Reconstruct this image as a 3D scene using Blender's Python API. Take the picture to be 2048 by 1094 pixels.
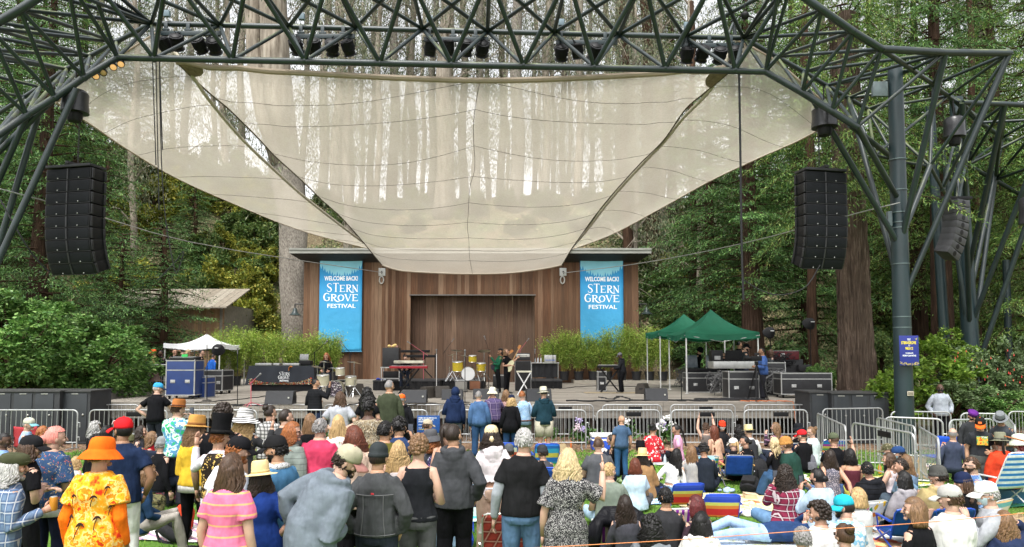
import bpy, bmesh, math, random
import numpy as np
from mathutils import Vector, Matrix, Euler
R=math.radians; PI=math.pi
for o in list(bpy.data.objects): bpy.data.objects.remove(o)
S=bpy.context.scene; COL=S.collection
#  camera, sky, sun, exposure
F=1400.0; CX=1024.0; CY=625.0; TH=R(3.3); H=2.7
cam=bpy.data.objects.new('camera',bpy.data.cameras.new('camera')); COL.objects.link(cam)
cam.location=(0,0,H); cam.rotation_euler=(R(90)+TH,0,0)
cam.data.sensor_width=36; cam.data.lens=F/2048*36; cam.data.shift_y=(CY-547)/2048
cam.data.clip_start=.1; cam.data.clip_end=2000
S.camera=cam
w=bpy.data.worlds.new('World'); S.world=w; w.use_nodes=True
nt=w.node_tree; bg=nt.nodes['Background']
sky=nt.nodes.new('ShaderNodeTexSky'); sky.sky_type='NISHITA'; sky.sun_disc=False
SUN_EL=62; SUN_AZ=200
sky.sun_elevation=R(SUN_EL); sky.sun_rotation=R(SUN_AZ); sky.dust_density=4; sky.air_density=1.0; sky.ozone_density=1
hs=nt.nodes.new('ShaderNodeHueSaturation'); hs.inputs['Saturation'].default_value=.10; hs.inputs['Value'].default_value=1.5
nt.links.new(sky.outputs[0],hs.inputs['Color']); nt.links.new(hs.outputs[0],bg.inputs[0]); bg.inputs[1].default_value=.15
sun=bpy.data.objects.new('sun',bpy.data.lights.new('sun','SUN')); COL.objects.link(sun)
sun.data.energy=1.3; sun.data.angle=R(14); sun.data.color=(1,.965,.91)
_d=Vector((math.sin(R(SUN_AZ))*math.cos(R(SUN_EL)),math.cos(R(SUN_AZ))*math.cos(R(SUN_EL)),math.sin(R(SUN_EL))))
sun.rotation_euler=_d.to_track_quat('Z','Y').to_euler(); sun.location=(0,-5,40)
S.view_settings.view_transform='Standard'; S.view_settings.look='None'; S.view_settings.gamma=1
S.view_settings.exposure=.85
S.render.resolution_x=1024; S.render.resolution_y=547
S.cycles.transparent_max_bounces=24; S.cycles.max_bounces=6; S.cycles.diffuse_bounces=3; S.cycles.transmission_bounces=4
#  placement from the photograph
def ray(px,py):
 u=(px-CX)/F; v=(CY-py)/F
 return Vector((u,math.cos(TH)-v*math.sin(TH),math.sin(TH)+v*math.cos(TH)))
def at(px,py,Y):
 r=ray(px,py); t=Y/r.y; return Vector((r.x*t,Y,H+r.z*t))
def gz(y): return .2*max(0,(18.6-y))/12.6 if y<18.6 else 0.0
def onz(px,py,z=0.0):
 r=ray(px,py); t=(z-H)/r.z; return Vector((r.x*t,r.y*t,z))
def ong(px,py):
 z=0
 for _ in range(8): p=onz(px,py,z); z=gz(p.y)
 return p
DECK=1.15
#  helpers
def tag(o,label=None,cat=None,group=None,kind=None):
 if label: o['label']=label
 if cat: o['category']=cat
 if group: o['group']=group
 if kind: o['kind']=kind
 return o
def empty(name,loc=(0,0,0),rz=0,label=None,cat=None,group=None):
 o=bpy.data.objects.new(name,None); COL.objects.link(o); o.location=loc; o.rotation_euler=(0,0,rz)
 o.empty_display_size=.2
 return tag(o,label,cat,group)
def rootloc(o):
 p=Vector((0,0,0))
 while o is not None: p+=Vector(o.location); o=o.parent
 return p
def copy_tree(o,parent=None):
 c=o.copy(); COL.objects.link(c)
 if parent is not None: c.parent=parent
 for ch in list(o.children): copy_tree(ch,c)
 return c
def np_obj(name,V,Fc,m,parent=None,smooth=False,loc=None):
 me=bpy.data.meshes.new(name); V=np.asarray(V,dtype=np.float32); Fc=np.asarray(Fc,dtype=np.int32)
 k=Fc.shape[1]; n=len(Fc)
 me.vertices.add(len(V)); me.vertices.foreach_set('co',V.ravel())
 me.loops.add(n*k); me.loops.foreach_set('vertex_index',Fc.ravel())
 me.polygons.add(n); me.polygons.foreach_set('loop_start',np.arange(0,n*k,k,dtype=np.int32))
 me.update(calc_edges=True)
 if smooth: me.polygons.foreach_set('use_smooth',np.ones(n,dtype=bool))
 if m: me.materials.append(m)
 o=bpy.data.objects.new(name,me); COL.objects.link(o)
 if parent is not None: o.parent=parent
 if loc is not None: o.location=loc
 return o
def frame(d,up=Vector((0,0,1))):
 d=Vector(d).normalized()
 x=d.cross(up)
 if x.length<1e-4: x=d.cross(Vector((0,1,0)))
 x.normalize(); y=x.cross(d).normalized(); return x,y
class MB:
 def __init__(s): s.v=[]; s.f=[]; s.mi=[]; s.cur=0
 def add(s,vs,fs):
  b=len(s.v); s.v+= [tuple(v) for v in vs]; s.f+=[tuple(i+b for i in f) for f in fs]; s.mi+=[s.cur]*len(fs); return s
 def box(s,c,size,rot=None):
  hx,hy,hz=[a/2 for a in size]; c=Vector(c)
  vs=[Vector((x,y,z)) for x in(-hx,hx) for y in(-hy,hy) for z in(-hz,hz)]
  if rot is not None:
   m=rot if isinstance(rot,Matrix) else Euler(rot).to_matrix(); vs=[m@v for v in vs]
  return s.add([v+c for v in vs],[(0,1,3,2),(4,6,7,5),(0,4,5,1),(2,3,7,6),(0,2,6,4),(1,5,7,3)])
 def bbox(s,x0,x1,y0,y1,z0,z1): return s.box(((x0+x1)/2,(y0+y1)/2,(z0+z1)/2),(abs(x1-x0),abs(y1-y0),abs(z1-z0)))
 def cbox(s,c,size,ch=.01,rot=None):
  hx,hy,hz=[a/2 for a in size]; ch=min(ch,hx*.45,hy*.45,hz*.45)
  bm=bmesh.new(); bmesh.ops.create_cube(bm,size=1,matrix=Matrix.Diagonal((size[0],size[1],size[2],1)))
  bmesh.ops.bevel(bm,geom=bm.edges[:],offset=ch,segments=2,profile=.6,affect='EDGES')
  m=rot if isinstance(rot,Matrix) else (Euler(rot).to_matrix() if rot is not None else None); c=Vector(c)
  vs=[(m@v.co if m else v.co)+c for v in bm.verts]; bm.verts.index_update()
  fs=[[v.index for v in f.verts] for f in bm.faces]; bm.free(); return s.add(vs,fs)
 def loft(s,pts,rad,n=8,cap=True,ref=None,close=False):
  pts=[Vector(p) for p in pts]; N=len(pts); rings=[]; px=None
  for i,p in enumerate(pts):
   if close: d=pts[(i+1)%N]-pts[i-1]
   elif i==0: d=pts[1]-pts[0]
   elif i==N-1: d=pts[-1]-pts[-2]
   else: d=(pts[i+1]-p).normalized()+(p-pts[i-1]).normalized()
   if d.length<1e-7: d=Vector((0,0,1))
   d.normalize()
   if ref is not None: x=Vector(ref); x=x-d*x.dot(d)
   elif px is None: x=frame(d)[0]
   else: x=px-d*px.dot(d)
   if x.length<1e-5: x=frame(d)[0]
   x.normalize(); px=x; y=d.cross(x)
   r=rad[i] if isinstance(rad,(list,tuple)) else rad
   rx,ry=(r if isinstance(r,(list,tuple)) else (r,r))
   rings.append([p+x*(rx*math.cos(2*PI*k/n))+y*(ry*math.sin(2*PI*k/n)) for k in range(n)])
  vs=[v for r_ in rings for v in r_]; fs=[]
  M_=N if close else N-1
  for i in range(M_):
   a=i*n; b=((i+1)%N)*n
   for k in range(n): fs.append((a+k,a+(k+1)%n,b+(k+1)%n,b+k))
  if cap and not close: fs.append(tuple(range(n-1,-1,-1))); fs.append(tuple((N-1)*n+k for k in range(n)))
  return s.add(vs,fs)
 def tube(s,a,b,r,n=8,r2=None): return s.loft([a,b],[r,r2 if r2 is not None else r],n)
 def lathe(s,prof,c=(0,0,0),n=16,rot=None,sx=1,sy=1):
  c=Vector(c); vs=[];fs=[]
  m=rot if isinstance(rot,Matrix) else (Euler(rot).to_matrix() if rot is not None else None)
  for r,z in prof:
   for k in range(n):
    v=Vector((r*math.cos(2*PI*k/n)*sx,r*math.sin(2*PI*k/n)*sy,z)); vs.append((m@v if m else v)+c)
  for i in range(len(prof)-1):
   for k in range(n): fs.append((i*n+k,i*n+(k+1)%n,(i+1)*n+(k+1)%n,(i+1)*n+k))
  if prof[0][0]>1e-4: fs.append(tuple(range(n-1,-1,-1)))
  if prof[-1][0]>1e-4: fs.append(tuple((len(prof)-1)*n+k for k in range(n)))
  return s.add(vs,fs)
 def ball(s,c,r,n=10,m=7,rot=None):
  rx,ry,rz=r if isinstance(r,(list,tuple)) else (r,r,r)
  prof=[(max(math.sin(PI*i/m),0.0001),-math.cos(PI*i/m)) for i in range(m+1)]
  c=Vector(c); vs=[];fs=[]
  mm=rot if isinstance(rot,Matrix) else (Euler(rot).to_matrix() if rot is not None else None)
  for a,z in prof:
   for k in range(n):
    v=Vector((a*math.cos(2*PI*k/n)*rx,a*math.sin(2*PI*k/n)*ry,z*rz)); vs.append((mm@v if mm else v)+c)
  for i in range(m):
   for k in range(n): fs.append((i*n+k,i*n+(k+1)%n,(i+1)*n+(k+1)%n,(i+1)*n+k))
  return s.add(vs,fs)
 def poly(s,pts,th,nrm):
  nrm=Vector(nrm).normalized()*th; a=[Vector(p) for p in pts]; b=[p-nrm for p in a]; n=len(a)
  return s.add(a+b,[tuple(range(n)),tuple(range(2*n-1,n-1,-1))]+[(i,n+i,n+(i+1)%n,(i+1)%n) for i in range(n)])
 def grid(s,fn,nu,nv):
  vs=[fn(i/nu,j/nv) for j in range(nv+1) for i in range(nu+1)]
  return s.add(vs,[(j*(nu+1)+i,j*(nu+1)+i+1,(j+1)*(nu+1)+i+1,(j+1)*(nu+1)+i) for j in range(nv) for i in range(nu)])
 def build(s,name,m,parent=None,smooth=True,local=False,loc=None):
  me=bpy.data.meshes.new(name); off=Vector((0,0,0))
  if not local:
   if parent is not None: off=rootloc(parent)
   elif loc is not None: off=Vector(loc)
  me.from_pydata([(v[0]-off.x,v[1]-off.y,v[2]-off.z) for v in s.v],[],s.f)
  ms=m if isinstance(m,(list,tuple)) else [m]
  for q in ms: me.materials.append(q)
  if len(ms)>1: me.polygons.foreach_set('material_index',s.mi)
  if smooth:
   me.polygons.foreach_set('use_smooth',[True]*len(me.polygons))
   if smooth!='all':
    try: me.set_sharp_from_angle(angle=R(38))
    except Exception: pass
  me.update()
  o=bpy.data.objects.new(name,me); COL.objects.link(o)
  if parent is not None: o.parent=parent
  elif loc is not None: o.location=loc
  return o
#  materials
class NT:
 def __init__(s,name):
  s.m=bpy.data.materials.new(name); s.m.use_nodes=True; s.t=s.m.node_tree; s.b=s.t.nodes['Principled BSDF']; s.out=s.t.nodes['Material Output']
 def n(s,t,**kw):
  nd=s.t.nodes.new('ShaderNode'+t)
  for k,v in kw.items():
   if k in nd.inputs.keys() if hasattr(nd.inputs,'keys') else False: nd.inputs[k].default_value=v
   else: setattr(nd,k,v)
  return nd
 def l(s,a,b): s.t.links.new(a,b)
 def co(s,kind='Object',scale=(1,1,1)):
  tc=s.n('TexCoord'); mp=s.n('Mapping'); mp.inputs['Scale'].default_value=scale; s.l(tc.outputs[kind],mp.inputs[0]); return mp.outputs[0]
 def noise(s,vec,sc,det=4,rough=.55):
  nd=s.n('TexNoise'); nd.inputs['Scale'].default_value=sc; nd.inputs['Detail'].default_value=det; nd.inputs['Roughness'].default_value=rough
  s.l(vec,nd.inputs['Vector']); return nd.outputs['Fac']
 def ramp(s,fac,stops,interp='LINEAR'):
  nd=s.n('ValToRGB'); cr=nd.color_ramp; cr.interpolation=interp
  while len(cr.elements)<len(stops): cr.elements.new(.5)
  for e,(p,c) in zip(cr.elements,stops): e.position=p; e.color=(c[0],c[1],c[2],1)
  s.l(fac,nd.inputs[0]); return nd.outputs[0]
 def mix(s,fac,a,b,mode='MIX'):
  nd=s.n('Mix',data_type='RGBA',blend_type=mode)
  for sock,v in ((nd.inputs[0],fac),(nd.inputs[6],a),(nd.inputs[7],b)):
   if isinstance(v,(int,float)): sock.default_value=v
   elif isinstance(v,(tuple,list)): sock.default_value=(v[0],v[1],v[2],1)
   else: s.l(v,sock)
  return nd.outputs[2]
 def math(s,op,a,b=0.0):
  nd=s.n('Math',operation=op)
  for sock,v in ((nd.inputs[0],a),(nd.inputs[1],b)):
   if isinstance(v,(int,float)): sock.default_value=v
   else: s.l(v,sock)
  return nd.outputs[0]
 def bump(s,h,strength=.3,dist=.02):
  nd=s.n('Bump'); nd.inputs['Strength'].default_value=strength; nd.inputs['Distance'].default_value=dist
  s.l(h,nd.inputs['Height']); s.l(nd.outputs[0],s.b.inputs['Normal'])
 def col(s,c):
  if isinstance(c,(tuple,list)): s.b.inputs['Base Color'].default_value=(c[0],c[1],c[2],1)
  else: s.l(c,s.b.inputs['Base Color'])
 def done(s,rough=.6,metal=0,spec=.4):
  s.b.inputs['Roughness'].default_value=rough; s.b.inputs['Metallic'].default_value=metal; s.b.inputs['Specular IOR Level'].default_value=spec; return s.m
_mc={}
def mul(c,k): return tuple(min(1,a*k) for a in c)
def M(name,c,rough=.6,metal=0,var=.25,vs=6,bump=0.0,bs=30,spec=.35,streak=None):
 key=(name,c,rough,metal,var,vs,bump,bs,streak)
 if key in _mc: return _mc[key]
 t=NT(name); v=t.co('Object',streak or (1,1,1))
 if var>0:
  f=t.noise(v,vs,5); t.col(t.ramp(f,[(.25,mul(c,1-var)),(.5,c),(.8,mul(c,1+var))]))
 else: t.col(c)
 if bump>0: t.bump(t.noise(v,bs,5),bump,.01)
 _mc[key]=t.done(rough,metal,spec); return _mc[key]
def cloth(c,name='cloth',fold=.5,rough=.85,pat=None):
 key=('cloth',c,name,fold,rough,pat)
 if key in _mc: return _mc[key]
 t=NT(name); v=t.co('Object'); f=t.noise(v,9,3)
 base=t.ramp(f,[(.3,mul(c,.78)),(.7,mul(c,1.15))]); k=pat[0] if pat else None
 if k=='plaid':
  sp=t.n('SeparateXYZ'); t.l(v,sp.inputs[0]); a=pat[1]; b=pat[2]; sc=pat[3]
  fx=t.math('PINGPONG',t.math('ADD',sp.outputs[0],sp.outputs[1]),sc); fz=t.math('PINGPONG',sp.outputs[2],sc)
  gx=t.math('GREATER_THAN',fx,sc*.55); gz_=t.math('GREATER_THAN',fz,sc*.55)
  base=t.mix(t.math('MULTIPLY',gx,.5),base,a); base=t.mix(t.math('MULTIPLY',gz_,.5),base,a)
  lx=t.math('GREATER_THAN',fx,sc*.88); lz=t.math('GREATER_THAN',fz,sc*.88)
  base=t.mix(t.math('MULTIPLY',t.math('MAXIMUM',lx,lz),.7),base,b)
 elif k=='stripe':
  sp=t.n('SeparateXYZ'); t.l(v,sp.inputs[0]); ax=pat[4] if len(pat)>4 else 2
  fr=t.math('FRACT',t.math('DIVIDE',sp.outputs[ax],pat[2])); g=t.math('GREATER_THAN',fr,1-pat[3]); base=t.mix(g,base,pat[1])
 elif k=='multi':
  sp=t.n('SeparateXYZ'); t.l(v,sp.inputs[0]); fr=t.math('FRACT',t.math('DIVIDE',sp.outputs[pat[3]],pat[1])); n=len(pat[2])
  base=t.ramp(fr,[(i/n,q) for i,q in enumerate(pat[2])],'CONSTANT')
 elif k=='spots':
  vo=t.n('TexVoronoi'); vo.inputs['Scale'].default_value=pat[2]; nz=t.n('TexNoise'); nz.inputs['Scale'].default_value=pat[2]*1.3
  t.l(v,nz.inputs['Vector']); mx=t.mix(.12,v,nz.outputs['Color']); t.l(mx,vo.inputs['Vector'])
  g=t.math('LESS_THAN',vo.outputs['Distance'],pat[3]); sr=t.n('SeparateColor'); t.l(vo.outputs['Color'],sr.inputs[0]); n=len(pat[1])
  cc=t.ramp(sr.outputs[0],[(i/n,q) for i,q in enumerate(pat[1])],'CONSTANT'); base=t.mix(g,base,cc)
 elif k=='blotch':
  n=len(pat[1]); base=t.ramp(t.noise(v,pat[2],4,.6),[(.3+.4*i/n,q) for i,q in enumerate(pat[1])],'CONSTANT')
 t.col(base)
 v2=t.co('Object',(1.5,1.5,.38)); h=t.math('ADD',t.math('MULTIPLY',t.noise(v2,8,2,.45),1.0),t.math('MULTIPLY',t.noise(v2,300,1),.04)); t.bump(h,fold,.05)
 _mc[key]=t.done(rough,0,.08); return _mc[key]
def leafmat(name,cols,rough=.55,tr=.33,ns=.35):
 t=NT(name); g=t.n('NewGeometry'); v=t.co('Object'); nz=t.noise(v,ns,3)
 c1=t.ramp(g.outputs['Random Per Island'],[(i/(len(cols)-1),c) for i,c in enumerate(cols)])
 f=t.ramp(nz,[(.3,(.62,.62,.62)),(.7,(1.3,1.3,1.25))]); c=t.mix(1.0,c1,f,'MULTIPLY'); t.col(c); t.done(rough,0,.35)
 tb=t.n('BsdfTranslucent'); t.l(c,tb.inputs[0]); mx=t.n('MixShader'); mx.inputs[0].default_value=tr
 t.l(t.b.outputs[0],mx.inputs[1]); t.l(tb.outputs[0],mx.inputs[2]); t.l(mx.outputs[0],t.out.inputs[0]); return t.m
def barkmat(name,c1,c2,c3=None,sc=(6,6,.7),bump=.8,dist=.05,big=1.2):
 t=NT(name); v=t.co('Object',sc); n1=t.noise(v,2.2,6,.65); c=t.ramp(n1,[(.3,c1),(.55,c2),(.8,c3 or mul(c2,1.3))])
 n2=t.noise(t.co('Object',(1,1,.5)),big,3); c=t.mix(1.0,c,t.ramp(n2,[(.3,(.7,.7,.7)),(.7,(1.2,1.2,1.2))]),'MULTIPLY')
 t.col(c); t.bump(n1,bump,dist); return t.done(.9,0,.15)
def islandwood(name,stops,gr=(1.2,9,.9),rough=.8,bump=.25,st=.35,patchy=None):
 t=NT(name); g=t.n('NewGeometry'); c=t.ramp(g.outputs['Random Per Island'],stops)
 nz=t.noise(t.co('Object',gr),3,6,.6); c=t.mix(1.0,c,t.ramp(nz,[(.25,(1-st,)*3),(.75,(1+st,)*3)]),'MULTIPLY')
 if patchy:
  n2=t.noise(t.co('Object',(1,1,.5)),.35,4,.6); c=t.mix(t.ramp(n2,[(.42,(0,0,0)),(.68,(.55,.55,.55))]),c,patchy)
 t.col(c); t.bump(nz,bump,.01); return t.done(rough,0,.25)
#  lettering
def text_mesh(mb,s,x0,z0,wd,ht,place,th=.004,bold=0.0):
 """lettering fitted into a wd x ht box; place(u,v,d) gives the world point"""
 cu=bpy.data.curves.new('t','FONT'); cu.body=s; cu.resolution_u=3; cu.offset=bold; cu.extrude=.02
 o=bpy.data.objects.new('t',cu); COL.objects.link(o); dg=bpy.context.evaluated_depsgraph_get()
 me=bpy.data.meshes.new_from_object(o.evaluated_get(dg)); vs=[v.co.copy() for v in me.vertices]; fs=[tuple(p.vertices) for p in me.polygons]
 bpy.data.objects.remove(o); bpy.data.curves.remove(cu)
 if not vs: return
 a=min(v.x for v in vs); b=max(v.x for v in vs); c=min(v.y for v in vs); d=max(v.y for v in vs)
 out=[place(x0+(v.x-a)/(b-a)*wd,z0+(v.y-c)/(d-c)*ht,th if v.z>0 else 0) for v in vs]; mb.add(out,fs); bpy.data.meshes.remove(me)
SERIF={
'S':[([(.88,.80),(.8,.95),(.5,1),(.2,.9),(.14,.72),(.4,.56),(.7,.44),(.86,.24),(.74,.06),(.45,0),(.18,.06),(.08,.24)],[.03,.05,.07,.09,.13,.15,.15,.13,.09,.07,.05,.03])],
'T':[([(.0,.96),(1,.96)],[.07,.07]),([(.5,.96),(.5,0)],[.14,.14]),([(.3,.0),(.7,.0)],[.05,.05]),([(0,.98),(0,.82)],[.04,.02]),([(1,.98),(1,.82)],[.04,.02])],
'E':[([(.2,0),(.2,1)],[.14,.14]),([(.02,.98),(.9,.98)],[.06,.06]),([(.02,.02),(.95,.02)],[.06,.06]),([(.2,.5),(.75,.5)],[.06,.06]),([(.9,1),(.9,.82)],[.05,.03]),([(.95,0),(.95,.2)],[.05,.03])],
'R':[([(.2,0),(.2,1)],[.14,.14]),([(.02,.98),(.5,.98),(.8,.88),(.8,.64),(.5,.5),(.2,.5)],[.06,.08,.13,.13,.08,.05]),([(.45,.5),(.8,.05),(1.15,-.12),(1.5,-.12)],[.1,.14,.1,.04]),([(.02,0),(.4,0)],[.05,.05])],
'N':[([(.12,0),(.12,1)],[.06,.06]),([(.06,1),(.9,0)],[.15,.15]),([(.9,0),(.9,1)],[.06,.06]),([(0,0),(.28,0)],[.05,.05]),([(.75,1),(1.05,1)],[.05,.05])],
'G':[([(.92,.78),(.8,.94),(.5,1),(.18,.85),(.05,.5),(.18,.15),(.5,0),(.8,.06),(.9,.15),(.9,.45)],[.03,.06,.08,.14,.16,.14,.08,.08,.12,.12]),([(.65,.46),(1.05,.46)],[.05,.05])],
'O':[([(.5,1),(.18,.85),(.05,.5),(.18,.15),(.5,0),(.82,.15),(.95,.5),(.82,.85),(.5,1)],[.05,.12,.15,.12,.05,.12,.15,.12,.05])],
'V':[([(.05,1),(.5,0)],[.15,.12]),([(.5,0),(.95,1)],[.06,.06]),([(-.08,1),(.25,1)],[.05,.05]),([(.78,1),(1.08,1)],[.05,.05])]}
def serif(mb,s,x0,z0,wd,ht,place,th=.004,heights=None,boost=1.25):
 n=len(s); cw=wd/n; k=0
 for i,ch in enumerate(s):
  hh=heights[i] if heights else 1.0
  for pts,ws in SERIF[ch]:
   for j in range(len(pts)-1):
    a=Vector((pts[j][0]*cw*.86,pts[j][1]*ht*hh)); b=Vector((pts[j+1][0]*cw*.86,pts[j+1][1]*ht*hh)); d=(b-a)
    if d.length<1e-6: continue
    nn=Vector((-d.y,d.x)).normalized(); e=d.normalized()*ws[j]*cw*.15; wa=ws[j]*cw*.5*boost; wb=ws[j+1]*cw*.5*boost; k+=1; dd=th+.0002*(k%7)
    q=[a-e+nn*wa,a-e-nn*wa,b+e-nn*wb,b+e+nn*wb]
    P=[place(x0+i*cw+p.x,z0+p.y,dd) for p in q]; mb.add(P,[(0,1,2,3)])
random.seed(11); rng=np.random.default_rng(7)
#  SETTING
BY=36.8
def hill_h(x,y):
 x=abs(x)*1.0; e=max(0,y-41.0)
 h=min(e*.80,15.0+.35*math.sin(x*.21)) if e<19 else 15.0+.35*math.sin(x*.21)
 side=max(0,x-19)*.28*min(1,max(0,(y-20)/10)); return min(h+side+DECK*(1 if y>41 else 0),17.0) if y>41 else side
def hillz(x,y):
 e=max(0.0,y-40.0+max(0,abs(x)-16)*.45); h=.82*e*e/(e+4) if e>0 else 0
 side=max(0,abs(x)-17)*.10*min(1,max(0,(y-24)/10))
 top=17.4+.5*math.sin(x*.13+1)+.25*math.sin(x*.5); t=h+side
 return top-math.log1p(math.exp(min(30,(top-t)/1.2)))*1.2+.35 if t>8 else t
t=NT('leaf_litter_ground'); v=t.co('Object'); n1=t.noise(v,.35,5); n2=t.noise(v,9,5,.7)
c=t.ramp(n2,[(.3,(.05,.038,.022)),(.5,(.13,.10,.055)),(.62,(.26,.21,.13)),(.75,(.09,.13,.04))]); c=t.mix(t.ramp(n1,[(.45,(0,0,0)),(.6,(.7,.7,.7))]),c,(.055,.095,.025)); t.col(c); t.bump(n2,.8,.1); M_LITTER=t.done(.95)
m=MB()
def gfn(u,v):
 x=-230+460*u; y=-60+v*460
 return (x,y,gz(y)-.006 if y<38 else hillz(x,y))
xs=np.concatenate([np.linspace(-300,-60,13)[:-1],np.linspace(-60,60,97),np.linspace(60,300,13)[1:]])
ys=np.concatenate([np.linspace(-60,20,17)[:-1],np.linspace(20,90,113),np.linspace(90,400,16)[1:]])
V=[];Fc=[]
for y in ys:
 for x in xs: V.append((x,y,gz(y)-.012 if y<24 else hillz(x,y)-.012+ (0 if y<40 else .15*math.sin(x*1.3)*math.cos(y*.9))))
nx=len(xs)
for j in range(len(ys)-1):
 for i in range(nx-1): Fc.append((j*nx+i,j*nx+i+1,(j+1)*nx+i+1,(j+1)*nx+i))
tag(np_obj('hillside',V,Fc,M_LITTER,smooth=True),kind='structure')
t=NT('lawn'); v=t.co('Object'); n1=t.noise(v,60,4,.7); n2=t.noise(v,.8,4)
c=t.ramp(n1,[(.3,(.045,.12,.012)),(.5,(.10,.235,.028)),(.7,(.2,.37,.065))]); c=t.mix(t.ramp(n2,[(.35,(0,0,0)),(.7,(.55,.55,.55))]),c,(.18,.24,.05)); t.col(c); t.bump(n1,.9,.04); M_LAWN=t.done(.9,0,.2)
def sheet(name,poly_fn,m,kind='structure'): pass
def strip(name,x0,x1,y0,y1,dz,m,nx=30,ny=30,kind='structure'):
 b=MB(); b.grid(lambda u,v:(x0+(x1-x0)*u,y0+(y1-y0)*v,gz(y0+(y1-y0)*v)+dz),nx,ny)
 return tag(b.build(name,m,smooth=True),kind=kind)
strip('lawn',-26,26,-6,19.2,.0,M_LAWN,4,60)
t=NT('bark_mulch'); v=t.co('Object'); vo=t.n('TexVoronoi'); vo.inputs['Scale'].default_value=22; t.l(v,vo.inputs['Vector']); sr=t.n('SeparateColor'); t.l(vo.outputs['Color'],sr.inputs[0])
t.col(t.ramp(sr.outputs[0],[(0,(.055,.03,.018)),(.5,(.16,.09,.05)),(.85,(.27,.17,.10)),(1,(.42,.31,.2))])); t.bump(sr.outputs[0],.9,.03); M_MULCH=t.done(.95)
strip('mulch_bed',-26,26,19.2,24.5,-.002,M_MULCH,4,10)
N=46000; gx=rng.uniform(-12,12,N); gy=5+14.6*np.sqrt(rng.uniform(0,1,N)); keep=np.abs(gx)<gy*.78+.5; gx=gx[keep]; gy=gy[keep]; N=len(gx)
gzv=np.where(gy<18.6,.2*(18.6-gy)/12.6,0); a=rng.uniform(0,2*PI,N); hh=rng.uniform(.025,.06,N); wv=.006+.0006*gy
b0=np.stack([gx-np.cos(a)*wv,gy-np.sin(a)*wv,gzv],1); b1=np.stack([gx+np.cos(a)*wv,gy+np.sin(a)*wv,gzv],1); tp=np.stack([gx+rng.normal(0,.015,N),gy+rng.normal(0,.015,N),gzv+hh],1)
V=np.stack([b0,b1,tp],1).reshape(-1,3); tag(np_obj('grass',V,np.arange(3*N).reshape(-1,3),leafmat('grass_blade',[(.05,.14,.012),(.12,.28,.03),(.24,.40,.07)],.7,.2,1.5)),'short green lawn grass showing between the blankets and people','grass',kind='stuff')
#  stage deck
SF=22.4
M_DECK=islandwood('weathered_deck',[(0,(.21,.187,.158)),(.4,(.27,.243,.21)),(.7,(.31,.28,.24)),(1,(.235,.21,.18))],gr=(.8,6,6),bump=.15,st=.25)
M_FASCIA=islandwood('deck_fascia',[(0,(.20,.18,.155)),(.5,(.25,.23,.195)),(1,(.30,.275,.235))],gr=(.8,4,4),st=.28)
dx0,dx1=-14.0,10.2
def deck_left(y): return -14.2+ (y-SF)*.0-(.35*(y-SF) if y>SF+1.5 else 0)*0
m=MB(); y=SF; k=0
while y<41:
 w_=.28; xa=-13.2-(y-SF)*.10; xb=10.3+(y-SF)*.55
 cuts=[xa]; x=xa+random.uniform(1,4)
 while x<xb-1: cuts.append(x); x+=random.uniform(3.2,4.9)
 cuts.append(xb)
 for a_,b_ in zip(cuts[:-1],cuts[1:]): m.bbox(a_+.003,b_-.003,y+.003,y+w_-.004,DECK-.06,DECK+random.uniform(-.0025,.0015))
 y+=w_; k+=1
stg=m.build('stage_deck',M_DECK,smooth=False); tag(stg,'long weathered grey plank stage floor facing the lawn','stage')
m=MB(); x=-13.2
while x<10.2:
 L=min(3.6,10.3-x); m.bbox(x+.004,x+L-.004,SF-.055,SF-.003,DECK-.30,DECK-.012); m.bbox(x+.004,x+L-.004,SF-.03,SF+.02,DECK-.52,DECK-.305); x+=L
m.build('fascia',M_FASCIA,stg,smooth=False)
for i in range(25): m=MB(); m.bbox(-13+i*.97,-12.86+i*.97,SF+.25,SF+.39,0,DECK-.06); m.build('support_post',M('dark_timber',(.06,.045,.035)),stg,smooth=False)
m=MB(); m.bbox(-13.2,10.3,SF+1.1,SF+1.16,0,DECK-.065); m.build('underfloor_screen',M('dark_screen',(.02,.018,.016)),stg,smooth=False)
for a_,b_,z_ in ((-9.4,-2.3,.17),(3.1,10.6,.17)):
 m=MB(); m.bbox(a_,b_,BY-1.7,BY-.03,DECK+.003,DECK+z_); m.build('back_step',M('step_timber',(.34,.31,.26),var=.3,streak=(.5,5,5)),stg,smooth=False)
kb=MB(); a=at(180,808,22.9); b=at(300,778,26.5); z=.9
M_CONC=M('concrete',(.33,.305,.265),.85,var=.22,vs=3,bump=.2)
p0=Vector((-13.9,22.6,0)); p1=Vector((-13.35,30.5,0))
kb.add([(p0.x-.3,p0.y,0),(p0.x,p0.y,0),(p1.x,p1.y,0),(p1.x-.3,p1.y,0),(p0.x-.3,p0.y,DECK+.16),(p0.x,p0.y,DECK+.16),(p1.x,p1.y,DECK+.3),(p1.x-.3,p1.y,DECK+.3)],[(4,5,6,7),(0,1,5,4),(1,2,6,5),(2,3,7,6),(3,0,4,7)])
tag(kb.build('planter_wall',M_CONC,smooth=False),'low pale concrete planter wall running back along the left stage edge','low wall')
fl=MB(); fl.bbox(-32,-13.0,24.5,44,DECK-.1,DECK-.02); tag(fl.build('backstage_pavement',M('paving',(.30,.275,.24),.9,var=.15)),kind='structure')
fl=MB(); fl.bbox(10.9,34,30,44,DECK-.1,DECK-.03); tag(fl.build('side_terrace',M_LITTER),kind='structure')
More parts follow.
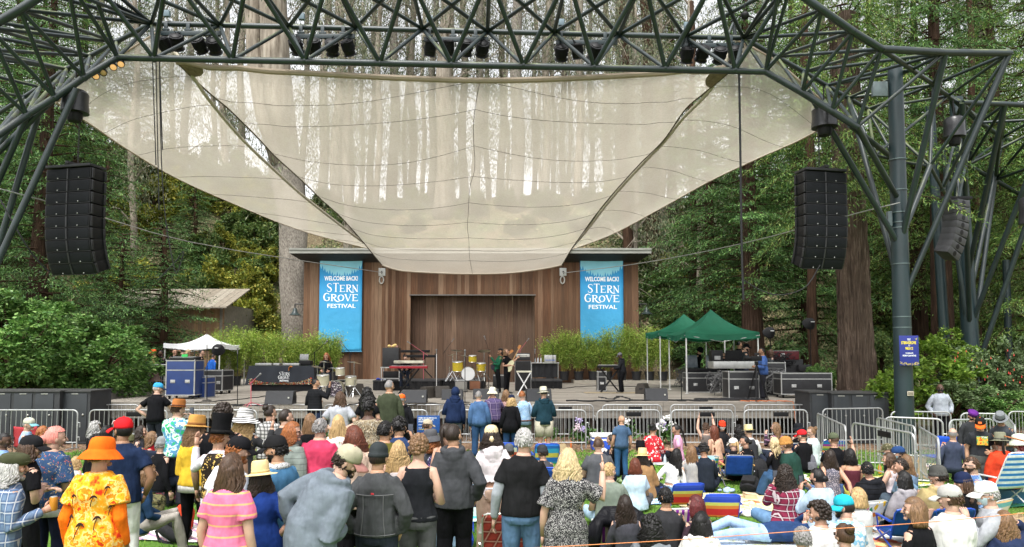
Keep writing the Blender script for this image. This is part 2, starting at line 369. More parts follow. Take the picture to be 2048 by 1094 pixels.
#  stage building
bx0=at(607,600,BY).x; bx1=at(1277,600,BY).x; topz=at(900,508,BY).z
ox0=at(821,600,BY).x; ox1=at(1069,600,BY).x; oz=at(900,590,BY).z
bld=empty('stage_building',((bx0+bx1)/2,BY,DECK),0,'wide brown redwood board stage building with a flat pale roof','building')
M_WALL=islandwood('redwood_boards',[(0,(.05,.025,.014)),(.2,(.125,.058,.030)),(.4,(.075,.038,.022)),(.6,(.16,.085,.048)),(.75,(.095,.045,.024)),(.88,(.24,.155,.10)),(1,(.15,.078,.045))],gr=(7,7,.35),bump=.35,st=.45,patchy=(.145,.092,.058))
M_WALLD=islandwood('recess_boards',[(0,(.075,.043,.028)),(.3,(.11,.066,.043)),(.6,(.09,.053,.036)),(1,(.17,.11,.075))],gr=(7,7,.35),bump=.35,st=.4,patchy=(.12,.09,.07))
m=MB(); x=bx0
while x<bx1:
 wd=random.choice((.14,.19,.19,.24)); e=min(x+wd,bx1)
 if x<ox0<e: e=ox0
 if x<ox1<e: e=ox1
 z0=DECK if not (ox0-.01<=x<ox1-.01) else oz
 pr=random.uniform(0,.012); m.bbox(x+.0025,e-.0025,BY-pr,BY+.12,z0,topz+.05); x=e
m.build('wall',M_WALL,bld,smooth=False)
m=MB(); x=ox0
while x<ox1:
 wd=random.choice((.28,.34,.40)); e=min(x+wd,ox1); pr=random.uniform(0,.015)
 m.bbox(x+.003,e-.003,BY+.62-pr,BY+.75,DECK,oz+.1); x=e
m.build('sliding_door',M_WALLD,bld,smooth=False)
m=MB(); m.bbox(ox0-.12,ox0-.003,BY+.125,BY+.75,DECK,oz+.1); m.bbox(ox1+.003,ox1+.12,BY+.125,BY+.75,DECK,oz+.1); m.bbox(ox0,ox1,BY+.125,BY+.75,oz+.105,oz+.2)
m.bbox(bx0,bx0+.12,BY+.125,BY+7,DECK,topz); m.bbox(bx1-.12,bx1,BY+.125,BY+7,DECK,topz); m.build('side_wall',M_WALLD,bld,smooth=False)
m=MB(); m.bbox(ox0-.06,ox1+.06,BY-.05,BY+.05,oz-.03,oz+.03); m.build('lintel_flashing',M('grey_flashing',(.13,.12,.11),.6),bld,smooth=False)
rx0=at(578,497,BY-.9).x; rx1=at(1303,497,BY-.9).x; rz=at(900,496,BY-.9).z
m=MB(); m.bbox(rx0,rx1,BY-.9,BY+8,rz-.10,rz); m.bbox(rx0,rx1,BY-.86,BY-.8,rz-.27,rz-.102)
rf=m.build('roof',islandwood('grey_fascia',[(0,(.24,.24,.215)),(1,(.31,.31,.28))],gr=(.6,5,5),st=.3),bld,smooth=False)
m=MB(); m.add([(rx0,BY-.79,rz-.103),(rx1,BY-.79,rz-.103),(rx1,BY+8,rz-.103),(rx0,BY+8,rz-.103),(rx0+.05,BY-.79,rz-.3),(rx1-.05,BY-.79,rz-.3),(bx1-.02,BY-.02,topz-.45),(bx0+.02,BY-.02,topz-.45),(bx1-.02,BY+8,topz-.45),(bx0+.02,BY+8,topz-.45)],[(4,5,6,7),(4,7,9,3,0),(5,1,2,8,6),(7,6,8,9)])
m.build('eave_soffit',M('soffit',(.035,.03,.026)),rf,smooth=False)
for k,(bxp,nm) in enumerate(((764,'left'),(1126,'right'))):
 c=at(bxp,544,BY-.03); e=empty('anchor_plate',c,0,'square pale steel anchor plate with hook %s the wide doorway on the stage wall'%('left of' if k==0 else 'right of'),'anchor plate')
 m=MB(); m.cbox(c,(.36,.03,.42),.008); m.build('plate',M('galvanised',(.5,.5,.48),.45,.3),e)
 m=MB()
 for dx in(-.12,.12):
  for dz in(-.14,.14): m.tube(c+Vector((dx,-.015,dz)),c+Vector((dx,-.045,dz)),.018,6)
 m.build('bolt',M('galvanised',(.5,.5,.48),.45,.3),e)
 m=MB(); m.loft([c+Vector((0,-.02,0)),c+Vector((0,-.12,.03)),c+Vector((.02,-.2,.0)),c+Vector((.05,-.22,-.07)),c+Vector((0,-.18,-.12))],[.03,.025,.02,.02,.015],6); m.build('hook',M('dark_steel',(.05,.05,.05),.5,.4),e)
 c2=at(bxp-1,560,BY-.04); m=MB(); m.loft([c2+Vector((.11*math.cos(a),-.0,.19*math.sin(a))) for a in np.linspace(0,2*PI,17)[:-1]],.035,6,close=True)
 tag(m.build('rope_coil',M('pale_rope',(.45,.43,.4),.9)),'pale oval rope coil hung below the %s anchor plate'%('left' if k==0 else 'right'),'rope coil')
for k,(lx,ly) in enumerate(((590,622),(1293,620))):
 sx=1 if k==0 else -1; yy=BY+.3; c=at(lx,ly,yy); w0=Vector(((bx0 if k==0 else bx1),yy,at(lx,608,yy).z))
 e=empty('barn_lamp',c,0,'dark bell shaped barn lamp on the %s side of the stage building'%('left' if k==0 else 'right'),'lamp')
 m=MB(); m.tube(w0,Vector((c.x,yy,w0.z)),.03,8); m.tube(Vector((c.x,yy,w0.z)),c+Vector((0,0,.1)),.04,8); m.build('arm',M('dark_steel',(.05,.05,.05),.5,.4),e)
 m=MB(); m.lathe([(.06,.16),(.1,.1),(.13,-.02),(.2,-.14),(.33,-.22),(.32,-.225),(.18,-.13),(.1,0)],c,20); m.build('lamp_shade',M('dark_green_enamel',(.035,.05,.05),.35),e)
#  banners
M_WHT=M('white_print',(.85,.87,.88),.7,var=0)
def banner(px0,px1,py0,py1,lab):
 Y=BY-.14; a=at(px0,py1,Y); b=at(px1,py0,Y); W=b.x-a.x; Hh=b.z-a.z
 e=empty('banner',(a.x+W/2,Y,a.z),0,lab,'banner')
 def surf(u,v,d=0):
  return Vector((a.x+u,Y-.02*math.sin(u*2.3+v*.4)-.014*math.sin(v*3.1+u)*(1-v/Hh)-d,a.z+v))
 t=NT('blue_banner_cloth'); tc=t.n('TexCoord'); sp=t.n('SeparateXYZ'); t.l(tc.outputs['Generated'],sp.inputs[0])
 t.col(t.ramp(sp.outputs[2],[(0,(.05,.36,.62)),(.35,(.06,.34,.60)),(.8,(.03,.27,.56)),(1,(.03,.28,.55))])); t.bump(t.noise(t.co('Object',(1,1,1)),2.2,3),.35,.12); mb=t.done(.65,0,.3)
 m=MB(); m.grid(lambda u,v:surf(u*W,v*Hh),14,30); o=m.build('cloth',mb,e);
 sm=o.modifiers.new('thick','SOLIDIFY'); sm.thickness=.006; sm.offset=1
 m=MB(); n=34; pts=[]
 for i in range(n+1):
  u=.02+(W-.04)*i/n; q=(i/n-.5)*2; z=Hh-.98+.46*q*q+(.0 if i%2 else (.13+.07*((i*7)%3)))
  pts.append((u,z))
 for i in range(n):
  (u0,z0),(u1,z1)=pts[i],pts[i+1]; m.add([surf(u0,z0,.008),surf(u1,z1,.008),surf(u1,Hh-.04,.008),surf(u0,Hh-.04,.008)],[(0,1,2,3)])
 m.build('tree_line_print',M('pale_blue_print',(.26,.60,.72),.7,var=.1,vs=2),e,smooth=False)
 P=lambda u,v,d:surf(u,v,d+.009)
 k=W/88
 m=MB(); text_mesh(m,'WELCOME BACK!',10*k,Hh-46*k,69*k,9.5*k,P,.002,.03); m.build('lettering',M_WHT,e,smooth=False)
 m=MB(); serif(m,'STERN',15*k,Hh-69*k,66*k,17*k,P,heights=[1,1.08,.82,.86,.82]); m.build('lettering',M_WHT,e,smooth=False)
 m=MB(); serif(m,'GROVE',9*k,Hh-88*k,73*k,16*k,P,heights=[1,.85,.8,.85,.85]); m.build('lettering',M_WHT,e,smooth=False)
 m=MB(); text_mesh(m,'FESTIVAL',17*k,Hh-102.5*k,58*k,8.5*k,P,.002,.015); m.build('lettering',M_WHT,e,smooth=False)
 m=MB(); m.tube((a.x-.03,Y+.01,b.z+.01),(b.x+.03,Y+.01,b.z+.01),.025,8); m.tube((a.x-.03,Y,a.z),(b.x+.03,Y,a.z),.03,8); m.build('rail',M('blue_rail',(.06,.25,.4),.5),e)
banner(637,725,517,703,'tall blue WELCOME BACK banner on the left half of the stage wall')
banner(1161,1246,518,701,'tall blue WELCOME BACK banner on the right half of the stage wall')
#  cabin behind the left trees
cy=41; e=empty('cabin',(at(300,700,cy).x,cy,DECK),0,'low timber cabin with a pale metal roof behind the left fir tree','cabin')
x1=at(445,640,cy).x; x0=at(200,640,cy).x; zt=at(440,617,cy).z
m=MB(); x=x0
while x<x1-.05: m.bbox(x+.004,x+.246,cy,cy+.1,DECK,zt+.2); x+=.25
m.build('wall',islandwood('tan_boards',[(0,(.28,.17,.09)),(.5,(.36,.23,.13)),(1,(.25,.17,.11))],gr=(6,6,.5)),e,smooth=False)
m=MB(); m.bbox(x1-.14,x1,cy-.05,cy+5,DECK,zt+.25); m.build('corner_post',M('grey_post',(.25,.23,.2)),e,smooth=False)
ra=at(470,590,cy-1.2); m=MB(); zr=at(400,590,cy+2).z
x=at(215,600,cy).x
while x<at(448,600,cy-1).x:
 q=.42; m.add([(x,cy-1.3,zt+.02),(x+q-.02,cy-1.3,zt+.02),(x+q-.02,cy+2.2,zr+.4),(x,cy+2.2,zr+.4),(x,cy-1.3,zt-.06),(x+q-.02,cy-1.3,zt-.06),(x+q-.02,cy+2.2,zr+.32),(x,cy+2.2,zr+.32)],[(0,1,2,3),(4,7,6,5),(0,4,5,1),(1,5,6,2),(2,6,7,3),(3,7,4,0)]); m.bbox(x+q-.05,x+q-.02,cy-1.3,cy-1.25,zt,zt+.06); x+=q
m.build('roof',islandwood('roof_sheet',[(0,(.20,.17,.13)),(1,(.28,.25,.20))],gr=(2,2,2)),e,smooth=False)
m=MB(); m.bbox(at(300,700,cy).x,at(345,700,cy).x,cy-.04,cy-.003,DECK,DECK+2.4); m.build('doorway',M('dark_door',(.10,.035,.02)),e,smooth=False)
for wx in (240,): m=MB(); a=at(wx,690,cy-.02); m.bbox(a.x,a.x+1.1,cy-.05,cy-.003,DECK+.9,DECK+2.1); m.build('window',M('dark_pane',(.03,.035,.035),.1),e,smooth=False)
#  CANOPY STEELWORK (nodes located from the photograph at their real distances)
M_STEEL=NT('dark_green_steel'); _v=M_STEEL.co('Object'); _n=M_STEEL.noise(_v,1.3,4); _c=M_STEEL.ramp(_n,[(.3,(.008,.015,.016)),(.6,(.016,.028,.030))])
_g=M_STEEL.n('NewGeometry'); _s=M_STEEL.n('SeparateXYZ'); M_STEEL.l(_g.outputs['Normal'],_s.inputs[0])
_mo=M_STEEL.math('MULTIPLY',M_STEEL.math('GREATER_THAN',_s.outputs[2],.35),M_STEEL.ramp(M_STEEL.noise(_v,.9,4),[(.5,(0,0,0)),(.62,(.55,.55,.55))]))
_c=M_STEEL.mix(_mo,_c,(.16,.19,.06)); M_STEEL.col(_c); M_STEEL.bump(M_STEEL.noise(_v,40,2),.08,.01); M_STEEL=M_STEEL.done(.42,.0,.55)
M_STEELC=M('column_steel',(.010,.024,.028),.4,0,.25,1.2,.05,20,.55)
def ext(a,b,ka,kb):
 d=(b-a); return a-d*ka,b+d*kb
truss=empty('canopy_truss',(0,17.5,0),0,'long dark green tubular beam spanning above the whole stage','truss')
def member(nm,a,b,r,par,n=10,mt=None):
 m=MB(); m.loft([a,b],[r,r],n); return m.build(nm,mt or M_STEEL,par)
YB,YR,YT=17.5,19.0,16.0
Bn=[at(x,y,YB) for x,y in ((235,115),(308,117),(465,120),(610,122),(760,126),(903,128),(1047,131),(1188,134),(1330,137),(1470,140),(1531,143))]
Rn=[at(x,y,YR) for x,y in ((303,47),(440,50),(578,53),(712,55),(845,58),(975,63),(1108,65),(1237,70),(1370,74),(1487,76))]
Tn=[at(x,-64+i*2.6,YT) for i,x in enumerate((170,335,496,659,816,979,1136,1288,1429,1585))]
member('bottom_chord',Bn[0],Bn[-1],.085,truss,12); member('rear_chord',Rn[0],Rn[-1],.075,truss,12); member('front_chord',Tn[0],Tn[-1],.075,truss,12)
for i in range(10):
 if i>0:
  member('brace',Bn[i],Tn[i-1],.058,truss);
  member('brace',Bn[i],Tn[i],.058,truss) if i<10 else 0
 if i>=1: member('brace',Bn[i],Rn[i-1],.05,truss); member('brace',Bn[i],Rn[i],.05,truss)
 member('brace',Rn[i],Tn[i],.055,truss)
 if i>0: member('brace',Rn[i],Tn[i-1],.055,truss)
 if i<9: member('brace',Rn[i],Tn[i+1],.055,truss)
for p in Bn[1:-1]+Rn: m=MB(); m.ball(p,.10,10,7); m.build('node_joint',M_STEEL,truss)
#  left wing
lw=empty('truss_wing',(Bn[0].x,YB,0),0,'dark green tubular wing dropping away at the left end of the beam','truss wing')
LB=[Bn[0],at(168,155,17.2),at(110,195,17.0),at(54,230,16.8),at(-12,276,16.4),at(-90,330,16)]
LU=[at(135,-42,15.6),at(40,19,15.4),at(-22,55,15.3),at(-90,95,15.2)]
LR=[Rn[0],at(232,84,19.6),at(180,112,20.2),at(133,138,20.8),at(80,174,21.4),at(48,194,22),at(-5,228,22.6)]
for c_,r_,nm in ((LB,.085,'bottom_chord'),(LU,.095,'top_chord'),(LR,.07,'rear_chord')):
 for a,b in zip(c_[:-1],c_[1:]): member(nm,a,b,r_,lw,12)
def web(par,prs,r=.052):
 for a,b in prs: member('brace',a,b,r,par)
web(lw,[(LB[0],LU[0]),(LB[0],Tn[0]),(LB[0],LR[0]),(LB[0],LR[1]),(LB[1],LU[0]),(LB[1],LU[1]),(LB[2],LU[1]),(LB[2],LU[2]),(LB[3],LU[2]),(LB[3],LU[3]),(LB[1],LR[1]),(LB[1],LR[2]),(LB[2],LR[2]),(LB[2],LR[3]),(LB[3],LR[3]),(LB[3],LR[4]),(LB[4],LR[4]),(LB[4],LR[5]),
(LU[0],LR[0]),(LU[1],LR[0]),(LU[1],LR[1]),(LU[2],LR[1]),(LU[2],LR[2]),(LU[3],LR[2]),(LU[3],LR[3]),(LU[0],Rn[0]),(at(-60,35,16),LR[1]),(at(-80,60,17),LR[2]),(at(-80,108,17),LR[3]),(at(-60,92,18),LR[3]),(at(-60,140,19),LR[4]),(at(-50,175,19),LR[5]),(at(87,-14,15.5),Rn[0]),(at(150,-12,15.5),LR[0])],.05)
web(lw,[(at(153,178,17.0),at(-14,545,16.6)),(at(77,226,17.4),at(-5,500,17.5)),(at(110,195,17.2),at(-30,330,17)),(at(54,230,17),at(-20,400,17.2)),(at(30,235,20),at(-30,340,20))],.075)
for p in LB+LU+LR[:4]: m=MB(); m.ball(p,.1,8,6); m.build('node_joint',M_STEEL,lw)
#  right branching column
YC=19.2; cbase=onz(1811,906,0); cbase=Vector((cbase.x*YC/cbase.y,YC,0)); ctop=at(1790,135,YC)
rc=empty('branching_column',cbase,0,'thick dark green steel column nearest the lawn, branching into tubes beside the big redwood','column')
def colp(py):
 t=(py-906)/(135-906); return cbase+(ctop-cbase)*max(0,min(1,t))
m=MB(); m.loft([cbase,colp(600),colp(300),ctop],[.245,.225,.205,.19],24); m.build('column',M_STEELC,rc)
m=MB()
for py in (325,387,432,452,463,535,640,661): c=colp(py); m.loft([c-Vector((0,0,.012)),c+Vector((0,0,.012))],[.236,.236],24)
m.build('strap_band',M('band_steel',(.13,.17,.17),.4,.5),rc)
m=MB(); m.lathe([(.34,0),(.34,.04),(.26,.05)],cbase,20); m.build('base_plate',M_STEELC,rc)
RB=[Bn[-1],at(1604,185,17.3),at(1663,222,17.2),at(1714,254,17.2)]
RU=[at(1560,-38,15.8),at(1644,19,15.9),at(1706,63,16.1),at(1763,98,16.4),at(1891,105,17.2),at(2019,106,18.0)]
RR=[Rn[-1],at(1553,113,19.8),at(1607,143,20.4),at(1653,171,21),at(1697,196,21.6),at(1735,218,22.2)]
VV=[RU[3],at(1824,139,19.0),at(1867,169,20.8),at(1896,192,22.5),at(1926,213,24),at(1952,232,26)]
LW=[at(1750,310,20.5),at(1792,321,21.2),at(1860,332,20),at(1885,378,21),at(1912,420,22.5)]
for c_,r_,nm in ((RB,.085,'bottom_chord'),(RU,.09,'top_chord'),(RR,.07,'rear_chord'),(VV,.07,'side_chord')):
 for a,b in zip(c_[:-1],c_[1:]): member(nm,a,b,r_,rc,12)
web(rc,[(RB[0],Tn[-1]),(RB[0],RU[0]),(RB[0],RU[1]),(RB[1],RU[1]),(RB[1],RU[2]),(RB[2],RU[2]),(RB[2],RU[3]),(RB[3],RU[3]),(RB[3],RU[4]),
(RB[0],RR[0]),(RB[0],RR[1]),(RB[1],RR[1]),(RB[1],RR[2]),(RB[2],RR[2]),(RB[2],RR[3]),(RB[3],RR[3]),(RB[3],RR[4]),
(RU[1],RR[0]),(RU[2],RR[0]),(RU[2],RR[1]),(RU[3],RR[1]),(RU[3],RR[2]),(RU[4],RR[2]),(RU[4],RR[3]),(RU[5],VV[3]),
(RU[4],VV[1]),(RU[4],VV[2]),(RU[5],VV[2]),(VV[1],RR[3]),(VV[1],RR[4]),(VV[2],RR[4]),(VV[2],RR[5]),(VV[3],RR[5]),(RU[5],LW[2]),(RU[5],LW[3]),
(RR[4],LW[0]),(RR[5],LW[0]),(RR[5],LW[1]),(LW[0],VV[3]),(LW[2],VV[2]),(LW[3],VV[4]),(LW[2],RR[5]),(LW[1],LW[2]),(LW[0],LW[1]),(LW[2],LW[3]),(LW[3],LW[4]),(LW[4],VV[5]),(VV[4],LW[4]),(RB[3],LW[0]),(RU[0],Rn[-1])],.046)
web(rc,[(RB[3],colp(406)),(at(1615,180,17.6),colp(500)),(RR[4],colp(590)),(RU[4],colp(500)),(LW[2],colp(490)),(RU[5],colp(612)),(RB[3],LW[0]),(at(1700,250,17.4),LW[1])],.075)
for p in RB+RU[1:]+RR[1:]+VV+LW: m=MB(); m.ball(p,.085,8,6); m.build('node_joint',M_STEEL,rc)
m=MB(); c=colp(180)-Vector((.45,.0,0)); m.cbox(c,(.42,.12,.42),.02); m.cbox(colp(445)-Vector((.30,.05,0)),(.12,.12,.42),.02); m.build('junction_box',M('grey_box',(.12,.15,.16),.5),rc)
#  second branching column (a bay further back)
Y2=27.5; b2=at(1945,700,Y2); b2.z=hillz(b2.x,Y2)-.1; t2=at(1912,196,Y2)
r2=empty('branching_column',b2,0,'second green steel column further back on the right, beside the small speaker array','column')
c2=lambda py:b2+(t2-b2)*((705-py)/(705-196))
m=MB(); m.loft([b2,c2(450),t2],[.33,.28,.24],20); m.build('column',M_STEELC,r2)
m=MB(); m.loft([b2+Vector((-.5,.8,0)),t2+Vector((-.5,.9,0))],[.2,.17],14); m.build('downpipe',M_STEELC,r2)
TU=[at(1925,205,23),at(2010,208,23.5),at(2110,214,24)]; TV=[at(1900,192,25),at(1960,245,27),at(2005,275,29),at(2060,300,31)]; TB=[at(1885,300,27),at(1935,330,28),at(1990,360,29),at(2060,400,30)]
for c_,nm in ((TU,'top_chord'),(TV,'rear_chord'),(TB,'bottom_chord')):
 for a,b in zip(c_[:-1],c_[1:]): member(nm,a,b,.09,r2,10)
web(r2,[(TU[0],TV[0]),(TU[0],TV[1]),(TU[1],TV[1]),(TU[1],TV[2]),(TU[2],TV[2]),(TU[2],TV[3]),(TB[0],TU[0]),(TB[0],TV[1]),(TB[1],TU[1]),(TB[1],TV[1]),(TB[1],TV[2]),(TB[2],TU[1]),(TB[2],TV[2]),(TB[2],TU[2]),(TB[3],TV[3]),(TB[3],TU[2]),(TV[0],TB[1]),(at(2060,240,26),TV[1]),(at(2070,262,27),TB[1]),(at(2075,330,26),TB[2])],.055)
web(r2,[(TU[1],c2(480)),(TU[2],c2(560)),(TU[0],c2(560)),(TB[0],c2(600)),(TB[2],c2(600)),(TV[2],c2(520)),(at(2120,250,25),c2(640))],.09)
a=at(2012,520,30); tag(member('support_pole',Vector((at(2017,718,30).x,30,hillz(20,30)-.1)),a,.14,None,12,M_STEELC),'slim green steel pole among the trees at the far right','pole')
#  hanging stage light bars
M_BLK=M('black_housing',(.006,.006,.007),.5,0,.2,4,0,20,.25); M_BLKM=M('matte_black',(.016,.016,.018),.8,0,.3,5)
def light_bar(x0,x1,yb,yl,lamps,lab):
 Y=18.9; a=at(x0,yb,Y); b=at(x1,yb+2,Y); e=empty('lighting_bar',(a+b)/2,0,lab,'lighting bar','dark lamp bars hung under the rear tube of the truss')
 m=MB(); m.cbox((a+b)/2,((b-a).length,.07,.13),.01);
 for q in (.08,.45,.8): c=a+(b-a)*q; m.cbox(c+Vector((0,0,.17)),(.1,.05,.26),.01); m.cbox(c+Vector((0,.0,.1)),(.2,.06,.05),.01)
 m.build('bar',M_STEELC,e)
 m=MB(); c=a+(b-a)*.09; m.cbox(c+Vector((0,0,.55)),(.16,.12,.18),.015); m.build('control_box',M('blue_grey_box',(.13,.18,.21),.5),e)
 for lx,ly in lamps:
  c=at(lx,ly,Y); f=random.uniform(-.35,.35); rot=Euler((R(random.uniform(15,60)),f,0)).to_matrix()
  m=MB(); m.lathe([(.06,.2),(.13,.17),(.16,.05),(.165,-.02),(.15,-.2),(.19,-.23),(.15,-.215),(.01,-.18)],c,14,rot); lp=m.build('lamp_can',M_BLK,e)
  m=MB()
  for k in range(9):
   z=.14-.03*k; m.lathe([(.168,z),(.185,z+.004),(.185,z+.01),(.168,z+.012)],c,12,rot)
  m.build('cooling_fin',M_BLKM,lp)
  m=MB(); m.loft([c+Vector((-.19,0,0)),c+Vector((-.2,0,.2)),Vector((c.x,c.y,a.z)),c+Vector((.2,0,.2)),c+Vector((.19,0,0))],.014,6)
  q=[c+Vector((random.uniform(-.16,.16),random.uniform(-.14,.14),random.uniform(.02,.3))) for _ in range(7)]; m.loft(q,.012,5)
  m.build('yoke',M_BLK,lp)
light_bar(322,442,66,0,[(328,88),(353,82),(398,88),(428,90)],'lamp bar under the truss, first from the left end')
light_bar(592,710,72,0,[(592,90),(628,90),(664,93),(696,93)],'lamp bar under the truss, second from the left end')
light_bar(848,977,78,0,[(860,96),(897,94),(933,93),(965,95)],'lamp bar under the truss, just left of the mid span')
light_bar(1112,1235,84,0,[(1123,103),(1155,101),(1190,101),(1152,104)][:3],'lamp bar under the truss, right of the mid span')
light_bar(1363,1487,90,0,[(1374,108),(1406,105),(1440,108),(1470,106)],'lamp bar under the truss, last before the right end')
c=at(1490,31,16.5); e=empty('hanging_ball',c,0,'small dark ball hanging from the truss above the right mast tip','ball'); m=MB(); m.ball(c,.1,14,10); m.build('ball',M_BLK,e); m=MB(); m.tube(c,c+Vector((0,0,.55)),.01,6); m.build('cord',M_BLKM,e)
for k,(fx,fy) in enumerate(((242,128),(227,134),(207,145),(192,152))):
 c=at(fx,fy,17.4); lit=k in(0,1,3); e=empty('flood_lamp',c,0,['glowing flood lamp highest on the left wing tube','glowing flood lamp just below the highest one on the left wing tube','unlit flood lamp between two glowing ones on the left wing tube','lowest glowing flood lamp on the left wing tube'][k],'flood lamp')
 rot=Vector((.25,-.75,-.6)).to_track_quat('Z','Y').to_matrix()
 m=MB(); m.lathe([(.03,-.16),(.07,-.12),(.085,-.02),(.09,.04),(.08,.04),(.075,.025)],c,16,rot); m.build('housing',M_BLK,e)
 t=NT('warm_lens'); t.col((.5,.3,.14)); t.b.inputs['Emission Color'].default_value=(1,.55,.2,1); t.b.inputs['Emission Strength'].default_value=.35 if lit else 0; mm=t.done(.3)
 m=MB(); m.lathe([(.001,.045),(.045,.04),(.076,.025)],c,16,rot); m.build('lens',mm,e)
#  SHADE SAILS
t=NT('shade_cloth'); v=t.co('Object'); f1=t.noise(v,.5,4); f2=t.noise(t.co('Object',(14,14,14)),10,2)
sp=t.n('SeparateXYZ'); t.l(v,sp.inputs[0]); c=t.ramp(f1,[(.3,(.52,.47,.385)),(.7,(.62,.57,.48))]); fin=t.noise(t.co('Object',(3,3,3)),6,5,.7); c=t.mix(.25,c,t.ramp(fin,[(.35,(.40,.345,.265)),(.6,(.68,.63,.54))]))
t.col(c); t.bump(f1,.2,.3); t.done(.95,0,.05)
tb=t.n('BsdfTranslucent'); t.l(c,tb.inputs[0]); m1=t.n('MixShader'); m1.inputs[0].default_value=.62; t.l(t.b.outputs[0],m1.inputs[1]); t.l(tb.outputs[0],m1.inputs[2])
tp=t.n('BsdfTransparent'); m2=t.n('MixShader'); m2.inputs[0].default_value=.45; t.l(m1.outputs[0],m2.inputs[1]); t.l(tp.outputs[0],m2.inputs[2]); t.l(m2.outputs[0],t.out.inputs[0]); M_SAIL=t.m
t=NT('shade_hem'); t.col((.40,.335,.265)); t.done(.9,0,.1); tb=t.n('BsdfTranslucent'); tb.inputs[0].default_value=(.45,.37,.27,1); m1=t.n('MixShader'); m1.inputs[0].default_value=.35; t.l(t.b.outputs[0],m1.inputs[1]); t.l(tb.outputs[0],m1.inputs[2]); t.l(m1.outputs[0],t.out.inputs[0]); M_HEM=t.m
M_SEAM=M('dark_seam',(.10,.085,.07),.9,var=0)
def bez(P,t):
 P=[Vector(p) for p in P]
 while len(P)>1: P=[P[i]*(1-t)+P[i+1]*t for i in range(len(P)-1)]
 return P[0]
def poly_t(P,t):
 t=max(0,min(1,t)); k=t*(len(P)-1); i=min(int(k),len(P)-2); a=k-i
 p0=P[max(i-1,0)];p1=P[i];p2=P[i+1];p3=P[min(i+2,len(P)-1)]
 return .5*((2*p1)+(p2-p0)*a+(2*p0-5*p1+4*p2-p3)*a*a+(3*p1-p0-3*p2+p3)*a**3)
def sail(name,lab,top,bot,lefte,righte,sag,nu=48,nv=48,thin=0):
 def S_(u,v):
  A=poly_t(top,u); B=poly_t(bot,u); C=poly_t(lefte,v); D=poly_t(righte,v)
  p=A*(1-v)+B*v+C*(1-u)+D*u-(top[0]*(1-u)*(1-v)+top[-1]*u*(1-v)+bot[0]*(1-u)*v+bot[-1]*u*v)
  return p+sag(u,v)
 e=empty(name,S_(.5,.5),0,lab,'shade sail')
 m=MB(); m.grid(S_,nu,nv); m.build('cloth',M_SAIL,e,smooth='all')
 return e,S_
def edge(e,S_,pts,r,nm='hem',mt=None,n=8):
 m=MB(); m.loft([S_(*p) for p in pts],r,n); return m.build(nm,mt or M_HEM,e)
topc=[at(*p) for p in ((362,124,19.3),(480,138,19.3),(640,148,19.3),(800,156,19.2),(960,161,19.2),(1110,158,19.2),(1250,151,19.3),(1370,143,19.3),(1466,137,19.3))]
botc=[at(*p) for p in ((764,530,35.8),(800,541,35.6),(870,546,35.5),(945,548,35.5),(1020,546,35.5),(1085,538,35.6),(1124,530,35.8))]
def ey(P): return [at(x,y,float(np.interp(y,[60,124,209,278,338,388,432,468,501,530],[18.6,19.3,21.4,23.4,25.5,27.5,29.6,31.7,33.7,35.8]))) for x,y in P]
lfc=ey([(353,124),(409,179),(461,222),(519,279),(551,313),(602,359),(640,396),(679,431),(718,474),(764,530)])
rtc=ey([(1466,137),(1409,184),(1371,217),(1328,279),(1281,326),(1230,382),(1194,426),(1168,462),(1143,498),(1124,530)])
topc[0]=lfc[0]; topc[-1]=rtc[0]; botc[0]=lfc[-1]; botc[-1]=rtc[-1]
def sag0(u,v):
 w_=math.sin(PI*u)*math.sin(PI*v); cr=.05*math.sin(u*60+v*9)*max(0,(1-v*2.2))*(math.exp(-((u-.06)/.09)**2)+math.exp(-((u-.94)/.09)**2))
 return Vector((0,0,-.55*w_+cr+.05*math.sin(u*9+v*4)*w_))
e0,S0=sail('shade_sail','large central beige shade sail sagging down to the stage wall',topc,botc,lfc,rtc,sag0,72,60)
edge(e0,S0,[(i/40,0) for i in range(41)],.085,'front_hem'); edge(e0,S0,[(i/24,1) for i in range(25)],.045)
edge(e0,S0,[(0,i/30) for i in range(31)],.03,'side_hem',M('olive_hem',(.10,.085,.06),.9)); edge(e0,S0,[(1,i/30) for i in range(31)],.03,'side_hem',M('olive_hem',(.10,.085,.06),.9))
def proj_y(p):
 d=p-Vector((0,0,H)); yy=d.y*math.cos(TH)+d.z*math.sin(TH); zz=-d.y*math.sin(TH)+d.z*math.cos(TH); return CY-F*zz/yy
def v_at(u,py):
 lo,hi_=0.0,1.0
 for _ in range(24):
  md=(lo+hi_)/2
  if proj_y(S0(u,md))<py: lo=md
  else: hi_=md
 return lo
m=MB()
for ye,yc in ((196,160),(244,218),(307,291),(353,352),(391,405),(426,444),(456,475),(483,500),(505,521)):
 for s_ in (0,1):
  ue=.0 if s_==0 else 1.0; ve=v_at(.01 if s_==0 else .99,ye); vc=v_at(.5,yc); pts=[]
  for i in range(21):
   q=i/20; u=q*.5 if s_==0 else 1-q*.5; v_=ve+(vc-ve)*q+.035*math.sin(PI*q)*(1-vc)
   pts.append(S0(u,max(0.0,min(1,v_)))-Vector((0,0,.012)))
  m.loft(pts,.0065,4)
m.loft([S0(.5,i/40)-Vector((0,0,.015)) for i in range(41)],.008,4); m.build('seam',M_SEAM,e0)
def patch(e,S_,u0,v0,ru,rv,a0,a1,nm='corner_patch'):
 m=MB(); m.grid(lambda a,b:S_(max(0,min(1,u0+ru*b*math.cos(a0+(a1-a0)*a))),max(0,min(1,v0+rv*b*math.sin(a0+(a1-a0)*a))))-Vector((0,0,.02)),10,4); m.build(nm,M('brown_patch',(.20,.155,.11),.9,var=.4,vs=8),e)
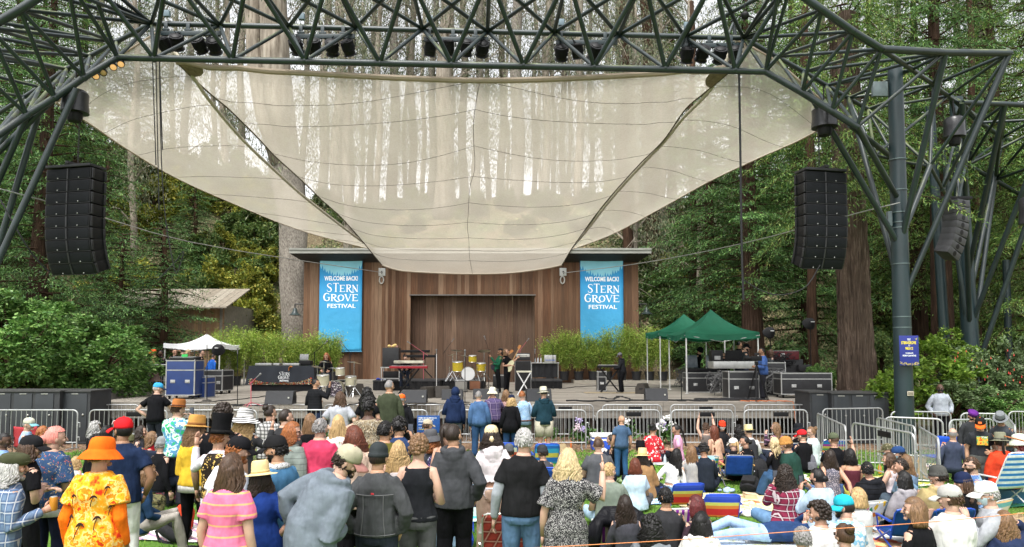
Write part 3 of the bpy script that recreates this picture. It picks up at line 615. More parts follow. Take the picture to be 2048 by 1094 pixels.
patch(e0,S0,.004,.004,.055,.06,0,PI/2); patch(e0,S0,.996,.004,.06,.08,PI/2,PI)
def side(lab,apex,outer,tip,inner_pts,outer_pts,top_pts):
 return sail('shade_sail',lab,top_pts,[tip,tip+Vector((.02,0,0)),tip+Vector((.05,0,0))],[p for p in outer_pts],[p for p in inner_pts],lambda u,v:Vector((0,0,-.25*math.sin(PI*u)*math.sin(PI*v))),36,44)
tip=at(748,500,35.9)
outerp=[at(112,206,20.3),at(180,248,22),at(252,297,24),at(345,352,26.5),at(450,400,29),at(600,460,32.5),at(748,500,35.9)]
innerp=[at(318,62,20.0)]+ey([(384,151),(422,205),(486,280),(556,347),(610,395),(679,449),(712,474)])+[at(748,500,35.9)]
topp=[at(112,206,20.3),at(175,152,20.1),at(250,105,20.0),at(318,62,20.0)]
e1,S1=side('left beige shade sail panel between the left array and the central sail',None,None,tip,innerp,outerp,topp)
tip2=at(1140,500,35.9)
outer2=[at(1688,232,20.3),at(1600,280,22),at(1520,315,24),at(1420,362,26.5),at(1330,412,29.5),at(1225,468,33),at(1140,500,35.9)]
inner2=[at(1470,78,20.0)]+ey([(1426,172),(1366,236),(1328,284),(1291,322),(1243,374),(1207,417),(1172,463)])+[at(1140,500,35.9)]
top2=[at(1688,232,20.3),at(1625,185,20.1),at(1550,120,20.0),at(1470,78,20.0)]
e2,S2=side('right beige shade sail panel between the central sail and the right array',None,None,tip2,inner2,outer2,top2)
for e,S_,dk in ((e1,S1,0),(e2,S2,0)):
 edge(e,S_,[(0,i/30) for i in range(31)],.03); edge(e,S_,[(1,i/30) for i in range(31)],.055,'side_hem',M('pale_hem',(.42,.38,.30),.8)); edge(e,S_,[(i/12,0) for i in range(13)],.03)
 m=MB()
 for v_ in (.1,.23,.37,.50,.62,.73,.83,.91): m.loft([S_(i/16,v_+.03*(i/16)-.035*math.sin(PI*i/16))-Vector((0,0,.012)) for i in range(17)],.0065,4)
 m.build('seam',M_SEAM,e)
p=at(1468,42,19.6); e=empty('mast_tip',at(1470,78,19.6),0,'small pointed steel mast tip behind the right end of the beam','mast'); m=MB(); m.tube(p,at(1470,75,19.6),.05,10)
m.tube(p,at(1456,70,19.3),.035,8); m.tube(p,at(1489,73,19.2),.035,8); m.ball(p,(.1,.1,.05),10,6); m.build('tube',M_STEEL,e)
#  LINE ARRAYS
M_GR=M('grille_black',(.004,.005,.007),.65,0,.15,3,.15,400,.2); M_EDG=M('rig_steel',(.035,.035,.038),.5,.4)
def array(px0,px1,pyt,pyb,Y,n,yaw,lab,arc=.18,back=1):
 a=at((px0+px1)/2,pyt,Y); Wd=(px1-px0)/F*Y*1.0; Ht=(pyb-pyt)/F*Y*1.0/(n)
 e=empty('line_array',a,0,lab,'speaker array')
 ry=Euler((0,0,R(yaw))).to_matrix(); ang=0; p=Vector((0,0,0))
 m=MB(); m.cbox(a+ry@Vector((0,.25,.02)),(Wd*1.0,.55,.07),.01,ry); m.cbox(a+ry@Vector((0,.3,.1)),(.1,.7,.08),.01,ry); m.build('fly_frame',M_EDG,e)
 for k in range(n):
  ang+= .0 if k<4 else (.02+.03*(k-4))
  rt=ry@Euler((ang,0,0)).to_matrix()
  c=a+ry@p+rt@Vector((0,.28,-Ht/2-.03));
  m=MB(); m.cbox(c,(Wd,.5,Ht*.93),.012,rt); cb=m.build('cabinet',M_BLK,e)
  m=MB()
  for s_ in(-1,1):
   m.cbox(c+rt@Vector((s_*Wd*.245,-.255,0)),(Wd*.455,.012,Ht*.80),.004,rt)
  m.build('grille',M_GR,cb)
  m=MB(); m.loft([c+rt@Vector((-.02,-.262,Ht*.44)),c+rt@Vector((-.02,-.262,-Ht*.44))],.022,6); m.build('centre_strip',M('strip_black',(.03,.03,.033),.35),cb)
  for s_ in(-1,1): m=MB(); m.ball(c+rt@Vector((s_*Wd*.235,-.266,-Ht*.34)),(.017,.008,.017),8,5); m.build('badge',M('badge_grey',(.28,.28,.27),.5),cb)
  m=MB(); m.cbox(c+rt@Vector((0,-.254,-Ht*.475)),(Wd*1.0,.02,.012),.003,rt)
  for s_ in(-1,1):
   for yy in(-.2,.2): m.cbox(c+rt@Vector((s_*(Wd/2+.018),yy,0)),(.03,.06,Ht*.85),.006,rt); m.ball(c+rt@Vector((s_*(Wd/2+.035),yy,Ht*.3)),.014,6,4)
  m.build('rigging_plate',M_EDG,cb)
  p+=Euler((ang,0,0)).to_matrix()@Vector((0,0,-Ht))
 m=MB(); q=a+ry@Vector((0,.3,.12)); k=0
 top=q+Vector((0,0,1.9))
 while q.z<top.z: m.loft([q+Vector((math.cos(x)*.02*(k%2),math.cos(x)*.02*((k+1)%2),math.sin(x)*.035)) for x in np.linspace(0,2*PI,7)[:-1]],.008,4,close=True); q=q+Vector((0,0,.055)); k+=1
 m.build('chain',M_EDG,e)
 return a
array(82,190,333,553,17.6,9,-13,'tall curved black speaker array hanging at the left of the stage')
array(1607,1699,340,541,18.4,9,11,'tall curved black speaker array hanging in front of the big redwood trunk')
a=at(1916,402,22.5); e=empty('line_array',a,0,'small grey speaker array turned sideways on the rear column','speaker array'); p=a.copy(); ang=0
for k in range(8):
 ang+= .02+.035*k*.35; rt=Euler((0,ang,0)).to_matrix()@Euler((0,0,R(25))).to_matrix(); c=p+rt@Vector((-.1,0,-.12)); m=MB(); m.cbox(c,(.62,.5,.225),.02,rt); cb=m.build('cabinet',M('dark_grey_cabinet',(.05,.05,.055),.5),e)
 m=MB(); m.lathe([(.001,.0),(.05,.004),(.085,.0)],c+rt@Vector((.0,-.253,0)),14,rt@Euler((R(90),0,0)).to_matrix()); m.build('horn_mouth',M_BLK,cb)
 p+=Euler((0,ang,0)).to_matrix()@Vector((0,0,-.24))
m=MB(); m.cbox(a+Vector((-.3,0,.1)),(1.5,.1,.1),.01); m.tube(a+Vector((0,0,.1)),a+Vector((0,0,2.4)),.012,6); m.build('fly_bar',M_BLK,e)
def cover(px0,px1,py0,py1,Y,lab):
 a=at((px0+px1)/2,py0,Y); w_=(px1-px0)/F*Y/2; h_=(py1-py0)/F*Y; e=empty('hoist_cover',a,0,lab,'hoist')
 m=MB(); n=20; pts=[]; prof=[(.3,.02),(.8,0),(1,-.1*h_),(.98,-.35*h_),(1.04,-.6*h_),(1.06,-.72*h_),(.92,-.73*h_)]
 m.lathe([(max(.02,r*w_),z) for r,z in prof],a,n); o=m.build('rain_cover',M('black_vinyl',(.015,.015,.017),.32,0,.4,6,.7,9,.5),e)
 m=MB(); m.loft([a+Vector((0,0,-.6*h_)),a+Vector((0,0,-h_*.86)),a+Vector((0,0,-h_))],[w_*.62,w_*.6,w_*.5],14); m.build('motor',M_BLK,e)
 m=MB(); m.tube(a,a+Vector((0,0,.55)),.02,6); m.build('strap',M_BLK,e)
cover(127,176,182,245,17.4,'black rain covered chain hoist above the left speaker array')
cover(1624,1672,215,273,17.9,'black rain covered chain hoist above the right speaker array')
cover(1888,1927,236,292,21.5,'black rain covered chain hoist above the small rear array')
cover(2040,2080,395,470,16.5,'black hoist cut off by the right edge of the view')
def cable(pts,r,lab,m_=None,cat='cable',nm='cable',kn=14):
 P=[poly_t(pts,i/kn) for i in range(kn+1)]; m=MB(); m.loft(P,r,5); return tag(m.build(nm,m_ or M_BLKM,loc=P[0]),lab,cat)
M_WIRE=M('steel_wire',(.30,.30,.29),.4,.4)
cable([at(0,378,17),at(90,402,18),at(190,430,20),at(420,492,26),at(764,545,36)],.018,'steel guy wire running from the left edge to the left anchor plate',M_WIRE,'wire','guy_wire')
cable([at(1800,405,18.8),at(1700,430,20),at(1480,488,26),at(1290,525,32),at(1127,546,36)],.018,'steel guy wire running from the right column to the right anchor plate',M_WIRE,'wire','guy_wire')
for k,(a0,b0,c0,d0) in enumerate(((305,120,312,330),(312,120,318,420),(319,118,325,300))):
 cable([at(a0,b0,18),at((a0+c0)/2,(b0+d0)/2,18),at(c0,d0,18)],.014,['thin black hoist line at the left of the three under the left sail','thin black hoist line in the middle of the three under the left sail','thin black hoist line nearest the sail seam at the left'][k],None,'line','hoist_line')
cable([at(319,118,18),at(322,300,18),at(330,430,18),at(345,520,18),at(353,548,18),at(360,530,18),at(368,500,18),at(350,525,18),at(315,560,18)],.014,'long slack black rope with a looped end below the left sail',None,'rope','rope')
cable([at(1478,140,18),at(1480,250,18),at(1482,400,18),at(1484,520,18),at(1487,600,18)],.03,'thick black cable hanging straight down before the right sail')
cable([at(1487,560,18),at(1520,580,18),at(1560,590,18),at(1610,575,18.2),at(1640,530,18.4)],.014,'slack chain looping from the hanging cable to the right array')
cable([at(0,398,17),at(40,470,17),at(70,515,17.3),at(100,545,17.6)],.02,'slack cable bundle looping to the foot of the left array')
#  VEGETATION
def diamonds(C,D,Nn,L,Wd):
 """leaf shaped quads: centre base C, direction D, normal Nn (all Nx3), length L, width Wd"""
 D=D/np.linalg.norm(D,axis=1,keepdims=True); Sd=np.cross(D,Nn); Sd/= (np.linalg.norm(Sd,axis=1,keepdims=True)+1e-9)
 L=np.broadcast_to(L,(len(C),))[:,None]; Wd=np.broadcast_to(Wd,(len(C),))[:,None]
 V=np.stack([C,C+D*L*.45+Sd*Wd*.5,C+D*L,C+D*L*.45-Sd*Wd*.5],1).reshape(-1,3); return V
def qf(n): return np.arange(4*n).reshape(-1,4)
def rv(n):
 a=rng.normal(size=(n,3)); return a/np.linalg.norm(a,axis=1,keepdims=True)
G_RED=[(.018,.05,.012),(.035,.085,.02),(.06,.125,.03),(.10,.16,.045)]
G_LIT=[(.05,.12,.025),(.09,.19,.035),(.15,.25,.06),(.22,.27,.07)]
M_FIR=leafmat('fir_foliage',[(.022,.06,.02),(.06,.14,.04),(.10,.21,.055),(.18,.30,.085)],.6,.2,.3)
M_FIRL=leafmat('redwood_foliage',[(.045,.10,.028),(.10,.20,.045),(.17,.29,.07),(.30,.34,.09)],.6,.25,.3)
M_RBARK=barkmat('redwood_bark',(.018,.011,.008),(.065,.038,.026),(.13,.085,.06),(7,7,.45),1.0,.12)
M_DBARK=barkmat('dark_bark',(.02,.012,.008),(.06,.033,.02),(.10,.06,.04),(5,5,.5),.8,.08)
M_EUC=barkmat('eucalyptus_bark',(.13,.105,.08),(.30,.26,.21),(.46,.42,.35),(2.2,2.2,.28),.5,.04)
M_EUCR=barkmat('rough_grey_bark',(.10,.085,.07),(.29,.26,.22),(.46,.43,.38),(7,7,3.2),1.0,.09)
def trunk(m,h,r0,r1,bend=.2,flare=1.5,n=14,zb=-.4,seed=0,knob=.06):
 rs=random.Random(seed); pts=[];rad=[]; K=12
 for i in range(K+1):
  t=i/K; pts.append((bend*math.sin(t*2.2+seed),bend*.6*math.cos(t*2+seed)-bend*.6,zb+(h-zb)*t)); r=r0*(1-t)+r1*t
  if t<.12: r*=1+(flare-1)*(1-t/.12)**2
  rad.append(r*(1+rs.uniform(-knob,knob)))
 m.loft(pts,rad,n); return pts
def conifer_mesh(name,h,rad,n_br,seed,z0=.12,leafL=.22,leafW=.055,droop=.35,dens=1.0,m=None,shape=.8):
 r=np.random.default_rng(seed); C=[];D=[];Nn=[];LL=[]; tw=MB()
 for k in range(n_br):
  t=z0+(1-z0)*((k+r.uniform(0,1))/n_br); z=h*t; L=rad*(1.0-((t-z0)/(1-z0))**1.15*shape)*r.uniform(.55,1.12)+.2; az=k*2.4+r.uniform(-.5,.5)
  d=np.array([math.cos(az),math.sin(az),0]); sd=np.array([-d[1],d[0],0]); up=r.uniform(.0,.30); dr=droop*r.uniform(.7,1.4)
  f=lambda s:np.array([0,0,z])+d*L*s+np.array([0,0,1])*(up*L*s-dr*L*s*s)+sd*(.12*L*math.sin(s*2+k))
  tw.loft([Vector(f(s)) for s in (0,.35,.7,1)],[.045,.03,.018,.006],4,cap=False)
  nb=max(4,int(L*5*dens))
  for q in range(nb):
   s=.12+.88*(q+r.uniform(0,1))/nb; p=f(s); bl=(.28+.28*(1-s))*L**.55*r.uniform(.6,1.2)
   for sg in (-1,1):
    bd=sd*sg*.9+d*.75+np.array([0,0,r.uniform(-.45,.05)]); bd/=np.linalg.norm(bd)
    ne=max(3,int(bl/.12*dens))
    for j in range(ne):
     a=(j+.5)/ne; pp=p+bd*bl*a+np.array([0,0,-.22*bl*a*a])+r.normal(0,.03,3)
     ld=bd*.7+r.normal(0,.45,3)+np.array([0,0,-.25]); C.append(pp); D.append(ld); Nn.append(np.array([0,0,1])+r.normal(0,.35,3)); LL.append(leafL*r.uniform(.6,1.25))
 C=np.array(C);D=np.array(D);Nn=np.array(Nn);LL=np.array(LL); V=diamonds(C,D,Nn,LL,LL*leafW/leafL)
 cr=np_obj('crown',V,qf(len(C)),m or M_FIR); lb=tw.build('limb',M_DBARK,local=True)
 return cr,lb
def make_tree(nm,mesh,h,r0,loc,lab,cat='tree',grp=None,rz=0,sc=1.0,bark=None,r1=.06,bend=.15,flare=1.5,tr_name='trunk',sxy=None,cz=0):
 e=empty(nm,loc,rz,lab,cat,grp); s3=(sxy or sc,sxy or sc,sc); e.scale=s3
 m=MB(); trunk(m,h*.97,r0,r1,bend,flare,seed=random.random()*6); m.build(tr_name,bark or M_DBARK,e,local=True,smooth='all')
 for src in mesh:
  o=bpy.data.objects.new(src.name.split('.')[0],src.data); COL.objects.link(o); o.parent=e; o.location=(0,0,cz)
 return e
firA=conifer_mesh('fir',16,3.6,150,1,z0=.08,dens=1.6,leafL=.17,leafW=.038,m=M_FIR); firB=conifer_mesh('fir',20,4.2,165,2,z0=.12,dens=1.5,leafL=.17,leafW=.038,m=M_FIR); redA=conifer_mesh('red',22,4.4,175,3,z0=.15,droop=.5,dens=1.5,leafL=.18,leafW=.04,m=M_FIRL); firC=conifer_mesh('fir',9,3.0,105,4,z0=.07,leafL=.15,leafW=.036,dens=1.8,m=M_FIR)
sources=[firA,firB,redA,firC]
def ground(x,y): return hillz(x,y) if y>24 else gz(y)
def gtree(px,Y,**k):
 x=(px-CX)/F*Y; z=ground(x,Y);
 if 30<Y<44 and -13<x<34 : z=max(z,DECK-.05)
 return Vector((x,Y,z-.1))
def conif(px,Y,mesh,h,r0,lab,sc=1.0,sxy=None,bark=None,nm='fir_tree',cz=0):
 return make_tree(nm,mesh,h+cz*.6,r0,gtree(px,Y),lab,'tree','conifers around the stage',random.uniform(0,6),sc,bark,sxy=sxy,cz=cz)
conif(78,27.5,firB,20,.48,'tall dark fir with a thick brown trunk behind the left speaker array',.95,1.0,M_RBARK,cz=2)
conif(322,33.5,firC,9,.24,'small layered fir before the cabin, left of the stage building',1.0,1.25)
conif(240,35.5,firC,9,.2,'small dark fir beside the layered one before the cabin',.95,1.2)
conif(205,38,firA,16,.3,'bushy fir behind the small fir on the left',.85,1.0)
conif(-60,31,firB,20,.4,'fir at the far left edge',1.0,1.15)
conif(10,44,firA,16,.4,'pointed fir on the slope at far left',1.3,1.3)
conif(150,50,redA,22,.4,'tall loose redwood on the slope left of the left sail',1.15,1.1,M_RBARK,'redwood_tree')
conif(-130,40,redA,22,.5,'redwood half cut by the left edge',1.1,1.2,M_RBARK,'redwood_tree')
conif(262,56,firB,20,.35,'slender fir high on the slope behind the left sail',.9,.9)
conif(60,62,firB,20,.4,'far fir on the left ridge',1.1,1.2)
conif(380,49,firC,9,.2,'short fir between the cabin and the pale trunk',.9,1.0)
conif(1420,38.5,firA,16,.36,'dark fir directly right of the stage building',1.08,1.25)
conif(1505,34,firB,20,.52,'dark fir rising behind the green tents',1.0,1.1,M_RBARK,cz=1.5)
conif(1610,36,firA,16,.4,'dark fir between the tents and the big redwood',1.25,1.2)
conif(1592,50,redA,22,.4,'light green redwood high behind the right sail',1.35,1.3,M_RBARK,'redwood_tree')
conif(1470,54,firB,20,.4,'fir on the slope behind the right end of the beam',1.2,1.2)
conif(1840,36,redA,22,.4,'bright green redwood above the right truss wing',1.1,1.2,M_RBARK,'redwood_tree')
conif(1887,31,firB,20,.55,'thick brown redwood trunk between the two steel columns',1.1,.95,M_RBARK,'redwood_tree',6)
conif(2000,38,redA,22,.45,'pale green redwood near the right edge',1.2,1.2,M_RBARK,'redwood_tree')
conif(1975,46,firB,20,.5,'dark fir deep in the trees at the right',1.3,1.3)
conif(2090,30,redA,22,.5,'redwood half cut by the right edge',1.0,1.0,M_RBARK,'redwood_tree')
conif(1760,44,firA,16,.4,'dark fir hidden behind the right column',1.5,1.4)
conif(2130,42,firB,20,.5,'fir beyond the right edge trees',1.3,1.2)
conif(1350,60,redA,22,.4,'redwood on the ridge above the right sail',1.0,1.1,M_RBARK,'redwood_tree')
e=empty('redwood_tree',(at(1714,700,24.5).x,24.5,0),0,'massive ridged redwood trunk with a wide foot behind the right speaker cabinet','tree')
rs=np.random.default_rng(5); V=[];n=72; K=60; Ht=15
cxs=lambda z:-.35*0+.0*z
for i in range(K+1):
 z=-.2+Ht*(i/K)**1.25; fl=1+.6*math.exp(-max(0,z)/1.3); R0=(.53-.006*z)*fl
 for k in range(n):
  a=2*PI*k/n; rr=R0*(1+.055*math.sin(a*7+1.3*math.sin(z*.25))+.05*math.sin(a*17+z*.5)+.04*math.sin(a*29+z*.9)+.03*rs.normal()+ (fl-1)*.10*math.sin(a*5+1)); V.append((rr*math.cos(a)-.0*z-.012*z,rr*math.sin(a),z))
Fq=[(i*n+k,i*n+(k+1)%n,(i+1)*n+(k+1)%n,(i+1)*n+k) for i in range(K) for k in range(n)]
np_obj('trunk',V,Fq,barkmat('ridged_redwood_bark',(.03,.021,.017),(.12,.085,.064),(.27,.215,.175),(12,12,.6),1.0,.10),e,True)
for src in redA:
 o=bpy.data.objects.new(src.name.split('.')[0],src.data); COL.objects.link(o); o.parent=e; o.location=(0,0,4.2); o.scale=(.8,.8,1)
def leafball_mesh(name,n,rx,ry,rz,leaf,m,seed,twig=True,clump=40,flat=.6,surf=.55,zmin=-.9):
 r=np.random.default_rng(seed); cc=r.normal(size=(clump,3)); cc/=np.linalg.norm(cc,axis=1,keepdims=True); cc*=r.uniform(surf,1.0,(clump,1)); cc=cc[cc[:,2]>zmin]
 idx=r.integers(0,len(cc),n); sz=r.uniform(.10,.26,len(cc)); off=r.normal(size=(n,3)); off/=np.linalg.norm(off,axis=1,keepdims=True); off*=r.uniform(0,1,(n,1))**.45
 P=cc[idx]+off*sz[idx][:,None]; P*=np.array([rx,ry,rz]); D=r.normal(size=(n,3))*.8+P/np.array([rx,ry,rz])*.5; D[:,2]-=.25; Nn=r.normal(size=(n,3))*.5; Nn[:,2]+=.8
 L=leaf*r.uniform(.6,1.3,n); V=diamonds(P,D,Nn,L,L*.5); o=np_obj(name,V,qf(n),m); tw=None
 if twig:
  tw=MB()
  for c in cc[:40]: tw.loft([Vector((0,0,-rz)),Vector(c*np.array([rx,ry,rz])*.45+np.array([0,0,-.25*rz])),Vector(c*np.array([rx,ry,rz])*.95)],[.035,.02,.006],4,cap=False)
  tw=tw.build('stem',M_DBARK,local=True)
 return o,tw
M_BUSH=leafmat('bush_leaf',[(.04,.11,.022),(.085,.19,.04),(.15,.28,.07),(.24,.36,.11)],.4,.2,.8)
M_YEL=leafmat('yellow_green_leaf',[(.08,.12,.02),(.18,.23,.035),(.32,.33,.05),(.5,.44,.08)],.6,.3,.5)
M_UND=leafmat('undergrowth_leaf',[(.035,.075,.02),(.075,.14,.03),(.13,.21,.05),(.24,.27,.09)],.6,.2,.4)
M_LIME=leafmat('lime_leaf',[(.08,.16,.02),(.15,.26,.03),(.24,.34,.05)],.5,.3,1)
M_FUCH=leafmat('grey_green_leaf',[(.05,.09,.03),(.10,.15,.06),(.16,.22,.10)],.5,.2,.8)
bushA=leafball_mesh('foliage',26000,1,1,1,.075,M_BUSH,21,clump=90,surf=.6)
undA=leafball_mesh('foliage',9500,1,1,1,.11,M_UND,22,clump=60); yelA=leafball_mesh('foliage',9500,1,1,1,.10,M_YEL,23,clump=70); limA=leafball_mesh('foliage',6500,1,1,1,.13,M_LIME,24,clump=60); fucA=leafball_mesh('foliage',7000,1,1,1,.10,M_FUCH,25,clump=60)
sources+=[bushA,undA,yelA,limA,fucA]
def shrub(src,loc,sx,sy,sz,lab,grp=None,rz=None,nm='shrub'):
 e=empty(nm,loc,random.uniform(0,6) if rz is None else rz,lab,'shrub',grp); e.scale=(sx,sy,sz)
 for s_ in src:
  if s_ is None: continue
  o=bpy.data.objects.new(s_.name.split('.')[0],s_.data); COL.objects.link(o); o.parent=e; o.location=(0,0,.7)
 return e
def shp(src,px,pyc,Y,wpx,hpx,lab,grp=None,depth=None,rz=0,nm='shrub'):
 c=at(px,pyc,Y); sx=wpx/2/F*Y; sz=hpx/2/F*Y; return shrub(src,(c.x,Y,c.z-.7*sz),sx,depth or sx,sz,lab,grp,rz,nm)
shp(bushA,25,690,23.8,330,205,'big glossy green bush behind the left black cabinets, left part',None,2.2)
shp(bushA,185,722,25.0,270,170,'big glossy green bush reaching toward the bell, right part',None,2.0,rz=.0)
shp(bushA,-110,660,25.5,260,260,'big glossy green bush cut by the left edge',None,2.4)
for k,(px,py,Y,w_,h_,s_,lb) in enumerate(((1800,800,21.6,150,120,limA,'lime green bush at the foot of the near column'),(1850,760,24,190,150,limA,'lime green broad leaved bush behind the guard'),(1905,705,27,110,90,limA,'pale lime shoots beside the rear column'),(1960,770,24.5,170,150,fucA,'grey green fuchsia bush with drooping red flowers'),(2040,760,25,150,170,fucA,'grey green fuchsia bush at the right edge'),(1905,805,22.6,160,90,fucA,'low olive green bush right of the guard'),(1990,815,22.8,180,80,bushA,'low dark bush behind the right barriers'),(1640,760,25.5,60,60,bushA,'small plant squeezed by the foot of the big redwood'),(1765,720,27,90,120,undA,'dark bush behind the near column'))):
 shp(s_,px,py,Y,w_,h_,lb,None,None,random.uniform(0,6))
m=MB()
for k in range(34):
 c=at(random.uniform(1900,2045),random.uniform(700,790),random.uniform(22.5,23.4)); m.lathe([(.004,.04),(.009,.0),(.018,-.035),(.008,-.04)],c,6)
tag(m.build('fuchsia_flower',M('red_flower',(.55,.06,.05),.5),loc=(13,23,1)),'many small red drooping fuchsia flowers over the right bushes','flowers',kind='stuff')
hs_=[]
rr=random.Random(4)
def region(x0,x1,y0,y1,n,pool,g,smin,smax):
 k=0
 for _ in range(n):
  Y=rr.uniform(y0,y1); px=rr.uniform(x0,x1); x=(px-CX)/F*Y; s=rr.uniform(smin,smax)
  if Y<46 and bx0-1<x<bx1+1: continue
  if Y<45 and -14<x<14: continue
  src,lab=rr.choice(pool); shrub(src,(x,Y,ground(x,Y)-.25*s),s*rr.uniform(.9,1.4),s,s*rr.uniform(.7,1.2),lab,g)
UL='undergrowth shrubs on the wooded slopes'
region(-100,560,45,63,70,[(undA,'leafy shrub on the wooded slope left of the stage'),(yelA,'yellow green shrub on the wooded slope left of the stage'),(yelA,'yellow green shrub on the wooded slope left of the stage')],UL,1.2,2.6)
region(500,800,42,56,14,[(yelA,'yellow flowering shrub behind the left end of the stage building')],UL,1.0,1.8)
region(1250,2150,44,64,62,[(undA,'leafy shrub on the wooded slope right of the stage'),(undA,'leafy shrub on the wooded slope right of the stage'),(yelA,'yellow green shrub on the wooded slope right of the stage')],UL,1.2,2.6)
region(600,1300,58,64,30,[(undA,'leafy shrub on the ridge crest behind the central sail')],'shrubs along the ridge crest',.7,1.5)
region(1640,2150,28,42,26,[(undA,'leafy shrub under the trees behind the right columns'),(limA,'light green shrub under the trees behind the right columns')],UL,.8,1.6)
region(-150,120,28,42,10,[(undA,'leafy shrub under the trees behind the left array')],UL,1.0,1.8)
for o_ in [o for o in S.objects if o.get('group')==UL]: pass
N=90000; X=rng.uniform(-42,42,N); Yv=rng.uniform(39,64,N); kp=~((np.abs(X)<10.5)&(Yv<46)); X=X[kp];Yv=Yv[kp]
X2=rng.uniform(11,34,22000); Y2_=rng.uniform(31,41,22000); X=np.concatenate([X,X2]); Yv=np.concatenate([Yv,Y2_]); N=len(X)
ns=np.sin(X*.9+np.sin(Yv*.7)*2)+np.sin(Yv*1.3+X*.4); kp=ns>-1.0; X=X[kp];Yv=Yv[kp];N=len(X)
Z=np.array([max(hillz(a,b),DECK-.03 if (a>10.5 and b<44) else -1) for a,b in zip(X,Yv)])+rng.uniform(.02,.28,N)
C=np.stack([X,Yv,Z],1); D=rng.normal(size=(N,3)); D[:,2]=np.abs(D[:,2])*.4-.5; Nn=rng.normal(size=(N,3))*.6+np.array([0,-.6,.8]); L=rng.uniform(.12,.3,N)
V=diamonds(C,D,Nn,L,L*.62); tag(np_obj('ivy_ground_cover',V,qf(N),leafmat('ivy_leaf',[(.05,.10,.025),(.11,.18,.05),(.22,.27,.10),(.44,.38,.23),(.32,.25,.14)],.6,.15,.25)),'patchy green ivy and dry leaves covering the slope behind the stage','ground cover',kind='stuff')
N=9000; a=rng.uniform(0,1,N); X=-13.9-3.5*rng.uniform(0,1,N)+a*.5; Yv=22.8+a*8; C=np.stack([X,Yv,DECK-.15+.25*a+rng.uniform(0,.25,N)],1); D=rng.normal(size=(N,3)); Nn=rng.normal(size=(N,3))*.5+np.array([0,0,1]); L=rng.uniform(.06,.14,N)
tag(np_obj('planter_ivy',diamonds(C,D,Nn,L,L*.6),qf(N),M_UND),'dark glossy ivy filling the planter beside the left stage edge','ground cover',kind='stuff')
def euc_mesh(seed,h,n=9000,spread=3.2):
 r=np.random.default_rng(seed); lb=MB(); C=[];D=[];tips=[]
 for k in range(20):
  z=h*(.13+.83*k/19)+r.uniform(-.5,.5); az=r.uniform(0,6.3); L=r.uniform(.7,spread)*(.55+.45*k/19); d=Vector((math.cos(az),math.sin(az),0)); p0=Vector((0,0,z)); p1=p0+d*L*.5+Vector((0,0,L*.5)); p2=p0+d*L+Vector((0,0,L*.75+r.uniform(-.3,.6))); p3=p2+d*.6+Vector((r.uniform(-.5,.5),r.uniform(-.5,.5),-.35))
  lb.loft([p0,p1,p2,p3],[.10,.06,.035,.01],5,cap=False);
  for q in range(3): a=p1.lerp(p2,r.uniform(0,1)); b=a+Vector(r.normal(0,.8,3)); lb.loft([a,(a+b)/2+Vector((0,0,.1)),b],[.03,.02,.006],4,cap=False); tips.append(b)
  tips+=[p2,p3]
 tips=np.array([list(t) for t in tips]); idx=r.integers(0,len(tips),n); P=tips[idx]+r.normal(size=(n,3))*np.array([.5,.5,.55]); P[:,2]-=r.uniform(0,.9,n)
 Dd=r.normal(size=(n,3))*.45; Dd[:,2]-=1.0; L=r.uniform(.18,.36,n); V=diamonds(P,Dd,r.normal(size=(n,3)),L,L*.22)
 return np_obj('crown',V,qf(n),M_EUCL), lb.build('limb',M_EUC,local=True)
M_EUCL=leafmat('eucalyptus_leaf',[(.06,.085,.05),(.11,.14,.075),(.18,.20,.11),(.25,.22,.14)],.5,.2,.5)
eucs=[euc_mesh(s,26,5600+600*s) for s in (1,2,3)];
for q in eucs: sources.append(q)
EL=('pale','brownish','grey')
def euc(px,wpx,Y,lab,lean=0,bark=None,h=26,i=0,grp='eucalyptus trunks on the ridge behind the stage',fl=1.15):
 x=(px-CX)/F*Y; r0=wpx/2/F*Y; z=ground(x,Y)-.3; e=empty('eucalyptus_tree',(x,Y,z),0,lab,'tree',grp)
 m=MB(); K=14; pts=[Vector((lean*(j/K)*h/26*1.0+.14*math.sin(j*.9+px),.1*math.cos(j*.7+px),h*j/K)) for j in range(K+1)]; rad=[r0*(1-.45*j/K)*(fl if j==0 else 1)*random.uniform(.96,1.04) for j in range(K+1)]
 m.loft(pts,rad,14); m.build('trunk',bark or M_EUC,e,local=True,smooth='all')
 if i is not None:
  for s_ in eucs[i%3]:
   o=bpy.data.objects.new(s_.name.split('.')[0],s_.data); COL.objects.link(o); o.parent=e; o.rotation_euler=(0,0,random.uniform(0,6)); o.location=(lean*.5,0,random.uniform(-2,1))
 return e
ridge=[(640,24,64,.2),(668,30,62,.3),(697,16,70,-.2),(738,18,66,.4),(752,16,62,.0),(783,26,64,.1),(805,12,72,.3),(822,20,66,-.2),(860,20,63,.3),(885,46,61,.2),(925,22,68,0),(952,24,63,.5),(975,14,72,-.4),(1003,20,66,.2),(1035,36,62,-.1),(1068,13,70,.2),(1092,22,64,.3),(1110,12,72,-.3),(1127,16,66,.1),(1160,22,63,.2),(1186,13,71,-.2),(1214,18,65,.3),(1240,14,68,.2),(1262,20,62,.0),(1300,16,66,-.2),(1345,22,64,.2),(600,16,66,.4),(470,18,64,.2),(420,14,68,-.3),(360,20,62,.2),(300,14,66,.3)]
pos=lambda k:'%s eucalyptus on the ridge'%('slender' if k<16 else 'stout' if k>28 else 'straight')
for k,(px,wp,Y,ln) in enumerate(ridge):
 side_='above the left sail' if px<620 else 'seen through the left half of the central sail' if px<920 else 'seen through the right half of the central sail' if px<1230 else 'behind the right end of the beam'
 euc(px,wp*.85,Y,pos(wp)+' '+side_,ln,[M_EUC,M_EUC,M_EUCR][k%3],27,k)
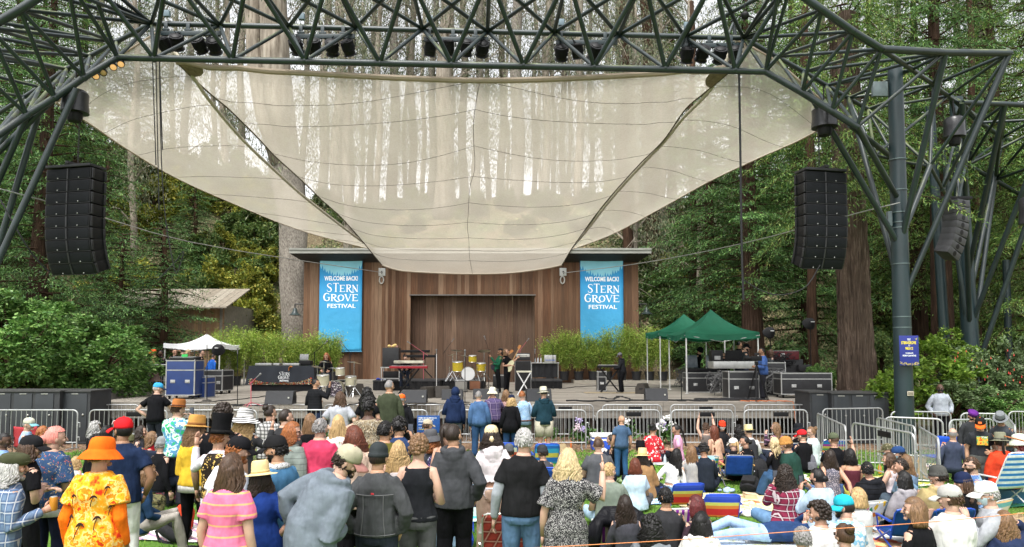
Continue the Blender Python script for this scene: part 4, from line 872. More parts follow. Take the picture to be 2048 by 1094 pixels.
for px,wp,Y in ((330,12,78),(720,11,80),(845,11,80),(905,9,86),(1015,9,84),(1080,9,86),(1140,9,80),(1225,10,84),(1320,10,84)):
 euc(px,wp,Y,'thin distant eucalyptus far behind the ridge',random.uniform(-.5,.5),M_EUC,27,k if k%3==0 else None); k+=1
Yg=43; b=at(594,690,Yg); e=empty('eucalyptus_tree',(b.x,Yg,0),0,'giant eucalyptus with rough grey bark at the left corner of the stage building','tree')
m=MB(); P=[(594,760),(590,640),(585,560),(586,500),(588,440),(578,380),(566,300),(556,200),(548,100),(545,20),(542,-80),(540,-200)]
Wd=[58,52,52,54,58,60,62,62,60,58,56,50]; m.loft([at(px,py,Yg) for px,py in P],[w_/2/F*Yg for w_ in Wd],22)
m.build('trunk',M_EUCR,e,smooth='all')
m=MB(); m.loft([at(px,py,Yg-.5) for px,py in ((560,330),(528,230),(510,120),(505,20),(502,-90))],[.5,.55,.5,.45,.4],16); m.build('limb',M_EUC,e,smooth='all')
m=MB(); m.loft([at(px,py,Yg-1) for px,py in ((566,300),(556,200),(550,100),(546,20),(542,-80))],[.25,.8,.85,.8,.7],18); m.build('peeling_bark',M_EUC,e,smooth='all')
for s_ in eucs[0]:
 o=bpy.data.objects.new(s_.name.split('.')[0],s_.data); COL.objects.link(o); o.parent=e; o.location=(-1.5,0,8)
for px,wp,Y,bk,lb in ((258,14,48,M_EUC,'pale trunk standing between the firs on the left'),(1272,14,48,M_EUC,'thin pale trunk on the slope right of the building roof'),(1305,34,52,M_DBARK,'dark stump like trunk on the slope above the roof at right'),(1255,24,47,M_DBARK,'ivy clad trunk just above the right roof'),(1395,16,50,M_EUC,'pale trunk half hidden in the right firs'),(2000,26,40,M_EUC,'pale mossy trunk right of the rear column'),(1385,16,41,M_DBARK,'dark trunk showing under the green tent'),(1630,20,30,M_DBARK,'dark mossy trunk left of the big redwood'),(1958,18,36,M_DBARK,'dark leaning trunk behind the fuchsias'),(690,20,52,M_EUC,'pale trunk between the sails at the left'),(440,14,58,M_EUC,'slim pale trunk under the left sail edge'),(180,16,54,M_EUC,'pale trunk behind the left speaker array'),(1540,18,56,M_EUC,'pale trunk beyond the dark firs left of the right array'),(1665,18,52,M_EUC,'pale trunk high behind the right truss wing'),(1810,16,54,M_EUC,'pale trunk behind the near column'),(1940,16,50,M_EUC,'pale trunk behind the rear column'),(1330,12,58,M_EUC,'thin pale trunk high on the right slope')):
 euc(px,wp,Y,lb,random.uniform(-.4,.4),bk,24,(1 if Y>44 else None),'separate trunks among the firs')
for src in sources:
 for o in src:
  if o is not None: bpy.data.objects.remove(o)
#  potted bamboo
M_BAM=leafmat('bamboo_leaf',[(.12,.21,.03),(.22,.35,.05),(.33,.45,.08),(.44,.49,.12)],.55,.3,1.5); M_CANE=leafmat('bamboo_cane',[(.16,.16,.03),(.28,.24,.05),(.30,.17,.04)],.6,0,1); M_POT=M('black_pot',(.02,.02,.022),.55,0,.2,4)
def bamboo(x,y,z,h,w_,lab,seed,lo=.28):
 r=np.random.default_rng(seed); e=empty('potted_bamboo',(x,y,z),0,lab,'potted plant','potted bamboos along the stage wall')
 m=MB(); m.lathe([(.20,0),(.245,.40),(.265,.40),(.265,.45),(.235,.45),(.225,.38),(.01,.37)],(0,0,0),18); m.build('pot',M_POT,e,local=True)
 cn=MB(); C=[];D=[]
 for k in range(26):
  a=r.uniform(0,6.3); q=r.uniform(0,.17); b=Vector((q*math.cos(a),q*math.sin(a),.36)); ln=Vector((r.normal(0,w_*.48),r.normal(0,w_*.3),h*r.uniform(.6,1.0))); mid=b+Vector((ln.x*.3,ln.y*.3,ln.z*.5)); cn.loft([b,mid,b+ln],[.009,.007,.003],4,cap=False)
  nn=int(230);
  for j in range(nn):
   t=r.uniform(lo*.45,1.0)**.75; p=(b*(1-t)**2+mid*2*t*(1-t)+(b+ln)*t*t); p=np.array(p)+r.normal(0,.10,3)*(.6+t); C.append(p); D.append(r.normal(size=3)*.8+np.array([0,0,-.35]))
 cn.build('cane',M_CANE,e,local=True); C=np.array(C);D=np.array(D); L=r.uniform(.07,.15,len(C)); V=diamonds(C,D,r.normal(size=(len(C),3)),L,L*.26); np_obj('foliage',V,qf(len(C)),M_BAM,e)
 return e
k=0
for px,ptop,Y in ((440,668,33.2),(474,662,33.5),(510,664,34),(545,668,34.3),(580,672,34.6),(612,678,34.8),(640,672,35),(668,668,35.3)):
 z=DECK+(.0 if Y<BY-1.7 else .17); zt=at(px,ptop,Y).z; x=(px-CX)/F*Y; bamboo(x,Y,z,(zt-z-.36)*1.1,.55,('dense potted bamboo behind the covered DJ table' if 490<px<620 else 'dense potted bamboo beside the white tent' if px<490 else 'thin potted bamboo before the left banner'),50+k); k+=1
for px,ptop,Y in ((1100,678,35.6),(1128,668,35.6),(1157,672,35.6),(1186,676,35.6),(1214,664,35.6),(1243,656,35.5),(1272,656,35.5),(1298,662,35.4),(1325,668,35.2)):
 z=DECK+.17; zt=at(px,ptop,Y).z; x=(px-CX)/F*Y; bamboo(x,Y,z,(zt-z-.36)*1.1,.5,('potted bamboo on the step in front of the right banner' if 1150<px<1250 else 'potted bamboo on the step left of the right banner' if px<1150 else 'full potted bamboo between the right banner and the green tent'),80+k,.32); k+=1
#  STAGE EQUIPMENT
def dk(px,py): return onz(px,py,DECK+.002)
M_CASE=M('case_black',(.02,.02,.022),.45,0,.3,6,0,20,.4); M_ALU=M('case_aluminium',(.42,.42,.41),.4,.6,.2,8); M_CHR=M('chrome',(.5,.5,.5),.2,.95,0); M_GRN=NT('green_tent_cloth')
_n=M_GRN.noise(M_GRN.co('Object'),1.2,3); M_GRN.col(M_GRN.ramp(_n,[(.3,(.010,.10,.055)),(.7,(.016,.15,.085))])); M_GRN.bump(_n,.3,.15); M_GRN.done(.55,0,.3)
_tb=M_GRN.n('BsdfTranslucent'); _tb.inputs[0].default_value=(.02,.22,.11,1); _m=M_GRN.n('MixShader'); _m.inputs[0].default_value=.35; M_GRN.l(M_GRN.b.outputs[0],_m.inputs[1]); M_GRN.l(_tb.outputs[0],_m.inputs[2]); M_GRN.l(_m.outputs[0],M_GRN.out.inputs[0]); M_GRN=M_GRN.m
M_WT=M('white_tent_cloth',(.80,.81,.82),.6,0,.05,2,.2,3)
def road_case(c,size,lab,rz=0,col=None,wheels=True,doors=2,cat='flight case',lid=True):
 """c = centre of the foot"""
 e=empty('flight_case',c,rz,lab,cat); w_,d_,h_=size; z0=.12 if wheels else 0
 m=MB(); m.cbox((0,0,z0+h_/2),(w_,d_,h_),.01); bd=m.build('body',col or M_CASE,e,local=True)
 m=MB(); t=.035
 for sx in(-1,1):
  for sy in(-1,1): m.box((sx*(w_/2-t/2+.003),sy*(d_/2-t/2+.003),z0+h_/2),(t,t,h_+.006))
 for sz in (z0+t/2-.003,z0+h_*.72,z0+h_-t/2+.003):
  m.box((0,-d_/2+t/2-.004,sz),(w_-.07,t,t)); m.box((0,d_/2-t/2+.004,sz),(w_-.07,t,t)); m.box((-w_/2+t/2-.004,0,sz),(t,d_-.07,t)); m.box((w_/2-t/2+.004,0,sz),(t,d_-.07,t))
 m.build('edge_trim',M_ALU,bd,local=True,smooth=False)
 m=MB()
 for k in range(doors):
  x=-w_/2+w_*(k+.5)/doors; m.cbox((x,-d_/2-.006,z0+h_*.4),(.16,.014,.11),.004)
 m.build('handle_plate',M_ALU,bd,local=True)
 m=MB()
 for k in range(doors): x=-w_/2+w_*(k+.5)/doors; m.loft([(x-.05,-d_/2-.014,z0+h_*.4),(x-.04,-d_/2-.028,z0+h_*.4-.02),(x+.04,-d_/2-.028,z0+h_*.4-.02),(x+.05,-d_/2-.014,z0+h_*.4)],.007,5)
 for sx in(-1,1):
  for sz in(-1,1): m.ball((sx*(w_/2-.01),-d_/2+.01,z0+h_/2+sz*(h_/2-.01)),.03,8,6)
 m.build('ball_corner',M_CHR,bd,local=True)
 if wheels:
  for sx in(-1,1):
   for sy in(-1,1): m=MB(); m.lathe([(.001,-.02),(.05,-.02),(.05,.02),(.001,.02)],(sx*(w_/2-.1),sy*(d_/2-.1),.052),12,Euler((0,R(90),0)).to_matrix()); m.box((sx*(w_/2-.1),sy*(d_/2-.1),.1),(.07,.08,.04)); m.build('wheel',M_BLK,e,local=True)
 return e
def wedge(px,py,lab,wd=.72,rz=0,big=1.0,grey=None):
 c=dk(px,py); e=empty('floor_monitor',c,rz,lab,'floor monitor'); h_=.36*big; d_=.42*big
 prof=[(-d_*.5,0),(d_*.5,0),(d_*.5,h_*.55),(d_*.28,h_),(-d_*.18,h_*.98)]
 m=MB(); n=len(prof); vs=[(-wd/2,y,z) for y,z in prof]+[(wd/2,y,z) for y,z in prof]; m.add(vs,[tuple(range(n)),tuple(range(2*n-1,n-1,-1))]+[(i,n+i,n+(i+1)%n,(i+1)%n) for i in range(n)])
 bd=m.build('cabinet',grey or M('monitor_black',(.022,.023,.026),.55,0,.2,5,.1,300,.35),e,local=True,smooth=False); bv=bd.modifiers.new('b','BEVEL'); bv.width=.012; bv.segments=2
 m=MB(); m.cbox((wd*.36,-d_*.42,h_*.5),(.05,.012,.05),.004,(R(-35)*0,0,0)); m.build('badge',M('badge_pale',(.4,.4,.36),.5),bd,local=True)
 m=MB(); m.lathe([(.05,0),(.07,.004),(.075,.012),(.06,.012),(.01,.004)],(wd/2+.003,0,h_*.45),14,Euler((0,R(90),0)).to_matrix()); m.cbox((-wd/2-.006,0,h_*.5),(.014,.14,.05),.004); m.build('side_port',M_BLKM,bd,local=True)
 return e
wedge(561,808,'black floor monitor at the stage edge in front of the covered DJ table',.84,0,1.1)
wedge(829,805,'black floor monitor behind the orange cap at the stage edge',.78,0,1.1)
wedge(905,799,'low dark floor monitor behind the navy hooded figure',.7,0,.95)
wedge(972,798,'low dark floor monitor behind the grey haired man at the fence',.86,0,.95)
wedge(1077,802,'black floor monitor left of the felt hat at the stage edge',.8,R(8),1.1)
wedge(1312,801,'black floor monitor with a pale badge at the right stage edge',.72,R(-3),1.1)
wedge(1287,787,'brown black side fill monitor turned toward the right keyboard player',.62,R(62),1.1,M('brown_monitor',(.04,.034,.028),.6))
wedge(708,790,'dark rounded side monitor beside the left drum kit',.7,R(50),1.15,M('brown_monitor',(.04,.034,.028),.6))
wedge(857,795,'dark brown side monitor right of the red keyboard',.55,R(60),1.05,M('brown_monitor',(.04,.034,.028),.6)); wedge(884,795,'dark brown monitor with a flat top left of the drum riser',.5,R(15),1.1,M('brown_monitor',(.04,.034,.028),.6))
def riser(x0,x1,y,d_,h_,lab,skirt=True):
 a=dk(x0,y); b=dk(x1,y); e=empty('riser',Vector(((a.x+b.x)/2,a.y,DECK)),0,lab,'stage riser'); m=MB(); m.cbox(((a.x+b.x)/2,a.y+d_/2,DECK+h_-.03),(b.x-a.x,d_,.06),.008); m.build('platform',M('riser_top',(.03,.03,.032),.7),e)
 m=MB(); n=70;
 def f(u,v): x=a.x+.01+(b.x-a.x-.02)*u; return (x,a.y+.02+.012*math.sin(u*n*1.7)+.01*math.sin(u*n*.6),DECK+.006+(h_-.07)*v)
 m.grid(f,n*2,2); m.bbox(a.x+.012,b.x-.012,a.y+.06,a.y+d_-.02,DECK+.005,DECK+h_-.065); m.build('skirt',M('black_skirt',(.012,.012,.013),.85),e); return e
riser(745,880,781,2.2,.42,'black skirted riser under the red keyboard and the organ'); riser(884,968,779,2.6,.42,'black skirted riser under the yellow drum kit'); riser(1063,1125,777,2.2,.36,'black skirted riser beside the tall amplifier')
def post(m,a,b,r=.012,n=6): m.tube(a,b,r,n)
def mic_stand(px,py,pt,lab,col=None,boom=None,base='tripod',mic=True,z=None):
 c=dk(px,py) if z is None else onz(px,py,z); top=at(px,pt,c.y); e=empty('microphone_stand',c,0,lab,'microphone stand'); col=col or M_BLK
 m=MB(); m.tube(c,top,.013,8); m.build('pole',col,e)
 m=MB()
 if base=='tripod':
  for k in range(3): a=k*2.09+.5; m.tube(c+Vector((0,0,.12)),c+Vector((.32*math.cos(a),.32*math.sin(a),.012)),.012,6)
 else: m.lathe([(.15,0),(.15,.015),(.04,.03),(.001,.03)],c,20)
 m.build('base',col,e); tip=top
 if boom:
  q=at(boom[0],boom[1],c.y); back=top-(q-top)*.35; m=MB(); m.tube(back,q,.010,6); m.ball(top,.025,8,6); m.build('boom_arm',col,e); tip=q; d=(q-top).normalized()
 else: d=Vector((0,0,1))
 if mic: m=MB(); m.loft([tip,tip+d*.14],[.014,.02],8); m.ball(tip+d*.17,.035,10,7); m.build('microphone',M('mic_grey',(.20,.20,.20),.4,.5),e)
 return e
PINK=M('pink_taped_metal',(.45,.10,.13),.5)
mic_stand(475,812,708,'black microphone stand left of the pink boom stand at the stage edge',None,None,'plate')
mic_stand(502,813,765,'pink taped microphone stand with a short silver boom in front of the DJ table',PINK,(512,756))
mic_stand(414,801,668,'tall black stand beside the blue flight case',None,None,'plate',False)
mic_stand(700,790,705,'black boom microphone stand right of the left drum kit',None,(686,690))
mic_stand(629,785,705,'black boom microphone stand pointing up behind the DJ table',None,(648,688))
mic_stand(847,778,705,'pink boom microphone stand over the organ',PINK,(822,688))
mic_stand(873,783,708,'white microphone stand left of the drum kit',M('white_metal',(.7,.7,.7),.4),None,'plate')
mic_stand(890,770,702,'tall black boom stand leaning over the drum cymbals',None,(903,684))
mic_stand(930,805,712,'black microphone stand in front of the round bass drum',None,None,'plate')
mic_stand(977,775,700,'black boom stand behind the green guitarist',None,(971,680))
mic_stand(1070,785,708,'microphone stand right of the tall amplifier')
mic_stand(1106,778,692,'microphone stand with a pink boom before the bamboo',None,(1100,686))
mic_stand(1040,770,700,'pink boom rising above the amplifier head',PINK,(1053,683))
mic_stand(1363,802,757,'short black round base stand in front of the green tent',None,None,'plate',False)
c0=dk(500,782); y0=c0.y; xa=at(497,770,y0).x; xb=at(627,770,y0).x; e=empty('covered_table',Vector(((xa+xb)/2,y0,DECK)),0,'DJ table under a black printed cloth with a flower border','table')
zt=DECK+1.02; zb=DECK+.26; M_BC=M('black_table_cloth',(.02,.024,.032),.8,0,.25,2,.4,3)
m=MB(); m.grid(lambda u,v:(xa+(xb-xa)*u-(.12*(1-v) if u<.5 else -.06*(1-v))*abs(2*u-1)**3,y0-.03*math.sin(u*23)*(1-v)-.06*(1-v),zb+(zt-zb)*v),60,10); m.grid(lambda u,v:(xa+(xb-xa)*u,y0+.8*v,zt+.002),4,2)
m.grid(lambda u,v:(xa-.02*(1-v),y0+.8*u,zb+(zt-zb)*v),6,4); m.grid(lambda u,v:(xb+.02*(1-v),y0+.8*u,zb+(zt-zb)*v),6,4); m.build('table_cloth',M_BC,e)
m=MB()
for x in (xa+.15,xb-.15):
 for y in (y0+.1,y0+.7): m.bbox(x-.02,x+.02,y-.02,y+.02,DECK,zt-.03)
m.bbox(xa+.1,xb-.1,y0+.06,y0+.74,DECK,DECK+.24); m.build('plinth',M_BLKM,e)
Pq=lambda u,v,d:Vector((u,y0-.068-.03*0-d*1.0,v))
m=MB(); sc=(xb-xa)/130
serif(m,'STERN',xa+63*sc,zt-19*sc,21*sc,7*sc,Pq,heights=[1,1.08,.82,.86,.82],th=.05); m.build('lettering',M_WHT,e,smooth=False)
m=MB(); serif(m,'GROVE',xa+61*sc,zt-26*sc,23*sc,6.5*sc,Pq,heights=[1,.85,.8,.85,.85],th=.05); m.build('lettering',M_WHT,e,smooth=False)
m=MB(); text_mesh(m,'FESTIVAL',xa+64*sc,zt-31*sc,18*sc,3*sc,Pq,.05,.01); m.build('lettering',M_WHT,e,smooth=False)
ms=[M('orange_print',(.6,.2,.04),.8,var=0),M('green_print',(.12,.22,.08),.8,var=0),M('red_print',(.5,.05,.03),.8,var=0),M('cream_print',(.6,.55,.4),.8,var=0)]; m=MB(); rp=random.Random(3)
for k in range(420):
 u=rp.uniform(.01,.99); q=abs(2*u-1)**3; v=zb+.02+rp.uniform(0,.05+.26*q); x=xa+(xb-xa)*u; y=y0-.10; r_=rp.uniform(.012,.03); m.cur=rp.randrange(4); m.add([(x-r_,y,v),(x,y,v-r_),(x+r_,y,v),(x,y,v+r_)],[(0,1,2,3)])
for k in range(6): m.cur=0; x=xa+(82+k*.6)*sc; z=zt-(8-k)*sc*1.1; r_=.02+.012*k; m.add([(x-r_,y0-.12,z),(x,y0-.12,z-r_*.6),(x+r_,y0-.12,z+r_*.6),(x,y0-.12,z+r_)],[(0,1,2,3)])
m.build('flower_print',ms,e,smooth=False)
for k,(xx,w_) in enumerate(((530,28),(556,10),(585,28))):
 c=at(xx,700,y0+.35); e2=empty('turntable',Vector((c.x,c.y,zt+.01)),0,['silver turntable on the left of the DJ table','small silver mixer between the two turntables','silver turntable on the right of the DJ table'][k],'turntable' if k!=1 else 'mixer'); W=w_*.024
 m=MB(); m.cbox((0,0,.05),(W,.36,.09),.01); m.build('body',M_ALU,e2,local=True); m=MB()
 if k!=1: m.lathe([(.15,0),(.15,.02),(.001,.022)],(-.05,0,.096),24); m.build('platter',M_BLK,e2,local=True); m=MB(); m.loft([(.19,.12,.12),(.16,-.02,.13),(.08,-.06,.12)],.007,5); m.build('tone_arm',M_CHR,e2,local=True)
 else:
  for q in range(8): m.cbox((-.08+.05*(q%4),-.1+.12*(q//4),.1),(.02,.02,.03),.003)
  m.build('fader',M_BLK,e2,local=True)
c=at(608,722,y0+.45); e2=empty('laptop',Vector((c.x,c.y,zt+.22)),0,'grey laptop on a black box at the right of the DJ table','laptop'); m=MB(); m.cbox((0,.02,.14),(.36,.012,.24),.005,(R(-12),0,0)); m.build('screen',M('grey_lid',(.22,.22,.22),.4,.4),e2,local=True); m=MB(); m.cbox((0,.14,0),(.36,.24,.018),.005); m.build('base',M('grey_lid',(.22,.22,.22),.4,.4),e2,local=True)
m=MB(); m.cbox(Vector((c.x+.05,c.y+.1,zt+.11)),(.5,.4,.2),.03); tag(m.build('equipment_box',M_BLK,loc=Vector((c.x,c.y,zt+.01))),'black soft box under the grey laptop','box')
road_case(dk(369,797),(.98,.7,1.18),'tall dark blue flight case under the small mixing desk',0,M('blue_case',(.02,.045,.16),.45,0,.2,3,0,20,.4))
road_case(dk(404,795),(.62,.6,.72),'low dark blue flight case beside the tall blue one',R(-8),M('blue_case',(.02,.045,.16),.45,0,.2,3,0,20,.4),False,1)
road_case(dk(432,787),(1.0,.7,.78),'black flight case with silver edges right of the blue cases',R(-12),None,True,3)
c=at(369,718,dk(369,797).y); e=empty('mixing_desk',Vector((c.x,c.y,DECK+1.31)),0,'small mixing desk on top of the tall blue flight case','mixing desk'); m=MB(); m.cbox((0,0,.04),(.9,.6,.08),.01,(R(8),0,0)); m.build('body',M_BLK,e,local=True); m=MB()
for q in range(40): m.cbox((-.4+.04*(q%20),-.15+.2*(q//20),.09+.02*(q//20)),(.015,.03,.02),.002)
m.build('fader',M('pale_fader',(.5,.5,.5),.5),e,local=True)
m=MB(); m.cbox((0,.02,.14),(.2,.02,.1),.005); m.build('green_screen',M('green_screen',(.05,.55,.12),.4,var=0),e,local=True)
a=dk(330,795); b=at(345,745,a.y+.1); m=MB()
for s_ in(0,1): o_=Vector((.28*s_,.0,0)); m.tube(a+o_,b+o_+Vector((.15,.1,.15)),.02,6)
for q in range(6): t_=(q+.5)/6; p=a.lerp(b+Vector((.15,.1,.15)),t_); m.tube(p,p+Vector((.28,0,0)),.012,6)
tag(m.build('folding_ramp',M_ALU,loc=a),'narrow aluminium ladder leaning on the blue case','ladder')
c=at(310,752,25.2); e=empty('brown_bell',Vector((c.x,c.y,DECK)),0,'brown bell shaped lamp on a short post left of the stage','lamp'); m=MB(); m.lathe([(.07,.12),(.12,.1),(.14,0),(.19,-.12),(.28,-.18),(.27,-.19),(.15,-.1)],c,20); m.build('lamp_shade',M('bell_brown',(.10,.06,.05),.5),e); m=MB(); m.tube(Vector((c.x,c.y,DECK-.6)),c+Vector((0,0,.1)),.025,8); m.build('post',M_BLK,e)
#  drum kits
def drum(m,c,r,h_,rot=None,n=20): m.lathe([(r*.98,0),(r,0.0),(r,h_),(r*.98,h_)],c,n,rot)
def kit(px,py,z,lab,shell,bass_head,sc=1.0):
 c=onz(px,py,z); e=empty('drum_kit',c,0,lab,'drum kit')
 fw=Euler((R(90),0,0)).to_matrix()
 m=MB(); m.lathe([(.27,-.0),(.28,0),(.28,.38),(.27,.38)],c+Vector((0,.05,.30)),28,Euler((R(-90),0,0)).to_matrix()); bd=m.build('bass_drum',shell,e)
 m=MB(); m.lathe([(.001,0),(.262,.0),(.262,.012)],c+Vector((0,.04,.30)),28,fw); m.lathe([(.035,.013),(.001,.014)],c+Vector((.07,.035,.24)),12,fw); m.build('drum_head',bass_head,bd)
 m=MB(); m.loft([c+Vector((.275*math.cos(a),.045,.30+.275*math.sin(a))) for a in np.linspace(0,2*PI,29)[:-1]],.013,6,close=True); m.build('hoop',M_CHR,bd)
 for (dx,dy,dz,r,h_) in ((-.42,.15,.42,.21,.36),(.17,.15,.78,.16,.24),(.5,.35,.42,.2,.3)):
  m=MB(); drum(m,c+Vector((dx,dy,dz)),r,h_,Euler((R(8),0,0)).to_matrix()); d_=m.build('drum',shell,e); m=MB();
  for zz in (0,h_): m.loft([c+Vector((dx,dy,dz))+Euler((R(8),0,0)).to_matrix()@Vector(((r+.004)*math.cos(a),(r+.004)*math.sin(a),zz)) for a in np.linspace(0,2*PI,21)[:-1]],.009,5,close=True)
  m.build('hoop',M_CHR,d_)
  m=MB(); m.lathe([(.001,h_+.004),(r*.97,h_+.004)],c+Vector((dx,dy,dz)),20,Euler((R(8),0,0)).to_matrix()); m.build('drum_head',M('drum_skin',(.65,.64,.6),.6),d_)
 for (dx,dy,dz,r) in ((-.62,.1,1.05,.2),(-.5,.5,1.22,.22),(.62,.3,1.2,.26),(-.18,.5,1.0,.2)):
  b=c+Vector((dx,dy,dz)); rot=Euler((R(random.uniform(-14,4)),R(random.uniform(-10,10)),0)).to_matrix(); m=MB(); m.lathe([(r,0),(r*.5,.012),(.04,.03),(.001,.035)],b,24,rot); cy_=m.build('cymbal',M('bronze_cymbal',(.42,.36,.22),.3,.8),e)
  m=MB(); m.tube(b+Vector((0,0,.05)),b+Vector((0,0,-dz+.35)),.011,6)
  for q in range(3): a=q*2.09+dx; m.tube(b+Vector((0,0,-dz+.42)),b+Vector((.28*math.cos(a),.28*math.sin(a),-dz+.01)),.012,6)
  m.build('stand',M_CHR,cy_)
 for dx in (-.75,-.3,.35,.68):
  m=MB()
  for q in range(3): a=q*2.09+dx*3; m.tube(c+Vector((dx,.15,.34)),c+Vector((dx+.25*math.cos(a),.15+.2*math.sin(a),.01)),.012,6)
  m.tube(c+Vector((dx,.15,.34)),c+Vector((dx,.15,.6)),.014,6); m.build('tripod',M_CHR,e)
 m=MB(); m.lathe([(.17,.5),(.17,.56),(.001,.57)],c+Vector((0,.85,0)),18); m.tube(c+Vector((0,.85,.02)),c+Vector((0,.85,.5)),.02,8)
 for q in range(3): a=q*2.09; m.tube(c+Vector((0,.85,.25)),c+Vector((.25*math.cos(a),.85+.25*math.sin(a),.01)),.012,6)
 m.build('stool',M_BLK,e); return e
kit(936,763,DECK+.42,'drum kit with yellow shells and a white bass drum on the riser',M('yellow_shell',(.48,.36,.03),.25,0,.3,30,0,20,.5),M('white_head',(.6,.6,.6),.5,0,.1,3))
kit(668,795,DECK,'drum kit with cream shells and a dark patterned bass drum at the left',M('cream_shell',(.45,.42,.3),.3,0,.2),cloth((.05,.04,.05),'printed_head',.0,.5,('spots',((.6,.58,.55),(.3,.25,.25),(.5,.45,.5)),16,.35)))
#  amps and cabinets
c=dk(1046,782); e=empty('bass_amplifier',c,0,'tall black bass amplifier stack with a pale control panel','amplifier')
m=MB(); m.cbox(c+Vector((0,.25,.62)),(.66,.42,1.2),.015); m.build('cabinet',M_CASE,e); m=MB(); m.cbox(c+Vector((0,.028,.62)),(.60,.012,1.13),.004); m.build('grille_cloth',M('grille_dark',(.018,.018,.019),.9),e)
m=MB(); m.cbox(c+Vector((.0,.25,1.39)),(.60,.32,.30),.015); hd=m.build('amplifier_head',M_CASE,e); m=MB(); m.cbox(c+Vector((0,.085,1.44)),(.54,.012,.12),.004); m.build('control_panel',M('silver_panel',(.5,.5,.46),.35,.3),hd); m=MB()
for q in range(8): m.lathe([(.014,0),(.012,.018),(.001,.018)],c+Vector((-.2+.05*q,.078,1.44)),8,Euler((R(90),0,0)).to_matrix())
m.build('knob',M_BLK,hd)
m=MB()
for sx in(-1,1): m.box(c+Vector((sx*.325,.04,.62)),(.012,.012,1.2))
m.build('edge_trim',M_ALU,e)
c=dk(1048,790)+Vector((0,-.1,0)); e=empty('keyboard_stand',c,0,'white crossed stand carrying a small pale keyboard before the bass amplifier','keyboard stand'); m=MB(); Wt=M('white_metal',(.7,.7,.7),.4)
for dy in(0,.2): m.tube(c+Vector((-.24,dy,.0)),c+Vector((.24,dy,.82)),.02,8); m.tube(c+Vector((.24,dy+.04,.0)),c+Vector((-.24,dy+.04,.82)),.02,8)
m.build('crossed_leg',Wt,e); m=MB(); m.cbox(c+Vector((0,.1,.86)),(.56,.22,.06),.01); kb_=m.build('small_keyboard',M('cream_plastic',(.55,.53,.42),.5),e); m=MB()
for q in range(14): m.cbox(c+Vector((-.24+.037*q,.04,.895)),(.02,.08,.012),.002)
m.build('keys',M_BLK,kb_)
for px,py,w_,h_,mt,lb in ((922,784,.5,.5,M('silver_grille',(.22,.21,.19),.7,0,.2,3,.3,200),'grey fronted guitar amplifier at the front of the drum riser'),(950,780,.5,.44,M('brown_tolex',(.25,.11,.06),.7,0,.2,3,.3,200),'brown guitar amplifier beside the grey fronted one'),(998,776,.55,.6,M_CASE,'dark amplifier behind the two guitarists')):
 c=dk(px,py)+Vector((0,-.05,0)); e=empty('guitar_amplifier',c,0,lb,'amplifier'); m=MB(); m.cbox(c+Vector((0,.13,h_/2)),(w_,.24,h_),.02); m.build('cabinet',M_CASE if mt is not M_CASE else mt,e); m=MB(); m.cbox(c+Vector((0,.004,h_*.45)),(w_*.88,.012,h_*.78),.004); m.build('grille_cloth',mt,e); m=MB(); m.cbox(c+Vector((0,.0,h_*.93)),(w_*.88,.01,h_*.08),.003); m.build('control_panel',M_ALU,e)
c=onz(780,762,DECK+.42); e=empty('organ_speaker',c,0,'black speaker cabinet standing on a metal rack at the left of the riser','speaker cabinet'); m=MB(); m.cbox(c+Vector((0,.3,.95)),(.66,.5,.78),.015); m.build('cabinet',M_CASE,e); m=MB()
for sx in(-1,1):
 for sy in(0,1): m.box(c+Vector((sx*.36,.08+.44*sy,.27)),(.04,.04,.54))
m.box(c+Vector((0,.3,.54)),(.8,.5,.04)); m.box(c+Vector((0,.3,.1)),(.76,.48,.03)); m.build('rack_frame',M_ALU,e); m=MB(); m.cbox(c+Vector((0,.3,.25)),(.6,.4,.26),.01); m.build('rack_unit',M_BLK,e)
rsx=random.Random(2)
def pile(c,n,r,s_,cols,lab,nm='cloth_heap',cat='clothing'):
 m=MB(); ms=[cloth(q,'heap',.8) for q in cols]
 for k in range(n): m.cur=k%len(ms); a=rsx.uniform(0,6.3); q=rsx.uniform(0,r); m.ball(c+Vector((q*math.cos(a),q*math.sin(a)*.7,s_*.5+s_*.5*rsx.uniform(0,1))),(s_*rsx.uniform(.8,1.6),s_*rsx.uniform(.8,1.4),s_*rsx.uniform(.5,.9)),10,6,(rsx.uniform(-.5,.5),rsx.uniform(-.5,.5),rsx.uniform(0,3)))
 return tag(m.build(nm,ms,loc=c,smooth='all'),lab,cat)
pile(c+Vector((0,.3,1.35)),5,.18,.08,((.6,.35,.3),(.7,.5,.2),(.6,.6,.6)),'small pink and yellow toys heaped on the black speaker cabinet','toy_heap','toys')
c=onz(826,757,DECK+.42)+Vector((0,.5,0)); e=empty('organ',c,0,'black two tier organ on a crossed stand behind the sunglasses keyboard player','organ'); m=MB(); m.cbox(c+Vector((.25,0,.98)),(1.5,.45,.12),.02); m.cbox(c+Vector((0,.15,1.2)),(1.3,.3,.12),.02); m.build('console',M_BLK,e); m=MB()
for sx in(-1,1): m.tube(c+Vector((sx*.6+.2,0,.01)),c+Vector((-sx*.3+.2,0,.95)),.025,8); m.tube(c+Vector((sx*.7+.2,.2,.01)),c+Vector((sx*.7+.2,.2,1.1)),.03,8)
m.build('stand',M_BLK,e)
